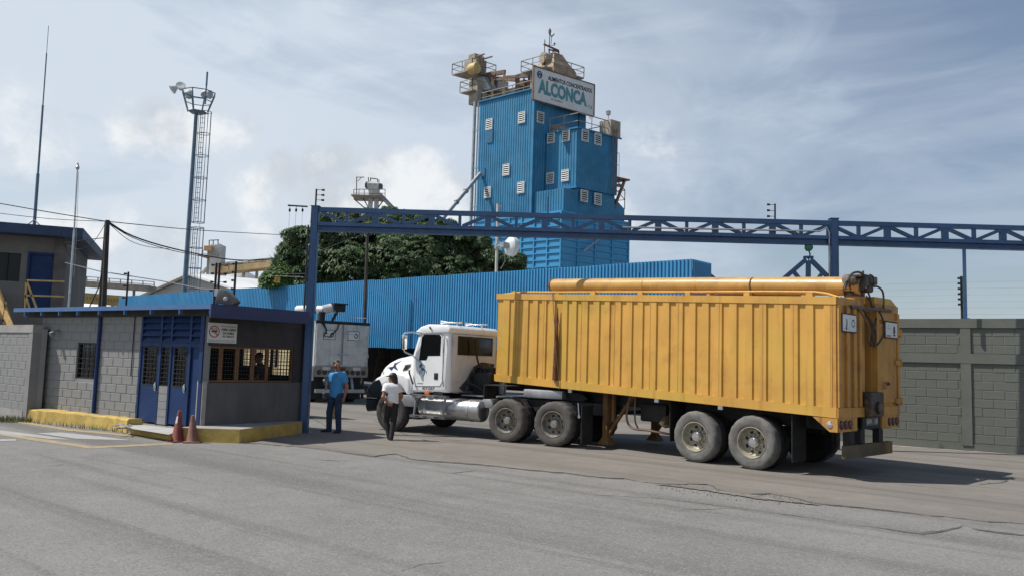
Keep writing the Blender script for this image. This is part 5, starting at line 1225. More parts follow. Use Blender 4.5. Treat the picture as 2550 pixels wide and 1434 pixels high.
for i in range(nsh):
    s = MB(); corr(s, S0 + SD * (wsh * i) + SN * (.004 * (i % 2) + ru(0, .006)), SD, SN, wsh, szb + ru(-.012, .012), szt + ru(-.014, .014), .147, .042, crest=.50); s.build('sheet', shv[random.choice((0, 0, 0, 1, 2))], shed, world=True)
S1 = S0 + SD * SLen; RD = V((.66, .75, 0)).normalized(); RNn = V((RD.y, -RD.x, 0))
rL, _ = U_of(S1, RD, 1769, 690)
s = MB(); corr(s, S1, RD, RNn, rL, szb, szt, .147, .042, crest=.50); s.build('cladding', m_fence, shed, world=True)
DBK = 10.
s = MB(); q = [S0, S1, S1 + RD * rL, S1 + RD * rL - SN * 6 - SD * 2, S0 - SN * DBK]
s.add([p - SN * .05 + V((0, 0, szt - .35)) for p in q], [(0, 1, 2, 3, 4)]); s.build('roof', m_steel, shed, world=True)
s = MB()
for k in range(9):
    p = S0 + SD * (SLen * k / 8 * .98 + .2) - SN * 2.2; s.bar(p, p + ZZ * szt * .97, .18, .18, up=SD)
    s.build('post', m_dkint, shed, world=True); s = MB()
s = MB(); q0 = S0 - SN * DBK; s.box(q0 + SD * SLen / 2 + ZZ * szt / 2, (SLen, .2, szt - .5), SD, -SN); s.build('back_wall', m_dkint, shed, world=True)
s = MB(); q1 = S1 + RD * rL; s.box((S1 + q1) / 2 + ZZ * szb / 2 - SN * .0, ((q1 - S1).length, .15, szb), RD, -RNn); s.build('end_wall', m_dkint, shed, world=True)
s = MB(); s.bar(S0 - SN * .1 + ZZ * (szb + .1), S1 - SN * .1 + ZZ * (szb + .1), .2, .12); s.build('edge_beam', m_bblue, shed, world=True)

# ================================================================== FEED MILL TOWER
TY = 75.
t0 = at(1326, 400, TY); T0 = V((t0.x, t0.y, 0)); EU = V((math.sin(math.radians(50)), -math.cos(math.radians(50)), 0)); EV = V((math.sin(math.radians(53)), math.cos(math.radians(53)), 0))
NU = V((EU.y, -EU.x, 0)); NV = V((EV.y, -EV.x, 0))       # outward normals: left faces (NU), right faces (NV)
tower = thing('feed_mill_tower', 'tall blue ribbed feed mill tower with white louvres and rooftop machinery', 'tower', T0)
def TP(u, v, z=0.): p = T0 + EU * u + EV * v; return V((p.x, p.y, z))
def TU(px, py, v=0.): p = onp(px, py, TP(0, v), EU); return (p - TP(0, v, p.z)).dot(EU), p.z
def TV(px, py, u=0., v0=0.): p = onp(px, py, TP(u, 0), EV); return (p - TP(u, 0, p.z)).dot(EV), p.z
def block(name, u0, u1, v0, v1, z0, z1, m, ribbed=True, pitch=.30, amp=.045):
    s = MB(); P = [TP(u, v, z) for z in (z0, z1) for v in (v0, v1) for u in (u0, u1)]
    s.add(P, [(0, 2, 3, 1), (4, 5, 7, 6), (0, 1, 5, 4), (2, 6, 7, 3), (0, 4, 6, 2), (1, 3, 7, 5)])
    if ribbed:
        corr(s, TP(u0, v0) + NU * .01, EU, NU, (u1 - u0), z0, z1, pitch, amp, .32)
        corr(s, TP(u1, v0) + NV * .01, EV, NV, (v1 - v0), z0, z1, pitch, amp, .32)
    return s.build(name, m, tower, world=True)
uA = TU(1190, 400)[0]; vA = TV(1459, 300)[0]; zA1 = TU(1327, 224)[1]; zA0 = TU(1327, 536)[1]
block('main_block', uA, 0, 0, vA, zA0, zA1, m_tow)
s = MB(); s.bar(TP(uA - .1, 0, zA1 + .05) + NU * .12, TP(0.1, 0, zA1 + .05) + NU * .12, .18, .12); s.bar(TP(.05, 0, zA1 + .05) + NV * .1, TP(.05, vA, zA1 + .05) + NV * .1, .18, .12); s.build('roof_edge', m_tow, tower, world=True)
s = MB(); s.bar(TP(.02, -.02, zA0) , TP(.02, -.02, zA1), .22, .22, up=EU); s.build('corner_trim', m_tow, tower, world=True)
v2 = TV(1357, 400)[0]; u2 = TU(1437, 400, v2)[0]; z2t = TU(1437, 319, v2)[1]; z2b = TU(1434, 467, v2)[1]
vB = (lambda p: (p - TP(u2, 0, p.z)).dot(EV))(onp(1537, 420, TP(u2, v2), EV)); zb0 = TU(1327, 533)[1]
block('side_block', .1, u2, v2, vB, z2b, z2t, m_tow)
s = MB(); s.bar(TP(.1, v2, z2b) + NU * .1, TP(u2 + .1, v2, z2b) + NU * .1, .16, .16); s.build('roof_edge', m_tow, tower, world=True)
s = MB(); s.bar(TP(.1, v2, z2t) + NU * .1, TP(u2 + .1, v2, z2t) + NU * .1, .14, .14); s.bar(TP(u2, v2, z2t) + NV * .1, TP(u2, vB + .4, z2t) + NV * .1, .14, .14); s.build('roof_edge', m_tow, tower, world=True)
block('lower_side_block', .1, u2 - .25, v2 + .25, vB, zb0 - .2, z2b, m_tow)
z3t = TU(1325, 480, .2)[1]; u3 = TU(1405, 505, .2)[0]
block('middle_block', .1, u3, .2, v2 + .3, zb0, z3t, m_tow)
u0_ = TU(1398, 600, -.1)[0]; vC = TV(1566, 600, u0_)[0]
block('silo_base', uA, u0_, -.1, vC, 0, zb0, m_tow2, ribbed=False)
# stiffening ribs of the base
s = MB()
k = 0
zrow = [zb0 - .15 - .62 * i for i in range(14)]
for z in zrow:
    s.bar(TP(uA, -.1, z) + NU * .06, TP(u0_, -.1, z) + NU * .06, .10, .12); s.bar(TP(u0_, -.1, z) + NV * .06, TP(u0_, vC, z) + NV * .06, .10, .12)
for i in range(7):
    u = u0_ - .03 - 1.55 * i
    if u > uA: s.bar(TP(u, -.1, 0) + NU * .07, TP(u, -.1, zb0) + NU * .07, .12, .13, up=EU)
for i in range(5):
    v = vC - .1 - 2.2 * i
    if v > 0: s.bar(TP(u0_, v, 0) + NV * .07, TP(u0_, v, zb0) + NV * .07, .12, .13, up=EV)
s.build('stiffener', m_tow2, tower, world=True)
# dark lean-to and cone on the shaded side
z4t = onp(1567, 520, TP(u0_, vC), EV).z; v4 = vC
s = MB(); a = TP(u2 - .4, vB + .01, 0); P = [TP(u2 - .6, vB - .2, zb0 - .3), TP(u2 - .6, v4, zb0 - .3), TP(u2 - .6, v4, z4t), TP(u2 - .6, vB - .2, z4t + 1.3)]
b = [p - EU * 4 for p in P]; s.add(P + b, [(0, 1, 2, 3), (7, 6, 5, 4)] + [(i, 4 + i, 4 + (i + 1) % 4, (i + 1) % 4) for i in range(4)]); s.build('lean_to', m_tow, tower, world=True)
s = MB(); s.tube([TP(u0_ + .4, vC * .25, zb0 - 3.6), TP(u0_ + .6, vC * .5, zb0 - 2.0)], .08, 6); s.build('discharge_pipe', m_steel, tower, world=True)
# louvres
lsl = {}
def louvre(P, d, n, w=.86, h=1.12):
    f = MB(); fw = .07
    for a, b, c, e in ((-w / 2, -w / 2 + fw, -h / 2, h / 2), (w / 2 - fw, w / 2, -h / 2, h / 2), (-w / 2 + fw, w / 2 - fw, h / 2 - fw, h / 2), (-w / 2 + fw, w / 2 - fw, -h / 2, -h / 2 + fw)):
        f.box(P + d * ((a + b) / 2) + n * .10 + ZZ * ((c + e) / 2), (b - a, .12, e - c), d, -n)
    o = f.build('louvre', m_signw, tower, world=True)
    f = MB(); f.box(P + n * .085, (w - .15, .02, h - .15), d, -n); f.build('louvre_back', m_blk, o, world=True)
    for k in range(5):
        f = MB(); z = -h / 2 + fw + (h - 2 * fw) * (k + .5) / 5
        f.box(P + n * .14 + ZZ * z, (w - .15, .02, .125), d, (-n * .8 - ZZ * .6), (ZZ * .8 - n * .6)); f.build('slat', m_signw, o, world=True)
for px, py in ((1220, 311), (1301, 294), (1262, 424), (1299, 468), (1216, 480)):
    u, z = TU(px, py); louvre(TP(u, 0, z), EU, NU)
for px, py in ((1374, 344), (1411, 339), (1372, 445), (1409, 438)):
    u, z = TU(px, py, v2); louvre(TP(u, v2, z), EU, NU)
v_, z_ = TV(1344, 294); louvre(TP(0, v_, z_), EV, NV)
for px, py in ((1455, 339), (1487, 348), (1453, 489), (1487, 497)):
    p = onp(px, py, TP(u2, 0), EV); louvre(V((p.x, p.y, p.z)), EV, NV)
u, z = TU(1221, 341); s = MB(); s.box(TP(u, 0, z) + NU * .1, (.8, .04, 1.3), EU, -NU); s.build('patch_panel', mat('patch_blue', (.03, .12, .23), .4), tower, world=True)
u, z = TU(1204, 431); s = MB(); s.box(TP(u, 0, z) + NU * .1, (.55, .04, .95), EU, -NU); s.build('patch_panel', MATS['patch_blue'], tower, world=True)
# rooftop: railings, heads, frames
def railing(pts, h=1.05, m=None, r=.035, name='railing', mid=True):
    s = MB()
    for a, b in zip(pts, pts[1:]):
        a, b = V(a), V(b); s.bar(a + ZZ * h, b + ZZ * h, r * 2)
        if mid: s.bar(a + ZZ * h * .5, b + ZZ * h * .5, r * 1.5)
        k = max(1, int((b - a).length / 1.3))
        for i in range(k + 1): p = a.lerp(b, i / k); s.bar(p, p + ZZ * h, r * 2)
    return s.build(name, m or m_tan, tower, world=True)
railing([TP(uA, .2, zA1), TP(-.2, .2, zA1), TP(-.2, vA, zA1)])
railing([TP(uA, .2, zA1), TP(uA, vA, zA1)])
railing([TP(.3, v2 + .2, z2t), TP(u2 - .1, v2 + .2, z2t), TP(u2 - .1, vB, z2t), TP(.4, vB, z2t)], 1.5)
s = MB(); p = TP(u2 - .4, vB - .6, z2t); s.box(p + ZZ * .8, (1.3, 1.3, 1.6), EU, EV); s.build('roof_hatch', m_tan, tower, world=True)
def PX(px, py, v): p = onp(px, py, TP(0, v), EU); return p
vh = 1.2
def deck(px0, px1, py, v0, v1, th=.12, rail=1.1, name='platform', m=None):
    ua, za = TU(px0, py, (v0 + v1) / 2); ub, _ = TU(px1, py, (v0 + v1) / 2)
    s = MB(); P = [TP(u, v, z) for z in (za - th, za) for v in (v0, v1) for u in (ua, ub)]
    s.add(P, [(0, 2, 3, 1), (4, 5, 7, 6), (0, 1, 5, 4), (2, 6, 7, 3), (0, 4, 6, 2), (1, 3, 7, 5)]); o = s.build(name, m or m_tan, tower, world=True)
    railing([TP(ua, v0, za), TP(ub, v0, za), TP(ub, v1, za), TP(ua, v1, za), TP(ua, v0, za)], rail); return ua, ub, za
# left elevator head
ua, ub, za = deck(1155, 1205, 194, .2, 3.2)
deck(1166, 1196, 236, .3, 2.4)
s = MB(); c = PX(1183, 188, 1.4); s.rbox(-.9, .9, -.7, .7, 0, 1.7, .2); hd = MB()
s2 = MB(); s2.box(c + ZZ * .75, (1.7, 1.3, 1.5), EU, EV); s2.box(c + ZZ * 1.8, (.9, 1.0, .7), EU, EV); s2.build('elevator_head', m_tan, tower, world=True)
s = MB(); c2 = PX(1180, 172, .3); s.lathe([(0, -.5), (.55, -.5), (.6, -.3), (.6, .3), (.55, .5), (0, .5)], c2, EU, 14); s.build('motor_cover', mat('motor_yellow', (.50, .36, .14), .6, var=.15), tower, world=True)
s = MB()
for px in (1184, 1194, 1203): a = PX(px, 186, 1.2); b = PX(px, 143, 1.2); s.bar(a, V((a.x, a.y, b.z)), .12)
a, b = PX(1181, 143, 1.0), PX(1206, 143, 1.0); s.bar(a, V((b.x, b.y, a.z)), .12); s.bar(a + EV * 1.0, V((b.x, b.y, a.z)) + EV * 1.0, .12); s.build('hoist_frame', m_brown, tower, world=True)
s = MB(); a = PX(1190, 205, 1.5); b = PX(1190, 262, 1.5); s.box((a + b) / 2, (1.2, 1.2, (a - b).length), EU, EV); s.build('elevator_leg', m_tan, tower, world=True)
s = MB(); s.loft([[PX(1205, 196, 2) + EU * x + EV * y for x, y in ((-.5, -.5), (.5, -.5), (.5, .5), (-.5, .5))], [PX(1222, 226, 2) + EU * x + EV * y for x, y in ((-.5, -.5), (.5, -.5), (.5, .5), (-.5, .5))]], smooth=False); s.build('chute', m_steel, tower, world=True)
# monorail frame along the roof
s = MB()
for (x0, y0, x1, y1, w) in ((1201, 190, 1258, 180, .42), (1201, 195, 1285, 199, .40), (1258, 194, 1318, 190, .3), (1284, 192, 1320, 181, .30)): s.bar(PX(x0, y0, 2.2), PX(x1, y1, 2.2), .25, w)
s.build('monorail_beam', m_brown, tower, world=True)
for px, y0, y1, w in ((1227, 195, 252, .28), (1256, 186, 240, .25), (1289, 198, 234, .45), (1305, 188, 230, .15), (1318, 176, 232, .25)):
    s = MB(); a, b = PX(px, y0, 2.2), PX(px, y1, 2.2); s.bar(a, V((a.x, a.y, b.z)), w); s.build('frame_post', m_brown if px > 1260 else m_yeltube, tower, world=True)
for px, y0, y1, w, mm in ((1215, 212, 246, 1.6, m_tan), (1240, 205, 232, 1.4, m_steel), (1245, 228, 246, 2.6, m_tan), (1280, 226, 240, 2.8, m_tan), (1310, 205, 232, 1.0, m_brown)):
    s = MB(); a, b = PX(px, y0, 3.5), PX(px, y1, 3.5); s.box((a + b) / 2, (w, 1.4, abs(a.z - b.z)), EU, EV); s.build('machine_housing', mm, tower, world=True)
# cupola with cone behind the sign
vq = vA * .45
def QX(px, py, u=-.9): return onp(px, py, TP(u, 0), EV)
a = QX(1378, 186); b = QX(1378, 142)
s = MB(); s.loft([[V((a.x, a.y, z)) + EU * x * r + EV * y * r for x, y in ((-1, -1), (1, -1), (1, 1), (-1, 1))] for z, r in ((a.z - 2, 1.45), (a.z + .2, 1.45), (a.z + 1.1, .95), (b.z + .2, .55), (b.z + .35, .3))], smooth=False); s.build('elevator_head', mat('head_tan_brown', (.30, .22, .15), .7, var=.25, scale=1.5, streak=.4), tower, world=True)
s = MB(); c = QX(1363, 148); s.lathe([(0, -.6), (.55, -.6), (.6, .5), (0, .6)], c, EV, 12); s.build('motor_cover', m_tan, tower, world=True)
pa, pb = QX(1331, 170), QX(1429, 185)
zp = pa.z - .0
va = (pa - TP(-.9, 0, pa.z)).dot(EV); vb = (pb - TP(-.9, 0, pb.z)).dot(EV)
s = MB(); P = [TP(u, v, z) for z in (zp - .15, zp) for v in (va, vb) for u in (-2.6, .35)]; s.add(P, [(0, 2, 3, 1), (4, 5, 7, 6), (0, 1, 5, 4), (2, 6, 7, 3), (0, 4, 6, 2), (1, 3, 7, 5)]); s.build('platform', m_tan, tower, world=True)
railing([TP(-2.6, va, zp), TP(.35, va, zp), TP(.35, vb, zp), TP(-2.6, vb, zp), TP(-2.6, va, zp)], 1.05)
s = MB()
for px in (1367, 1377, 1391): a = QX(px, 152); b = QX(px, 122 + (px - 1367) * .25); s.bar(a, V((a.x, a.y, b.z)), .13)
s.bar(QX(1354, 111), QX(1391, 127), .14); s.bar(QX(1366, 124), QX(1391, 130), .12); a = QX(1355, 170); s.bar(a, V((a.x, a.y, QX(1355, 99).z)), .08); s.build('hoist_frame', m_brown, tower, world=True)
s = MB(); a = QX(1368, 120); s.tube([a, V((a.x, a.y, QX(1369, 82).z))], .05, 6); t = V((a.x, a.y, QX(1369, 82).z)); s.lathe([(0, .5), (.16, .2), (.12, -.1), (0, -.2)], t, (0, 0, 1), 8); s.build('lightning_rod', m_brown, tower, world=True)
s = MB(); a = QX(1372, 110); b = QX(1374, 92); s.tube([a, b], .035, 5); s.tube([b, b + V((.25, 0, .3))], .06, 5); s.tube([b, b + V((-.25, 0, .3))], .06, 5); s.tube([QX(1381, 108), QX(1381, 112)], .10, 5); s.tube([QX(1366, 113), QX(1381, 114)], .03, 5); s.build('wind_vane', m_brown, tower, world=True)
# penthouse under the sign and pipe
s = MB(); p = TP(.05, vA * .55, 0); a = TP(0.1, v2 + .3, z2t); s.add([TP(u, v, z) for z in (z2t, zA1 - 3.2) for v in (v2 + .6, vA) for u in (.05, .9)], [(0, 2, 3, 1), (4, 5, 7, 6), (0, 1, 5, 4), (2, 6, 7, 3), (0, 4, 6, 2), (1, 3, 7, 5)]); s.build('penthouse', m_tan, tower, world=True)
s = MB(); s.tube([TP(1.0, v2 + .6, zA1 - 3.6), TP(1.3, vA * .7, z2t + .3)], .14, 8); s.build('pipe', m_steel, tower, world=True)
s = MB(); a = TP(u2 - .1, vB - 1.2, z2t); s.tube([a, a + ZZ * 2.2], .04, 5); s.lathe([(0, .3), (.25, .15), (.2, -.2), (0, -.3)], a + ZZ * 2.3, (0, 0, 1), 8); s.build('beacon', m_steel, tower, world=True)
# long pipe down the left edge, brackets, diagonal spouts
p0 = PX(1183, 255, .8); p1 = PX(1181, 545, .8)
s = MB(); s.tube([p0, V((p0.x, p0.y, 4))], .17, 12); s.tube([V((p0.x, p0.y, p0.z)) + EU * .5, V((p0.x, p0.y, 4)) + EU * .45], .08, 8)
for k in range(5): s.bar(V((p0.x, p0.y, p0.z - 3 - 4 * k)), V((p0.x, p0.y, p0.z - 3 - 4 * k)) + EU * 1.1, .12)
s.build('leg_pipe', m_steel, tower, world=True)
s = MB(); a = TU(1196, 433, -.3); b = at(1040, 620, 71); s.tube([TP(a[0], -.3, a[1]), b], .19, 12); d3 = (b - TP(a[0], -.3, a[1])).normalized()
for k in (3.2, 5.2): q = TP(a[0], -.3, a[1]) + d3 * k; s.tube([q - d3 * .08, q + d3 * .08], .27, 12)
s.build('spout', m_steel, tower, world=True)
# balcony on the right side, ladders
v5 = vB
s = MB(); q = TP(u2 - .3, vB, onp(1537, 443, TP(u2, v2), EV).z); s.add([q + EV * a_ + EU * b_ + ZZ * c_ for c_ in (0, .15) for a_ in (0, 1.9) for b_ in (-2, .2)], [(0, 2, 3, 1), (4, 5, 7, 6), (0, 1, 5, 4), (2, 6, 7, 3), (0, 4, 6, 2), (1, 3, 7, 5)]); s.bar(q + EV * .1 - ZZ * .7, q + EV * 1.2 - ZZ * .6, .25); s.bar(q - ZZ * 2.9 + EV * .05, q + EV * 1.4, .22); s.build('balcony', m_brown, tower, world=True)
railing([q + ZZ * .15 + EV * .1, q + EV * .6 + ZZ * .15], 2.4, m_steel, .025)
z6 = z4t
railing([TP(u2 - .6, vB + .3, z4t + 1.0), TP(u2 - .6, v4, z4t), TP(u2 - 2.6, v4, z4t)], 1.9, m_brown, .035)
s = MB()
for k in (-.25, .25): s.bar(TP(u2, vB - .7 + k, z2b) + NV * .35, TP(u2, vB - .7 + k, z2t + .8) + NV * .35, .05)
for i in range(26): z = z2b + (z2t + .8 - z2b) * i / 26; s.bar(TP(u2, vB - .95, z) + NV * .35, TP(u2, vB - .45, z) + NV * .35, .04)
s.build('ladder', m_brown, tower, world=True)

# billboard
SU = .75
def SG(px, py): p = onp(px, py, TP(SU, 0), EV); return (p - TP(SU, 0, p.z)).dot(EV), p.z
sa = SG(1330, 171); sb_ = SG(1480, 208); sc_ = SG(1330, 250); sd_ = SG(1477, 288)
w_ = sb_[0] - sa[0]; zt_s = (sa[1] + sb_[1]) / 2; zb_s = (sc_[1] + sd_[1]) / 2; h_ = zt_s - zb_s
bill = thing('billboard', 'large white rooftop sign reading ALCONCA on the blue tower', 'sign', TP(SU, sa[0], zb_s))
O = TP(SU, sa[0], zb_s)
s = MB(); s.box(O + EV * w_ / 2 + ZZ * h_ / 2 - NV * .1, (w_, .16, h_), EV, -NV); s.build('board', m_signw, bill, world=True)
s = MB()
for a, b, c, e in ((-.06, w_ + .06, -.08, 0), (-.06, w_ + .06, h_, h_ + .08), (-.08, 0, 0, h_), (w_, w_ + .08, 0, h_)): s.box(O + EV * ((a + b) / 2) + ZZ * ((c + e) / 2) - NV * .06, (b - a, .24, e - c), EV, -NV)
s.build('frame', m_brown, bill, world=True)
def bp(x, y): return O + EV * (w_ * x) + ZZ * (h_ * y)
s = MB(); put_text(s, 'ALIMENTOS CONCENTRADOS', bp(.225, .715), EV, ZZ, h_ * .135, w_ * .735, .02, .01); s.build('lettering', m_ink, bill, world=True)
s = MB(); put_text(s, 'ALCONCA', bp(.075, .23), EV, ZZ, h_ * .445, w_ * .80, .045, .01); put_text(s, 'C.A', bp(.90, .21), EV, ZZ, h_ * .10, w_ * .075, .01, .01); s.build('lettering', m_teal, bill, world=True)
s = MB(); put_text(s, 'RIF: J-07038919-4', bp(.285, .115), EV, ZZ, h_ * .07, w_ * .19, .01, .01); s.build('lettering', mat('ink_faded_red', (.28, .12, .10), .6), bill, world=True)
s = MB(); c = bp(.09, .80); ring(s, c, EV, ZZ, h_ * .085, h_ * .115, .85, off=.01); ring(s, c, EV, ZZ, h_ * .05, h_ * .085, .85, off=.01, a0=2.2, a1=4.1); ring(s, c, EV, ZZ, h_ * .05, h_ * .085, .85, off=.01, a0=-.9, a1=.9); put_text(s, 'A', c + EV * -.16 + ZZ * -.18, EV, ZZ, h_ * .11, .32, .02, .012); s.build('emblem', m_navy, bill, world=True)
s = MB()
for x in (.1, .5, .8): s.bar(bp(x, .5) - NV * .18, bp(x, .5) - NV * .7, .1); s.bar(bp(x, .1) - NV * .18, bp(x, .1) - NV * .7, .1)
s.bar(bp(.95, -.01) - NV * .1, bp(.95, -.12) - NV * .1, .06); s.build('strut', m_brown, bill, world=True)

# ================================================================== MASTS, POLES, CABLES
mb0 = at(474, 500, 60.); MX = V((mb0.x, mb0.y, 0)); mzt = at(482, 281, 60.).z
mast = thing('light_mast', 'tall blue grey mast with caged ladder and ringed floodlight basket', 'mast', MX)
m_mast = mat('mast_blue_grey', (.10, .16, .22), .5, var=.1, scale=2)
s = MB(); s.tube([MX, MX + ZZ * mzt * .5, MX + ZZ * mzt], [.19, .165, .135], 14); s.build('pole', m_mast, mast, world=True)
lx = MX + V((.50, -.2, 0))
for (z0, z1) in ((2., mzt * .555), (mzt * .575, mzt)):
    s = MB()
    for a in (-.16, .16): s.bar(lx + V((a, .25, z0)), lx + V((a, .25, z1)), .045)
    k = int((z1 - z0) / .38)
    for i in range(k): z = z0 + (z1 - z0) * i / k; s.bar(lx + V((-.16, .25, z)), lx + V((.16, .25, z)), .03)
    s.build('ladder', m_mast, mast, world=True)
    s = MB()
    cx_ = lx + V((.28, -.05, 0))
    kk = max(2, int((z1 - z0) / 1.45))
    for i in range(kk + 1):
        z = z0 + (z1 - z0) * i / kk
        s.tube([cx_ + V((math.cos(t) * .48, math.sin(t) * .40, z)) for t in [j * 2 * math.pi / 14 for j in range(15)]], .028, 5, cap=False)
    for t in (-2.4, -1.6, -.8, 0, .8): s.bar(cx_ + V((math.cos(t) * .48, math.sin(t) * .40, z0)), cx_ + V((math.cos(t) * .48, math.sin(t) * .40, z1)), .03)
    s.build('safety_cage', m_mast, mast, world=True)
s = MB(); s.lathe([(0, -.1), (.55, -.05), (.75, .05), (.70, .08), (0, .08)], MX + V((.1, 0, mzt)), (0, 0, 1), 6); s.build('platform', m_mast, mast, world=True)
s = MB(); c = MX + V((.1, 0, mzt))
for k in range(8):
    t = k * math.pi / 4; t2 = t + math.pi / 4
    lo = c + V((math.cos(t) * .75, math.sin(t) * .75, .05)); hi = c + V((math.cos(t) * 1.25, math.sin(t) * 1.25, 1.55)); h2 = c + V((math.cos(t2) * 1.25, math.sin(t2) * 1.25, 1.55))
    s.bar(lo, hi, .06); s.bar(hi, h2, .06); s.bar(lo.lerp(hi, .55), (c + V((math.cos(t2) * .75, math.sin(t2) * .75, .05))).lerp(h2, .55), .05)
s.build('basket', m_mast, mast, world=True)
def lamp(p, d, r, m=m_whited):
    s = MB(); s.lathe([(0, -r * .9), (r * .35, -r * .8), (r * .6, -r * .3), (r, .15), (r * .96, .17), (0, .12)], p, d, 16); s.build('floodlight', m, mast, world=True)
lamp(at(450, 217, 59), (.35, -1, .55), .36); lamp(at(433, 222, 60), (-1, -.5, -.9), .36); lamp(at(468, 235, 60.8), (.2, .8, .2), .38); lamp(at(511, 233, 60), (.4, -.4, -.9), .36); lamp(at(519, 236, 60), (1, -.3, -.2), .34)
s = MB(); a = at(511, 260, 60); s.tube([a, V((a.x, a.y, at(513, 180, 60).z))], [.06, .05], 6); s.tube([V((a.x, a.y, at(513, 215, 60).z)), V((a.x, a.y, at(513, 180, 60).z))], .07, 6); s.tube([a + V((.3, 0, 0)), V((a.x + .1, a.y, 3))], .012, 4); s.build('antenna', m_mast, mast, world=True)

def pole(name, label, cat, px0, py0, px1, py1, Y, radii, m, n=10, base=True):
    a = at(px0, py0, Y); b = at(px1, py1, Y); z0 = 0 if base else a.z
    o = thing(name, label, cat, (a.x, a.y, z0)); k = len(radii); pts = [V((a.x, a.y, z0)).lerp(V((b.x, b.y, b.z)), i / (k - 1)) for i in range(k)] if False else None
    return o, V((a.x, a.y, z0)), b
def simple_pole(name, label, cat, px0, py0, px1, py1, Y, segs, m, base=True):
    o, a, b = pole(name, label, cat, px0, py0, px1, py1, Y, [1, 1], m, base=base)
    t0_ = at(px0, py0, Y)
    for f0, f1, r, mm in segs:
        s = MB(); p = t0_.lerp(b, f0) if f0 > -1 else V((t0_.x, t0_.y, a.z)); q = t0_.lerp(b, f1)
        s.tube([p, q], r, 8); s.build('pole' if f0 <= 0 else 'whip', mm, o, world=True)
    return o
AY = 28.5
simple_pole('antenna_mast', 'very tall thin radio antenna on the grey upper building roof', 'antenna', 85, 566, 121, 65, AY, [(0, .26, .055, m_mast), (.26, .60, .036, m_mast), (.60, .86, .022, m_mast), (.86, 1., .010, m_mast)], m_mast, base=False)
simple_pole('flagpole', 'pale metal flagpole in front of the grey upper building', 'flagpole', 178, 700, 193, 422, 24.5, [(-2, .45, .034, m_alu), (.45, 1., .024, m_alu)], m_alu)
s = MB(); t_ = at(193, 421, 24.5); s.lathe([(0, -.06), (.05, 0), (.06, .06), (.03, .1), (.035, .13), (0, .22)], t_, (0, 0, 1), 8); fo = s.build('finial', m_alu, bpy.data.objects['flagpole'], world=True)
s = MB(); s.tube([at(196, 428, 24.4), at(190, 600, 24.4), at(184, 690, 24.4)], .006, 4); s.build('halyard', m_steel, bpy.data.objects['flagpole'], world=True)
up_o = thing('utility_pole', 'dark weathered timber pole with cables fixed to its top', 'pole', at(258, 765, 24.) )
s = MB(); a = at(258, 768, 24.); b = at(268, 549, 24.); s.tube([V((a.x - .03, a.y, 0)), V((a.x, a.y, a.z)), b], [.085, .075, .065], 10); s.build('pole', m_wood, up_o, world=True)
s = MB(); a = at(248, 768, 24.2); b = at(264, 552, 24.2); s.tube([V((a.x, a.y, 0)), a, b], [.06, .05, .04], 8); s.build('prop', m_wood, up_o, world=True)
s = MB(); a = at(263, 695, 23.9); b = at(269, 551, 23.9); s.bar(a, b, .075, .04); s.build('cable_cover', m_blk, up_o, world=True)
s = MB(); s.tube([at(221, 768, 24), at(246, 715, 24), at(262, 640, 24)], .018, 6); s.build('stay', m_wire, up_o, world=True)
def cable(label, pts, r=.012, group=None):
    P = [at(*p) for p in pts]; out = []
    for i in range(len(P) - 1):
        p0, p1, p2, p3 = P[max(i - 1, 0)], P[i], P[i + 1], P[min(i + 2, len(P) - 1)]
        for t in (0, .25, .5, .75): out.append(.5 * ((2 * p1) + (p2 - p0) * t + (2 * p0 - 5 * p1 + 4 * p2 - p3) * t * t + (3 * p1 - p0 - 3 * p2 + p3) * t ** 3))
    out.append(P[-1]); s = MB(); s.tube(out, r, 5); return tag(s.build('cable', m_wire), label, 'cable', group)
cable('overhead cable running from the left edge to the timber pole top', [(-40, 500, 24), (130, 530, 24), (266, 552, 24)], .014)
cable('thinner overhead cable just below it left of the timber pole', [(-40, 527, 24), (120, 545, 24), (264, 552, 24)], .009)
cable('straight overhead cable from the timber pole to the mango tree', [(268, 552, 24), (500, 574, 30), (716, 586, 38)], .014)
cable('heavy sagging cable bundle from the timber pole to the mango tree', [(270, 553, 24), (330, 588, 26), (430, 619, 29), (560, 645, 33), (640, 648, 36), (716, 641, 38)], .026)
cable('second sagging cable just under the heavy bundle', [(270, 556, 24), (330, 592, 26), (420, 622, 29), (520, 642, 32)], .014)
cable('lowest thin sagging cable under the bundle', [(270, 556, 24), (320, 598, 26), (370, 615, 27.5), (420, 620, 29)], .010)
cable('slack loop of cable between building corner and timber pole', [(168, 612, 26), (200, 621, 25), (235, 600, 24.5), (262, 558, 24)], .009)
cable('thin cable drooping from building eave to the walkway', [(150, 575, 26.5), (175, 640, 27), (215, 680, 27)], .008)
cable('thin strut wire from building to timber pole', [(160, 605, 26.5), (210, 598, 25), (258, 593, 24)], .014)
s = MB(); s.tube([at(160, 654, 27), at(250, 676, 25), at(400, 699, 23), at(500, 719, 21.5), at(541, 722, 20)], .016, 7); tag(s.build('conduit', mat('conduit_dull', (.14, .14, .15), .6, var=.1)), 'long thin sloping conduit across the sky left of the mast foot', 'pipe')
cable('cable from the gate post across the mango tree crown', [(765, 640, 21), (830, 612, 26), (910, 582, 33)], .016)
cable('thin black stay from the gate post to the left', [(762, 682, 19.5), (720, 682, 22), (700, 683, 24)], .010)
o, a, b = pole('utility_pole', 'thin dark post standing in front of the mango tree', 'pole', 915, 700, 915, 582, 36.5, [1, 1], m_wood)
s = MB(); s.tube([a, b], .07, 8); s.build('pole', m_wood, o, world=True)
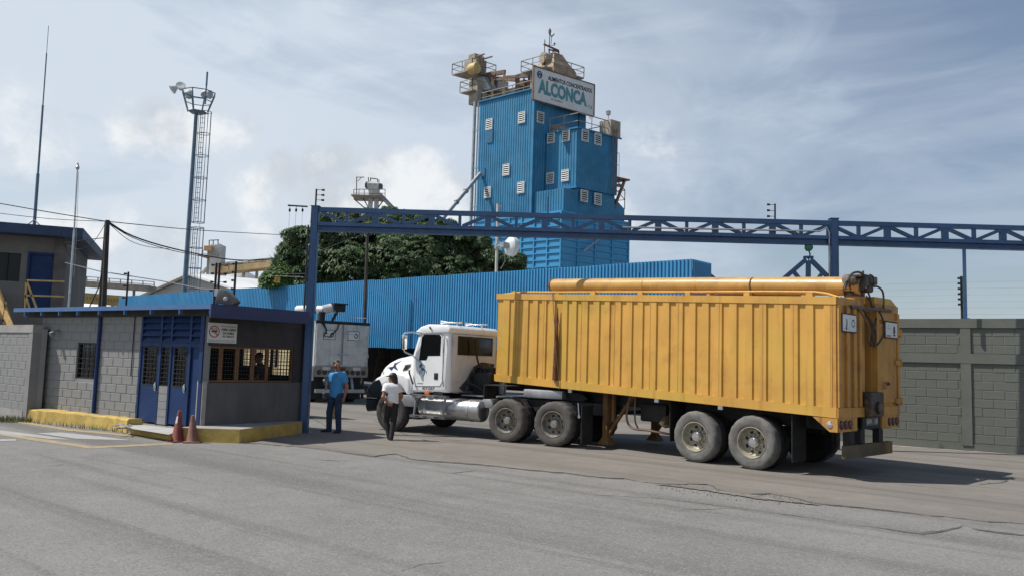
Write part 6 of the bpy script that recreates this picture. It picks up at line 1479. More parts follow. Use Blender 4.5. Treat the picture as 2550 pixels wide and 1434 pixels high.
# dish on a pole
o, a, b = pole('antenna_pole', 'white pole with drum dish antenna in front of the blue tower', 'antenna', 1238, 675, 1240, 508, 40., [1, 1], m_whited)
s = MB(); s.tube([a, b], .075, 10); s.build('pole', m_whited, o, world=True)
c = at(1272, 614, 39.8); dd = V((.75, .55, -.05)).normalized()
s = MB(); s.lathe([(0, -.22), (.16, -.22), (.36, -.18), (.47, -.08), (.49, .12), (.47, .20), (.30, .26), (0, .28)], c, dd, 28); s.build('dish', m_signw, o, world=True)
s = MB(); s.box(c - dd * .38, (.36, .3, .26), dd, V((-dd.y, dd.x, 0))); s.tube([c - dd * .5, V((b.x, b.y, c.z))], .06, 8); s.tube([V((b.x, b.y, c.z - .12)), V((b.x, b.y, c.z + .12))], .11, 10); s.build('mount', m_steel, o, world=True)
s = MB(); p = at(1244, 515, 40); s.box(p, (.16, .12, .1)); s.build('camera_head', m_steel, o, world=True)
s = MB(); s.tube([c - dd * .4 - ZZ * .1, at(1258, 650, 39.8), at(1247, 670, 39.8)], .015, 5); s.build('feed_cable', m_steel, o, world=True)

# ================================================================== LEFT UPPER BUILDING
BD = V((.93, .37, 0)).normalized(); BNn = V((BD.y, -BD.x, 0))
q = at(80, 680, 27.5); B0_ = V((q.x, q.y, 0))
ub_ = thing('office_building', 'grey upper storey building with blue door and dark blue flat roof', 'building', B0_)
def BU(px, py): return U_of(B0_, BD, px, py)
b1 = BU(160, 680)[0]; b0_ = BU(-60, 680)[0]; bz = BU(80, 585)[1]
m_shgrey = mat('upper_building_grey', (.155, .145, .135), .9, var=.15, scale=1, streak=.35, dirt=(.13, .12, .11), dirt_amt=.4, bump=.3)
dz0, dz1 = BU(100, 772)[1], BU(100, 634)[1]; da, db = BU(70, 700)[0], BU(134, 700)[0]
wa, wb = BU(-20, 660)[0], BU(51, 660)[0]; wz0, wz1 = BU(25, 700)[1], BU(25, 630)[1]
s = MB()
for a, b, c, e in ((b0_, wa, 0, bz), (wa, wb, 0, wz0), (wa, wb, wz1, bz), (wb, da, 0, bz), (da, db, 0, dz0), (da, db, dz1, bz), (db, b1, 0, bz)): wbox(s, B0_, BD, BNn, a, b, c, e, -.2, 0)
s.build('wall', m_shgrey, ub_, world=True)
for q_ in ((b1 - .2, b1, -6, -.201), (b0_, b1, -6.2, -6)): s = MB(); wbox(s, B0_, BD, BNn, q_[0], q_[1], 0, bz, q_[2], q_[3]); s.build('wall', m_shgrey, ub_, world=True)
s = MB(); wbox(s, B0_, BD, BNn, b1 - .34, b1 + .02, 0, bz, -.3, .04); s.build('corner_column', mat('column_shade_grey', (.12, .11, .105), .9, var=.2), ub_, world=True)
s = MB(); wbox(s, B0_, BD, BNn, da, db, dz0, dz1, -.16, -.08); d_ = s.build('door', m_bblue, ub_, world=True)
s = MB(); wbox(s, B0_, BD, BNn, da - .07, da, dz0, dz1 + .07, -.1, .02); wbox(s, B0_, BD, BNn, db, db + .07, dz0, dz1 + .07, -.1, .02); wbox(s, B0_, BD, BNn, da, db, dz1, dz1 + .07, -.1, .02); s.build('door_frame', m_bblue, d_, world=True)
s = MB(); wbox(s, B0_, BD, BNn, wa, wb, wz0, wz1, -.15, -.12); w__ = s.build('window', m_glass, ub_, world=True)
s = MB(); wbox(s, B0_, BD, BNn, (wa + wb) / 2 - .03, (wa + wb) / 2 + .03, wz0, wz1, -.119, -.06); s.build('mullion', m_blk, w__, world=True)
re = BU(213, 590)[0]; rz0, rz1 = BU(80, 590)[1], BU(80, 566)[1]
s = MB(); wbox(s, B0_, BD, BNn, b0_ - 1, re, rz0, rz1, -6.8, .75); s.build('roof', mat('roof_edge_navy', (.022, .045, .10), .6, var=.15), ub_, world=True)
s = MB()
for px in (60, 105): s.tube([at(px, 566, 28.4), at(85, 548, 28.4)], .02, 5)
s.build('mast_stay', m_steel, ub_, world=True)
# yellow stair railings
sr = thing('stair_railing', 'yellow steel stair railing in front of the blue upper door', 'railing', at(80, 775, 25.5))
m_yrail = mat('rail_yellow', (.50, .33, .12), .6, var=.2, scale=5, dirt=(.2, .1, .05), dirt_amt=.4)
s = MB()
for a, b in (((66, 698), (94, 775)), ((64, 735), (76, 775)), ((66, 698), (62, 775)), ((66, 698), (160, 701)), ((64, 735), (160, 738)), ((-10, 700), (31, 808)), ((-10, 755), (14, 812)), ((15, 750), (8, 800))): s.bar(at(*a, 25.4), at(*b, 25.4), .05, .05)
s.build('rails', m_yrail, sr, world=True)
s = MB(); a, b = at(-10, 730, 26), at(28, 815, 25); s.bar(a, b, .06, .22); s.bar(at(-10, 730, 27), at(28, 815, 26), .06, .22); s.build('stringer', m_yrail, sr, world=True)

# ================================================================== DISTANT PLANT
wk = thing('conveyor_walkway', 'tan conveyor gallery and yellow truss beyond the timber pole', 'conveyor', at(260, 740, 62))
def bars(L, Y, m, name, par, dy=0.):
    s = MB()
    for a, b, w in L: s.bar(at(*a, Y), at(*b, Y), w, w)
    return s.build(name, m, par, world=True)
s = MB(); a, b = at(150, 703, 62), at(380, 719, 62); s.bar(a, b, 1.3, .42); s.build('gallery', m_tan, wk, world=True)
for y0 in (0, 1.2):
    L = [((150, 684), (385, 702), .05), ((150, 692), (385, 709), .05)] + [((x, 684 + (x - 150) * .077), (x, 700 + (x - 150) * .07), .06) for x in range(160, 385, 28)]
    bars(L, 61.4 + y0, m_tan, 'railing', wk)
s = MB()
for yy in (61, 63):
    s.bar(at(150, 729, yy), at(316, 742, yy), .25, .3); s.bar(at(150, 746, yy), at(316, 758, yy), .25, .3)
    for i in range(11):
        x = 152 + i * 15; s.bar(at(x, 730 + (x - 150) * .075, yy), at(x + 7, 746 + (x - 150) * .07, yy), .18, .2); s.bar(at(x + 7, 746 + (x - 150) * .07, yy), at(x + 15, 731 + (x - 150) * .075, yy), .18, .2)
s.build('truss', mat('truss_ochre', (.36, .25, .08), .7, var=.2, scale=1), wk, world=True)
bars([((163, 712), (163, 760), .2), ((205, 716), (205, 765), .15), ((280, 745), (282, 785), .2), ((334, 720), (332, 765), .15)], 62, m_tan, 'leg', wk)
wh2 = thing('white_canopy', 'low white sheet roof seen under the yellow truss', 'roof', at(215, 760, 70))
s = MB(); P = [at(165, 742, 66), at(300, 756, 66), at(320, 768, 64), at(190, 775, 64)]; s.add(P + [p - ZZ * .25 for p in P], [(0, 1, 2, 3), (7, 6, 5, 4), (0, 4, 5, 1), (1, 5, 6, 2), (2, 6, 7, 3), (3, 7, 4, 0)]); s.build('roof_sheet', m_roofw, wh2, world=True)
s = MB()
for p in P: s.bar(p - ZZ * .2, V((p.x, p.y, 0)), .2)
s.build('post', m_steel, wh2, world=True)
# gabled warehouse
wh = thing('warehouse', 'pale grey gabled warehouse with white sheet roof behind the mast', 'warehouse', at(480, 740, 82))
ap_ = at(484, 685, 82); gl = at(340, 749, 88); gr = at(592, 722, 78.5); rdg = at(668, 700, 100); er = at(668, 719, 95)
gl = V((gl.x, gl.y, gl.z)); 
s = MB(); P = [V((gl.x, gl.y, 0)), V((gr.x, gr.y, 0)), gr, ap_, gl]; s.add(P, [(0, 1, 2, 3, 4)]); bk = rdg - ap_; s.add([V((gr.x, gr.y, 0)), V((er.x, er.y, 0)), er, gr], [(0, 1, 2, 3)]); s.build('wall', mat('warehouse_grey', (.36, .365, .36), .8, var=.06, scale=.3), wh, world=True); s = MB(); s.add([p + bk for p in P], [(4, 3, 2, 1, 0)]); s.build('wall', MATS['warehouse_grey'], wh, world=True); s = MB(); s.add([P[0], P[4], P[4] + bk, P[0] + bk], [(0, 1, 2, 3)]); s.build('wall', mat('warehouse_grey', (.36, .365, .36), .8, var=.06, scale=.3), wh, world=True)
s = MB(); o_ = V((-.6, -.8, .15)); A2, G2, L2 = ap_ + o_, gr + o_ + V((.8, -.4, -.1)), gl + o_; P = [A2, G2, er + V((.8, -.4, .05)), rdg + ZZ * .15, L2, L2 + bk]
s.add(P + [p - ZZ * .2 for p in P], [(0, 1, 2, 3), (4, 0, 3, 5), (6, 9, 8, 7), (10, 11, 9, 6), (0, 6, 7, 1), (4, 10, 6, 0), (1, 7, 8, 2)]); s.build('roof', m_roofw, wh, world=True)
# grain elevator with conveyor bridge
ev = thing('grain_elevator', 'weathered white grain elevator head rising behind the warehouse roof', 'elevator', at(540, 690, 105))
EY = 105
for px, w in ((523, .65), (541, 1.5)):
    s = MB(); a, b = at(px, 700, EY), at(px, 612 if px == 541 else 625, EY); s.box((a + b) / 2, (w, w, (a - b).length)); s.build('leg', m_tan if px == 523 else m_whited, ev, world=True)
s = MB(); a, b = at(504, 640, EY), at(552, 640, EY); s.box((a + b) / 2, ((b - a).length, 3.0, .15)); s.build('platform', m_tan, ev, world=True)
L = []
for yo in (-1.4, 1.4):
    bars([((505, 624), (553, 624), .07), ((505, 632), (553, 632), .06)] + [((x, 623), (x, 640), .07) for x in (505, 517, 529, 541, 553)], EY + yo, m_tan, 'railing', ev)
bars([((521, 599), (521, 625), .1), ((531, 599), (531, 622), .1), ((543, 597), (543, 622), .1), ((521, 599), (545, 598), .1), ((543, 608), (551, 610), .08), ((551, 609), (551, 630), .08)], EY, m_brown, 'hoist_frame', ev)
s = MB(); s.box(at(520, 619, EY - 1), (1.0, .8, .6)); s.build('motor', mat('motor_orange', (.5, .28, .10), .6), ev, world=True)
s = MB(); s.tube([at(537, 648, EY), at(498, 684, EY)], .3, 10); s.build('spout', m_whited, ev, world=True)
cb = thing('conveyor_bridge', 'brown conveyor bridge with railings left of the mango tree', 'conveyor', at(620, 660, 104))
s = MB(); s.bar(at(545, 675, 104), at(745, 655, 100), 2.4, .7); s.build('deck', mat('bridge_ochre', (.34, .24, .12), .7, var=.3, scale=.6), cb, world=True)
s = MB(); s.bar(at(548, 665, 104), at(604, 662, 104), 1.2, .8); s.bar(at(612, 658, 104), at(745, 645, 100), 1.0, .55); s.build('conveyor', m_tan, cb, world=True)
for yo in (-1.2, 1.2):
    bars([((550, 655), (745, 636), .07), ((550, 662), (745, 643), .06)] + [((x, 655 - (x - 550) * .097), (x, 675 - (x - 550) * .1), .07) for x in range(552, 745, 17)], 103 + yo, m_brown, 'railing', cb)
s = MB()
for x in (560, 607, 640, 700): a = at(x, 672, 104); s.bar(a, V((a.x, a.y, 0)), .3)
s.build('support', m_tan, cb, world=True)
sl = thing('grain_silo', 'grey conical silo roof peeping over the warehouse', 'silo', at(607, 700, 112))
c = at(607, 700, 112); s = MB(); s.lathe([(3.6, 0), (3.6, at(607, 700, 112).z - .2)], (c.x, c.y, 0), (0, 0, 1), 32); s.build('wall', m_steel, sl, world=True)
s = MB(); hz3 = at(607, 671, 112).z - c.z; s.lathe([(3.8, c.z - .3), (.5, c.z + hz3 - .35), (.5, c.z + hz3 + .2), (0, c.z + hz3 + .3)], (c.x, c.y, 0), (0, 0, 1), 32); s.build('roof', m_steel, sl, world=True)
# second elevator in the centre
e2 = thing('grain_elevator', 'white twin leg elevator head with platform above the mango tree', 'elevator', at(928, 530, 95))
Y2 = 95
for px in (922, 937):
    s = MB(); a, b = at(px, 560, Y2), at(px, 478, Y2); s.box((V((a.x, a.y, 0)) + b) / 2, (.48, .48, b.z)); s.build('leg', m_whited, e2, world=True)
s = MB(); a, b = at(916, 478, Y2), at(945, 478, Y2); c = at(930, 478, Y2); s.loft([[c + V((x * r, y * r * .8, z)) for x, y in ((-1, -1), (1, -1), (1, 1), (-1, 1))] for z, r in ((-.3, .45), (0.5, .68), (0.9, .72), (1.2, .4))], smooth=False); s.build('head', m_whited, e2, world=True)
s = MB(); c = at(925, 462, Y2); s.lathe([(0, -.7), (.4, -.7), (.45, .7), (0, .7)], c, (1, .2, 0), 12); s.box(c + ZZ * -.1 + V((.3, 0, 0)), (2.0, 1.0, .5)); s.build('drive', mat('head_dark_grey', (.07, .085, .095), .6, var=.2), e2, world=True)
s = MB(); a, b = at(881, 494, Y2), at(959, 494, Y2); s.box((a + b) / 2, ((b - a).length, 3.4, .12)); s.build('platform', m_tan, e2, world=True)
for yo in (-1.6, 1.6): bars([((881, 472), (959, 472), .07), ((881, 482), (959, 482), .06)] + [((x, 472), (x, 494), .07) for x in (881, 894, 907, 945, 959)], Y2 + yo, m_tan, 'railing', e2)
bars([((881, 496), (912, 522), .12), ((903, 492), (921, 524), .12), ((957, 496), (940, 520), .12), ((888, 441), (888, 492), .09), ((888, 442), (908, 442), .08), ((890, 452), (900, 443), .06), ((917, 442), (919, 458), .1), ((922, 444), (941, 447), .1), ((923, 444), (922, 458), .1), ((941, 447), (939, 460), .1), ((944, 448), (943, 470), .08)], Y2, m_brown, 'frame', e2)
s = MB(); s.tube([at(945, 484, Y2), at(1000, 542, Y2)], .26, 10); s.build('spout', m_steel, e2, world=True)

# ================================================================== TREES
def leaf_mat(name, a, b, tr=.25):
    m = bpy.data.materials.new(name); m.use_nodes = True; t = m.node_tree; n = t.nodes; l = t.links; p = n['Principled BSDF']
    p.inputs['Roughness'].default_value = .5; p.inputs['Specular IOR Level'].default_value = .3
    tc = n.new('ShaderNodeTexCoord'); nz = n.new('ShaderNodeTexNoise'); nz.inputs['Scale'].default_value = 1.1; nz.inputs['Detail'].default_value = 6; nz.inputs['Roughness'].default_value = .75; l.new(tc.outputs['Object'], nz.inputs['Vector'])
    mr = n.new('ShaderNodeMapRange'); mr.inputs[1].default_value = .32; mr.inputs[2].default_value = .68; l.new(nz.outputs[0], mr.inputs[0])
    mx = n.new('ShaderNodeMix'); mx.data_type = 'RGBA'; mx.inputs[6].default_value = (*a, 1); mx.inputs[7].default_value = (*b, 1); l.new(mr.outputs[0], mx.inputs[0]); l.new(mx.outputs[2], p.inputs['Base Color'])
    tl = n.new('ShaderNodeBsdfTranslucent'); l.new(mx.outputs[2], tl.inputs[0]); ms = n.new('ShaderNodeMixShader'); ms.inputs[0].default_value = tr
    l.new(p.outputs[0], ms.inputs[1]); l.new(tl.outputs[0], ms.inputs[2]); l.new(ms.outputs[0], n['Material Output'].inputs[0]); return m
def foliage(name, lumps, count, m, parent, leaf=(.30, .065), nleaf=9, seed=3, droop=1.0, inner=.35):
    rg = np.random.default_rng(seed); tmpl = []
    for _ in range(8):
        vs = []; fs = []
        for k in range(nleaf):
            a = 2 * math.pi * k / nleaf + rg.uniform(-.3, .3); L = leaf[0] * rg.uniform(.75, 1.25); w = leaf[1] * rg.uniform(.8, 1.2)
            el = rg.uniform(-.2, .75); d = np.array([math.cos(a) * math.cos(el), math.sin(a) * math.cos(el), math.sin(el)]); side = np.array([-math.sin(a), math.cos(a), 0]); 
            p0 = d * .02; p1 = d * L * .45; p2 = d * L * .85 + np.array([0, 0, -.35 * L * droop * rg.uniform(.5, 1.4)]); i = len(vs)
            vs += [p0, p1 + side * w, p1 - side * w, p2]; fs += [(i, i + 2, i + 1), (i + 1, i + 2, i + 3)]
        tmpl.append((np.array(vs), np.array(fs)))
    AV = []; AF = []; off = 0
    wts = np.array([l_[3] * l_[4] for l_ in lumps], float); wts /= wts.sum()
    for i in range(count):
        c = lumps[rg.choice(len(lumps), p=wts)]; cen, rx, ry, rz_ = c[0], c[1], c[2], c[3]
        d = rg.normal(size=3); d /= np.linalg.norm(d)
        if d[2] < -.35: d[2] = -d[2]
        # lumpy radius
        lump = 1 + .12 * math.sin(d[0] * 7 + cen[0]) * math.sin(d[2] * 6 + cen[1]) + .08 * math.sin(d[1] * 11 + d[2] * 9)
        r = lump * (rg.uniform(.93, 1.06) if rg.uniform() > inner else rg.uniform(.6, .95))
        pos = np.array(cen) + d * np.array([rx, ry, rz_]) * r
        vs, fs = tmpl[rg.integers(8)]
        a = rg.uniform(0, 6.28); ca, sa_ = math.cos(a), math.sin(a); sc = rg.uniform(.8, 1.25)
        Rz = np.array([[ca, -sa_, 0], [sa_, ca, 0], [0, 0, 1]])
        # lean the rosette outward
        t = d * rg.uniform(.2, .9) + np.array([0, 0, .7]); t /= np.linalg.norm(t); x = np.cross([0, 1, .01], t); x /= np.linalg.norm(x); y = np.cross(t, x); B = np.stack([x, y, t], 1)
        AV.append((vs * sc) @ Rz.T @ B.T + pos); AF.append(fs + off); off += len(vs)
    Vv = np.concatenate(AV); Ff = np.concatenate(AF)
    if parent: iv = ROOTM[parent.name].inverted(); Vv = Vv + np.array(iv.translation)
    me = bpy.data.meshes.new(name); me.vertices.add(len(Vv)); me.vertices.foreach_set('co', Vv.ravel()); me.loops.add(Ff.size); me.polygons.add(len(Ff))
    me.loops.foreach_set('vertex_index', Ff.ravel()); me.polygons.foreach_set('loop_start', np.arange(0, Ff.size, 3)); me.polygons.foreach_set('loop_total', np.full(len(Ff), 3)); me.update(calc_edges=True)
    me.materials.append(m); o = bpy.data.objects.new(name, me); COL.objects.link(o)
    if parent: o.parent = parent; ROOTOF[o.name] = parent.name
    return o
m_mango = leaf_mat('mango_leaf', (.060, .112, .046), (.15, .21, .10))
m_young = leaf_mat('young_leaf', (.06, .12, .035), (.11, .19, .05))
m_bark = mat('bark', (.06, .05, .04), .95, var=.3, scale=6)
def lump(px, py, Y, rpx, rpy=None, w=1.): c = at(px, py, Y); k = Y / FPX; return (tuple(c), rpx * k, rpx * k * .9, (rpy or rpx) * k, w)
base = at(960, 640, 47); base.z = 0
tree = thing('mango_tree', 'broad dense mango tree with drooping leaves behind the blue cladding', 'tree', base)
LM = [lump(748, 645, 47, 40, 62), lump(735, 605, 46.5, 24, 28), lump(790, 625, 46, 60, 58), lump(870, 590, 46, 62, 48, 1.2), lump(830, 562, 46.5, 26, 24), lump(960, 580, 45.5, 68, 44, 1.2), lump(1040, 592, 46, 70, 50), lump(1000, 645, 45, 100, 60), lump(1120, 615, 46, 62, 52), lump(1180, 640, 46.5, 46, 46), lump(1260, 672, 46, 46, 34), lump(1210, 668, 46, 40, 48), lump(870, 665, 45.5, 90, 62), lump(715, 690, 46.5, 44, 40), lump(690, 700, 46, 40, 26), lump(1120, 680, 45.5, 90, 50), lump(980, 700, 46, 90, 50, 1.1), lump(860, 715, 46, 80, 40), lump(780, 700, 46.5, 60, 50), lump(1060, 700, 46, 80, 45)]
_rs = random.Random(4)
for px_, py_ in ((725, 590), (752, 578), (800, 552), (838, 540), (880, 545), (925, 536), (970, 540), (1010, 545), (1050, 552), (1090, 566), (1125, 572), (1160, 592), (1200, 606), (1225, 640), (1290, 648), (715, 625), (712, 660), (905, 640), (1000, 610), (1090, 630), (860, 620), (790, 660), (950, 670), (1150, 650), (1040, 670), (840, 690), (1240, 650)):
    LM.append(lump(px_ + _rs.uniform(-6, 6), py_ + _rs.uniform(-4, 4), _rs.uniform(44.4, 46.5), _rs.uniform(17, 27), _rs.uniform(14, 22), 2.2))
tc_ = foliage('crown', LM, 23000, m_mango, tree, leaf=(.25, .032), inner=.3)
foliage('inner_foliage', [((l_[0][0], l_[0][1] + 1.2, l_[0][2] - .2), l_[1] * .92, l_[2], l_[3] * .9, l_[4]) for l_ in LM], 4200, m_mango, tree, leaf=(.42, .10), nleaf=7, seed=5, inner=.6)
s = MB(); s.tube([base, base + V((.2, 0, 2.2)), base + V((.1, .2, 3.5))], [.5, .38, .3], 12)
for lm in LM[::2]: c = V(lm[0]); s.tube([base + V((.1, .1, 2.6)), (base + V((0, 0, 3.2))).lerp(c, .5) + V((0, 0, .4)), c], [.2, .12, .05], 8)
s.build('trunk', m_bark, tree, world=True)
pb_ = at(690, 690, 44); pb_.z = 0
palm = thing('palm', 'bright green fan palm tuft at the left of the mango tree', 'palm', pb_)
s = MB(); c = at(690, 668, 44)
for k in range(46):
    a = ru(0, 6.28); el = ru(.1, 1.4); L = ru(.7, 1.2); d = V((math.cos(a) * math.cos(el), math.sin(a) * math.cos(el), math.sin(el))); sd_2 = d.cross(ZZ).normalized() * .045
    s.add([c, c + d * L * .6 + sd_2, c + d * L - ZZ * .15, c + d * L * .6 - sd_2], [(0, 1, 2, 3)])
s.build('frond', m_young, palm, world=True)
s = MB(); s.tube([pb_, c], [.14, .10], 8); s.build('trunk', m_bark, palm, world=True)
bush = thing('shrub', 'light green shrub below the palm by the warehouse roof', 'shrub', at(680, 715, 43))
foliage('foliage', [lump(672, 705, 43.5, 24, 26), lump(700, 700, 43.5, 28, 30)], 500, m_young, bush, leaf=(.26, .05), seed=9)
ysg = thing('warning_sign', 'small yellow warning plate on the electric fence by the gate post', 'sign', at(690, 697, 21))
s = MB(); s.box(at(690, 697, 21), (.15, .01, .15)); s.build('plate', mat('sign_yellow', (.55, .33, .04), .6, var=.1), ysg, world=True)
s = MB(); p = at(690, 697, 21) + V((0, -.0055, 0)); flat(s, [(-.04, -.03), (.01, -.03), (-.01, .0), (.04, .035), (-.02, .02), (.0, -.005)], p, (1, 0, 0), (0, 0, 1), .001); s.build('bolt_symbol', m_ink, ysg, world=True)
s = MB(); s.tube([at(755, 690, 19.4), at(690, 687, 21), at(583, 690, 20.6)], .004, 4); tag(s.build('wire', m_steel), 'thin fence wire carrying the yellow warning plate', 'wire')
# post seen between the man's legs
bo_ = at(832, 1035, 24.5); bo_.z = 0
bl = thing('bollard', 'yellow steel bollard behind the man in blue', 'bollard', bo_)
s = MB(); s.lathe([(.10, 0), (.10, .58), (.07, .64), (0, .66)], (0, 0, 0), (0, 0, 1), 14); s.lathe([(.102, .4), (.102, .48)], (0, 0, 0), (0, 0, 1), 14, mi=1); s.build('post', [m_kerb, m_blk], bl)
# ================================================================== TRAFFIC CONES
def cone_thing(px, py, label, m, hgt, lean, group):
    p = gp(px, py); o = thing('traffic_cone', label, 'cone', p, ru(0, 1), group)
    s = MB(); s.lathe([(.135, .025), (.12, .04), (.035, hgt), (.02, hgt + .01), (.0, hgt + .01)], (0, 0, 0), (lean, 0, 1), 24); s.build('cone', m, o)
    s = MB(); s.bev([(-.17, -.17), (.17, -.17), (.17, .17), (-.17, .17)], (0, 0, 0.0), (1, 0, 0), (0, 1, 0), .03, .01); s.build('base', m, o)
    return o
c1_ = cone_thing(441, 1099, 'dull red traffic cone with white patch, left of the pair at the kerb', m_cone, .63, .02, None)
p_ = MB(); 
for i in range(6): pass
an = math.pi * 1.5 - .35 - c1_.rotation_euler[2]
rws = []
for z in (.38, .45, .52):
    r = .12 + (.035 - .12) * (z - .04) / (.63 - .04) + .003; rws.append([V((math.cos(an + t) * r * 1.0 + z * .02, math.sin(an + t) * r, z)) for t in (-.35, 0, .35)])
p_.loft(rws, closed=False, caps=False); p_.build('reflective_patch', m_signw, c1_)
cone_thing(479, 1101, 'faded brownish traffic cone, right of the pair at the kerb', m_cone2, .55, -.04, None)

# ================================================================== PEOPLE
def surface_nets(F, o, h):
    nx, ny, nz_ = F.shape; S = F < 0
    c = S[:-1, :-1, :-1].astype(np.int8)
    tot = sum(S[a:nx - 1 + a, b:ny - 1 + b, d:nz_ - 1 + d].astype(np.int8) for a in (0, 1) for b in (0, 1) for d in (0, 1))
    act = (tot > 0) & (tot < 8); I = np.argwhere(act); idx = -np.ones(act.shape, int); idx[act] = np.arange(len(I))
    acc = np.zeros((len(I), 3)); cnt = np.zeros(len(I)); cor = [(a, b, d) for a in (0, 1) for b in (0, 1) for d in (0, 1)]
    vals = {q: F[I[:, 0] + q[0], I[:, 1] + q[1], I[:, 2] + q[2]] for q in cor}
    for q in cor:
        for ax in range(3):
            if q[ax]: continue
            r = list(q); r[ax] = 1; r = tuple(r); v0, v1 = vals[q], vals[r]; m_ = (v0 < 0) != (v1 < 0); t = np.where(m_, v0 / np.where(v0 - v1 == 0, 1, v0 - v1), 0)
            P = np.zeros((len(I), 3)) + np.array(q, float); P[:, ax] += t; acc[m_] += P[m_]; cnt[m_] += 1
    Vv = (acc / cnt[:, None] + I) * h + np.array(o); Fs = []
    for ax in range(3):
        u, v = [(1, 2), (2, 0), (0, 1)][ax]
        A = np.take(S, range(S.shape[ax] - 1), ax); B = np.take(S, range(1, S.shape[ax]), ax); ch = np.argwhere(A != B)
        ch = ch[(ch[:, u] > 0) & (ch[:, v] > 0) & (ch[:, u] < S.shape[u] - 1) & (ch[:, v] < S.shape[v] - 1)]
        def g_(du, dv): q = ch.copy(); q[:, u] -= du; q[:, v] -= dv; return idx[q[:, 0], q[:, 1], q[:, 2]]
        quad = np.stack([g_(1, 1), g_(0, 1), g_(0, 0), g_(1, 0)], 1); fl_ = A[ch[:, 0], ch[:, 1], ch[:, 2]]
        quad[~fl_] = quad[~fl_][:, ::-1]; Fs.append(quad)
    return Vv, np.concatenate(Fs)
def sdf_mesh(prims, h, k=.03, cuts=None, pad=.05):
    """smooth union of round cones ('c',a,b,ra,rb) and ellipsoids ('e',c,r); cuts: list of half-space functions kept where f(P)<0"""
    lo = np.min([np.min([np.array(p[1]) - (max(p[3], p[4]) if p[0] == 'c' else np.max(p[2])), np.array(p[2]) - max(p[3], p[4]) if p[0] == 'c' else np.array(p[1]) - np.max(p[2])], 0) for p in prims], 0) - pad
    hi = np.max([np.max([np.array(p[1]) + (max(p[3], p[4]) if p[0] == 'c' else np.max(p[2])), np.array(p[2]) + max(p[3], p[4]) if p[0] == 'c' else np.array(p[1]) + np.max(p[2])], 0) for p in prims], 0) + pad
    n = np.ceil((hi - lo) / h).astype(int) + 1; ax = [lo[i] + np.arange(n[i]) * h for i in range(3)]
    F = np.full(tuple(n), .2, np.float32)
    for p in prims:
        if p[0] == 'c': a, b = np.array(p[1], float), np.array(p[2], float); R_ = max(p[3], p[4]); l0, h0 = np.minimum(a, b) - R_ - .08, np.maximum(a, b) + R_ + .08
        else: c = np.array(p[1], float); r = np.array(p[2], float); l0, h0 = c - r - .08, c + r + .08
        i0 = np.clip(((l0 - lo) / h).astype(int), 0, n); i1 = np.clip(((h0 - lo) / h).astype(int) + 2, 0, n)
        sl_ = tuple(slice(i0[i], i1[i]) for i in range(3)); X, Y, Z = np.meshgrid(*[ax[i][sl_[i]] for i in range(3)], indexing='ij')
        if p[0] == 'c':
            d = b - a; t = np.clip(((X - a[0]) * d[0] + (Y - a[1]) * d[1] + (Z - a[2]) * d[2]) / max(d @ d, 1e-9), 0, 1)
            D = np.sqrt((X - a[0] - t * d[0]) ** 2 + (Y - a[1] - t * d[1]) ** 2 + (Z - a[2] - t * d[2]) ** 2) - (p[3] + (p[4] - p[3]) * t)
        else: q = np.sqrt(((X - c[0]) / r[0]) ** 2 + ((Y - c[1]) / r[1]) ** 2 + ((Z - c[2]) / r[2]) ** 2); D = (q - 1) * r.min()
        kk = p[-1] if (p[0] == 'c' and len(p) > 5) or (p[0] == 'e' and len(p) > 3) else k
        G = F[sl_]; hh = np.clip(.5 + .5 * (G - D) / kk, 0, 1); F[sl_] = G * (1 - hh) + D * hh - kk * hh * (1 - hh)
    if cuts:
        X, Y, Z = np.meshgrid(*ax, indexing='ij')
        for f in cuts: F = np.maximum(F, f(X, Y, Z).astype(np.float32))
    return surface_nets(F, lo, h)
def put_sdf(name, m, parent, prims, h, k=.03, cuts=None, noise_=0.):
    Vv, Ff = sdf_mesh(prims, h, k, cuts)
    me = bpy.data.meshes.new(name); me.from_pydata(Vv.tolist(), [], Ff.tolist()); me.polygons.foreach_set('use_smooth', [True] * len(me.polygons)); me.materials.append(m); me.update()
    o = bpy.data.objects.new(name, me); COL.objects.link(o); o.parent = parent; ROOTOF[o.name] = parent.name; return o
def A3(*p): return np.array(p, float)
def rotz(p, a, c=(0, 0)): x, y = p[0] - c[0], p[1] - c[1]; return A3(c[0] + x * math.cos(a) - y * math.sin(a), c[1] + x * math.sin(a) + y * math.cos(a), p[2])
def hand(wrist, dirv, palm_n, side, curl=.6):
    """palm + four unequal curled fingers + thumb from the palm's side"""
    d = dirv / np.linalg.norm(dirv); nn = palm_n - d * (palm_n @ d); nn /= np.linalg.norm(nn); s_ = np.cross(d, nn) * side; P = []
    for k in range(4):
        off = (k - 1.5) * .021; a = wrist + s_ * off * .6; kn = wrist + d * .085 + s_ * off; L = (.066, .078, .072, .056)[k]
        P.append(('c', a, kn, .017, .0125, .008))
        m1 = kn + (d * math.cos(curl * .5) + nn * math.sin(curl * .5)) * L * .5; m2 = m1 + (d * math.cos(curl * 1.3) + nn * math.sin(curl * 1.3)) * L * .5
        P += [('c', kn, m1, .0105, .0095, .004), ('c', m1, m2, .0095, .0075, .004)]
    tb = wrist + d * .03 - s_ * .035; t1 = tb + d * .035 - s_ * .022 + nn * .012; t2 = t1 + d * .03 + nn * .01
    P += [('c', wrist + d * .015 - s_ * .015, tb, .017, .014, .008), ('c', tb, t1, .013, .011, .004), ('c', t1, t2, .011, .009, .004)]
    return P
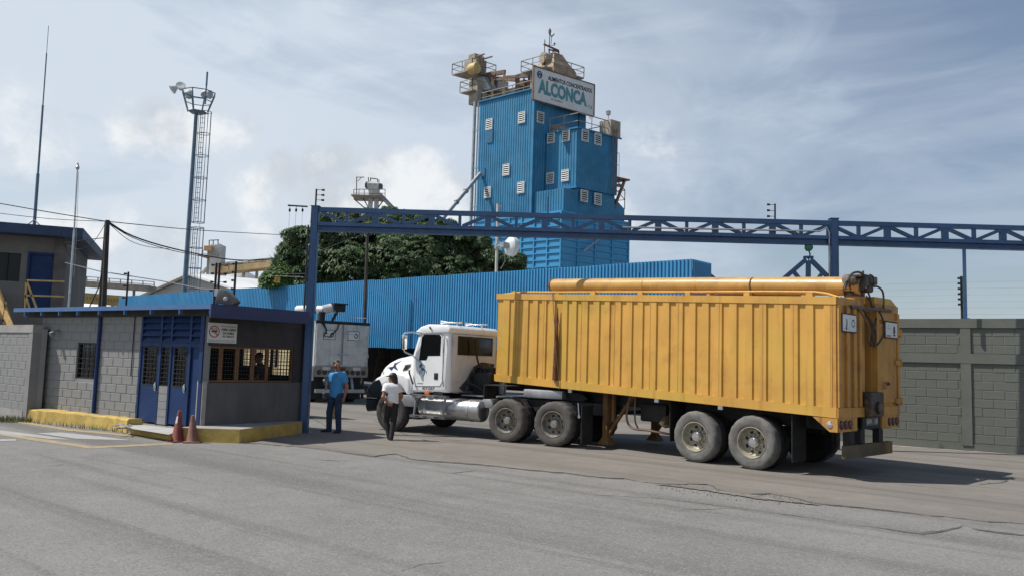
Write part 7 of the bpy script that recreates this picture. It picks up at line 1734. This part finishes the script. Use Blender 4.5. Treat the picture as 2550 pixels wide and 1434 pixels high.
def head(c, yaw, female=False):
    """c: centre of the skull; returns primitives in the body's frame (+y forward before yaw)"""
    def q(x, y, z): return rotz(A3(c[0] + x, c[1] + y, c[2] + z), yaw, (c[0], c[1]))
    return [('e', q(0, -.012, .025), A3(.076, .092, .098) if abs(math.sin(yaw)) < .5 else A3(.092, .078, .098), .02), ('c', q(0, .03, -.03), q(0, .055, -.085), .06, .035, .03), ('c', q(0, .085, .015), q(0, .108, -.022), .010, .014, .01),
            ('c', q(-.02, .088, -.052), q(.02, .088, -.052), .008, .008, .008), ('c', q(-.022, .08, -.068), q(.022, .08, -.068), .009, .009, .01), ('c', q(-.045, .078, .03), q(.045, .078, .03), .012, .012, .012),
            ('c', q(-.078, -.01, .02), q(-.08, -.02, -.03), .014, .010, .01), ('c', q(.078, -.01, .02), q(.08, -.02, -.03), .014, .010, .01), ('c', q(-.045, .075, -.01), q(-.05, .05, -.02), .02, .02, .02), ('c', q(.045, .075, -.01), q(.05, .05, -.02), .02, .02, .02)], q
m_skin = mat('skin_brown', (.26, .125, .075), .5, var=.08, scale=12)
m_shirt = mat('shirt_blue', (.055, .27, .56), .8, var=.08, scale=9, bump=.4, bscale=14)
m_shirtl = mat('shirt_blue_light', (.10, .36, .66), .8, var=.06, scale=9)
m_jean = mat('jeans_navy', (.022, .040, .090), .85, var=.2, scale=10, bump=.4, bscale=18)
m_shoe = mat('shoe_black', (.012, .012, .013), .5, var=.1)
m_hair = mat('hair_black', (.012, .011, .011), .55, var=.3, scale=30)
m_tee = mat('tee_white', (.74, .74, .75), .8, var=.05, scale=9, bump=.4, bscale=14)
m_blkcl = mat('trousers_black', (.014, .014, .017), .85, var=.2, scale=10, bump=.4, bscale=18)

def person(label, loc, rz, J, headyaw, shirt, trouser, shirt_m, hair, female=False):
    """J: joints in metres, +y = front, +x = the person's right in the picture when facing away"""
    o = thing('person', label, 'person', loc, rz)
    f = .93 if female else 1.
    nk, ch, pv = A3(*J['neck']), A3(*J['chest']), A3(*J['pelvis']); hd = A3(*J['head'])
    hp_, q = head(hd, headyaw, female)
    P = list(hp_) + [('c', nk - A3(0, .0, .02), hd - A3(0, .01, .05), .060 * f, .055 * f)]
    tw = [('c', ch + A3(-.11, 0, .10), ch + A3(.11, 0, .10), .105 * f, .105 * f), ('e', ch, A3(.175 * f, .118 * f, .20)), ('e', (ch + pv) / 2, A3(.150 * f, .105 * f, .20)), ('e', pv, A3(.150, .105, .13))]
    sh = {}
    P += tw
    for s_ in ('l', 'r'):
        S_, E, Wr = (A3(*J[s_ + k]) for k in ('sh', 'el', 'wr'))
        P += [('c', S_, E, .058 * f, .045 * f), ('c', E, E + (Wr - E) * .35, .044 * f, .043 * f), ('c', E + (Wr - E) * .35, Wr, .043 * f, .028 * f)]
        P += hand(Wr, A3(*J[s_ + 'hd']), A3(*J[s_ + 'pn']), 1 if s_ == 'l' else -1)
        H, K, An = (A3(*J[s_ + k]) for k in ('hp', 'kn', 'an'))
        P += [('c', H, K, .092, .060), ('c', K, K + (An - K) * .35, .058, .060), ('c', K + (An - K) * .35, An, .060, .040)]
    put_sdf('body', m_skin, o, P, .010, .028)
    # shirt
    def infl(pr, d, k=.035): return [(('c', p[1], p[2], p[3] + d, p[4] + d, k) if p[0] == 'c' else ('e', p[1], np.array(p[2]) + d, k)) for p in pr]
    Q = infl(tw, .034)
    for s_ in ('l', 'r'):
        S_, E = A3(*J[s_ + 'sh']), A3(*J[s_ + 'el']); e = S_ + (E - S_) * (.72 if not female else .55)
        Q.append(('c', S_, e, .078 * f, .080 * f, .03))
    Q.append(('c', nk - A3(0, 0, .07), nk - A3(0, .005, .015), .095 * f, .072 * f, .03))
    hem = pv[2] - (.07 if not female else -.02)
    def below(X, Y, Z): return hem + .012 * np.sin(X * 30) - Z
    def sleeves(X, Y, Z):
        r = np.full(X.shape, -1., np.float32)
        for s_ in ('l', 'r'):
            S_, E = A3(*J[s_ + 'sh']), A3(*J[s_ + 'el']); e = S_ + (E - S_) * (.70 if not female else .53); d = (E - S_) / np.linalg.norm(E - S_)
            t = (X - e[0]) * d[0] + (Y - e[1]) * d[1] + (Z - e[2]) * d[2]; near = np.sqrt((X - e[0] - t * d[0]) ** 2 + (Y - e[1] - t * d[1]) ** 2 + (Z - e[2] - t * d[2]) ** 2) < .105
            r = np.where(near & (t < .14), np.maximum(r, t), r)
        return r
    def necktop(X, Y, Z): return Z - (nk[2] + .012 - (Y - nk[1]) * .35)
    put_sdf('shirt', shirt_m, o, Q, .011, .03, [below, sleeves, necktop])
    # trousers
    T = [('e', pv + A3(0, 0, .03), A3(.178, .135, .17), .03)]
    for s_ in ('l', 'r'):
        H, K, An = (A3(*J[s_ + k]) for k in ('hp', 'kn', 'an')); T += [('c', H, K, .104, .076, .03), ('c', K, An + A3(0, 0, -.015), .076, .068 if not female else .058, .02)]
    wl = pv[2] + .13; an_z = min(J['lan'][2], J['ran'][2])
    put_sdf('trousers', trouser, o, T, .011, .03, [lambda X, Y, Z: Z - wl])
    for s_ in ('l', 'r'):
        An, Te = A3(*J[s_ + 'an']), A3(*J[s_ + 'to'])
        put_sdf('shoe', m_shoe, o, [('c', An - A3(0, 0, .02), An - A3(0, 0, .045), .046, .046), ('c', An - A3(0, 0, .048) - (Te - An) * .12, Te, .042, .034), ('c', Te, Te + (Te - An) * .12, .036, .028)], .010, .02, [lambda X, Y, Z, z=min(Te[2] - .036, An[2] - .09): z - Z])
    return o, q, hd, nk, ch

# man in blue, half turned, looking left
ml = gp(832, 1077)
fz = math.atan2(-.88, -.48) - math.pi / 2          # +y (front) towards camera-left
Jm = dict(head=(0, .02, 1.635), neck=(0, 0, 1.475), chest=(0, 0, 1.27), pelvis=(0, 0, .93),
          lsh=(-.185, -.01, 1.42), lel=(-.285, -.04, 1.13), lwr=(-.30, .04, .87), lhd=(-.02, .25, -1), lpn=(1, .2, 0),
          rsh=(.185, -.01, 1.42), rel=(.27, -.03, 1.15), rwr=(.17, .20, 1.06), rhd=(-.5, .6, .1), rpn=(-.4, 0, -1),
          lhp=(-.09, 0, .90), lkn=(-.12, .03, .49), lan=(-.13, -.01, .085), lto=(-.15, .16, .036),
          rhp=(.09, 0, .90), rkn=(.155, .03, .49), ran=(.185, -.02, .085), rto=(.25, .14, .036))
for kx in list(Jm):     # mirror so the person's left arm is on the right of the picture
    Jm[kx] = Jm[kx]
man, q, hd, nk, ch = person('man in light blue short sleeved shirt and navy jeans looking left', ml, fz, Jm, .95, None, m_jean, m_shirt, None)
hr = [('e', q(0, -.018, .032), A3(.100, .085, .103), .01)]
def haircut(X, Y, Z):
    f0 = q(0, 1, 0) - q(0, 0, 0); d = (X - hd[0]) * f0[0] + (Y - hd[1]) * f0[1]; return d * .95 - (Z - hd[2]) * .75 + .012
put_sdf('hair', m_hair, man, hr, .008, .02, [haircut])
s = MB()
for sx in (-1, 1):
    s.add([V((sx * .012, .085, 1.425)), V((sx * .075, .07, 1.475)), V((sx * .085, .10, 1.41)), V((sx * .05, .118, 1.36))], [(0, 1, 2, 3) if sx < 0 else (3, 2, 1, 0)])
    s.add([V((sx * .062, .0, 1.52)), V((sx * .075, .055, 1.49)), V((sx * .10, .075, 1.43)), V((sx * .10, -.01, 1.47))], [(0, 1, 2, 3)])
s.build('collar', m_shirtl, man)
s = MB(); s.bx(-.012, .012, .135, .141, 1.05, 1.38); s.build('button_placket', m_shirtl, man)
s = MB(); s.bx(-.125, -.055, .128, .136, 1.28, 1.37); s.build('pocket', m_shirtl, man)

# woman in white, back to the camera, walking away
wl_ = gp(971, 1096)
fzw = math.atan2(.97, -.2) - math.pi / 2
Jw = dict(head=(0, .02, 1.585), neck=(0, 0, 1.43), chest=(0, .01, 1.24), pelvis=(0, 0, .92),
          lsh=(-.155, -.01, 1.365), lel=(-.225, -.12, 1.10), lwr=(-.11, -.15, .97), lhd=(.7, -.25, -.45), lpn=(.1, 1, .1),
          rsh=(.155, -.01, 1.365), rel=(.245, .04, 1.12), rwr=(.21, .22, 1.0), rhd=(-.1, .8, -.1), rpn=(-1, 0, 0),
          lhp=(-.08, 0, .89), lkn=(-.10, .16, .50), lan=(-.02, .08, .10), lto=(-.03, .23, .06),
          rhp=(.08, 0, .89), rkn=(.07, .03, .49), ran=(.02, -.10, .085), rto=(.02, .06, .036))
wom, q, hd, nk, ch = person('woman in white t-shirt, black trousers and black cap walking away', wl_, fzw, Jw, 1.15, None, m_blkcl, m_tee, None, True)
wom.scale = (.90, .90, .885)
put_sdf('hair', m_hair, wom, [('e', q(0, -.02, .022), A3(.099, .09, .104)), ('c', q(0, -.06, -.02), q(0, -.075, -.13), .078, .07), ('c', q(0, -.075, -.13), q(.01, -.07, -.26), .07, .035)], .009, .03, [lambda X, Y, Z: (X - q(0, .045, 0)[0]) * (q(0, 1, 0) - q(0, 0, 0))[0] + (Y - q(0, .045, 0)[1]) * (q(0, 1, 0) - q(0, 0, 0))[1]])
put_sdf('cap', m_shoe, wom, [('e', q(0, -.012, .050), A3(.103, .094, .092)), ('c', q(-.03, .10, .048), q(.03, .10, .048), .014, .014), ('c', q(-.035, .15, .036), q(.035, .15, .036), .010, .010), ('c', q(-.03, .1, .05), q(-.03, .15, .036), .012, .010), ('c', q(.03, .1, .05), q(.03, .15, .036), .012, .010), ('c', q(0, .09, .05), q(0, .17, .032), .016, .009)], .008, .015, [lambda X, Y, Z: hd[2] + .022 - Z])
# guard inside the booth
gi = at(645, 925, C0z.y + 2.1); gi.z = .2
Jg = dict(head=(0, .02, 1.60), neck=(0, 0, 1.44), chest=(0, 0, 1.24), pelvis=(0, 0, .92), lsh=(-.18, -.01, 1.39), lel=(-.26, .04, 1.12), lwr=(-.2, .22, 1.02), lhd=(.3, .8, 0), lpn=(0, 0, -1), rsh=(.18, -.01, 1.39), rel=(.26, .04, 1.12), rwr=(.2, .22, 1.02), rhd=(-.3, .8, 0), rpn=(0, 0, -1),
          lhp=(-.09, 0, .90), lkn=(-.10, .03, .49), lan=(-.1, 0, .085), lto=(-.11, .16, .036), rhp=(.09, 0, .90), rkn=(.10, .03, .49), ran=(.1, 0, .085), rto=(.11, .16, .036))
gz_h = at(645, 878, gi.y).z
gi.z = gz_h - 1.72
gd_, q, hd, nk, ch = person('guard in dark uniform standing inside the booth behind the window', gi, math.pi / 2 + .3, Jg, .3, None, m_blkcl, mat('uniform_dark', (.03, .03, .04), .8), None)
put_sdf('cap', m_shoe, gd_, [('e', q(0, -.012, .055), A3(.094, .094, .085)), ('c', q(-.03, .10, .048), q(.03, .10, .048), .014, .014), ('c', q(0, .09, .05), q(0, .17, .032), .016, .009)], .010, .015, [lambda X, Y, Z: hd[2] + .022 - Z])
# plinth the guard stands on
s = MB(); s.bx(gi.x - .5, gi.x + .5, gi.y - .5, gi.y + .5, .202, gi.z); 
if gi.z > .21: tag(s.build('guard_platform', m_dkint), 'raised dark floor platform inside the guard booth', 'platform')
bpy.context.view_layer.update()
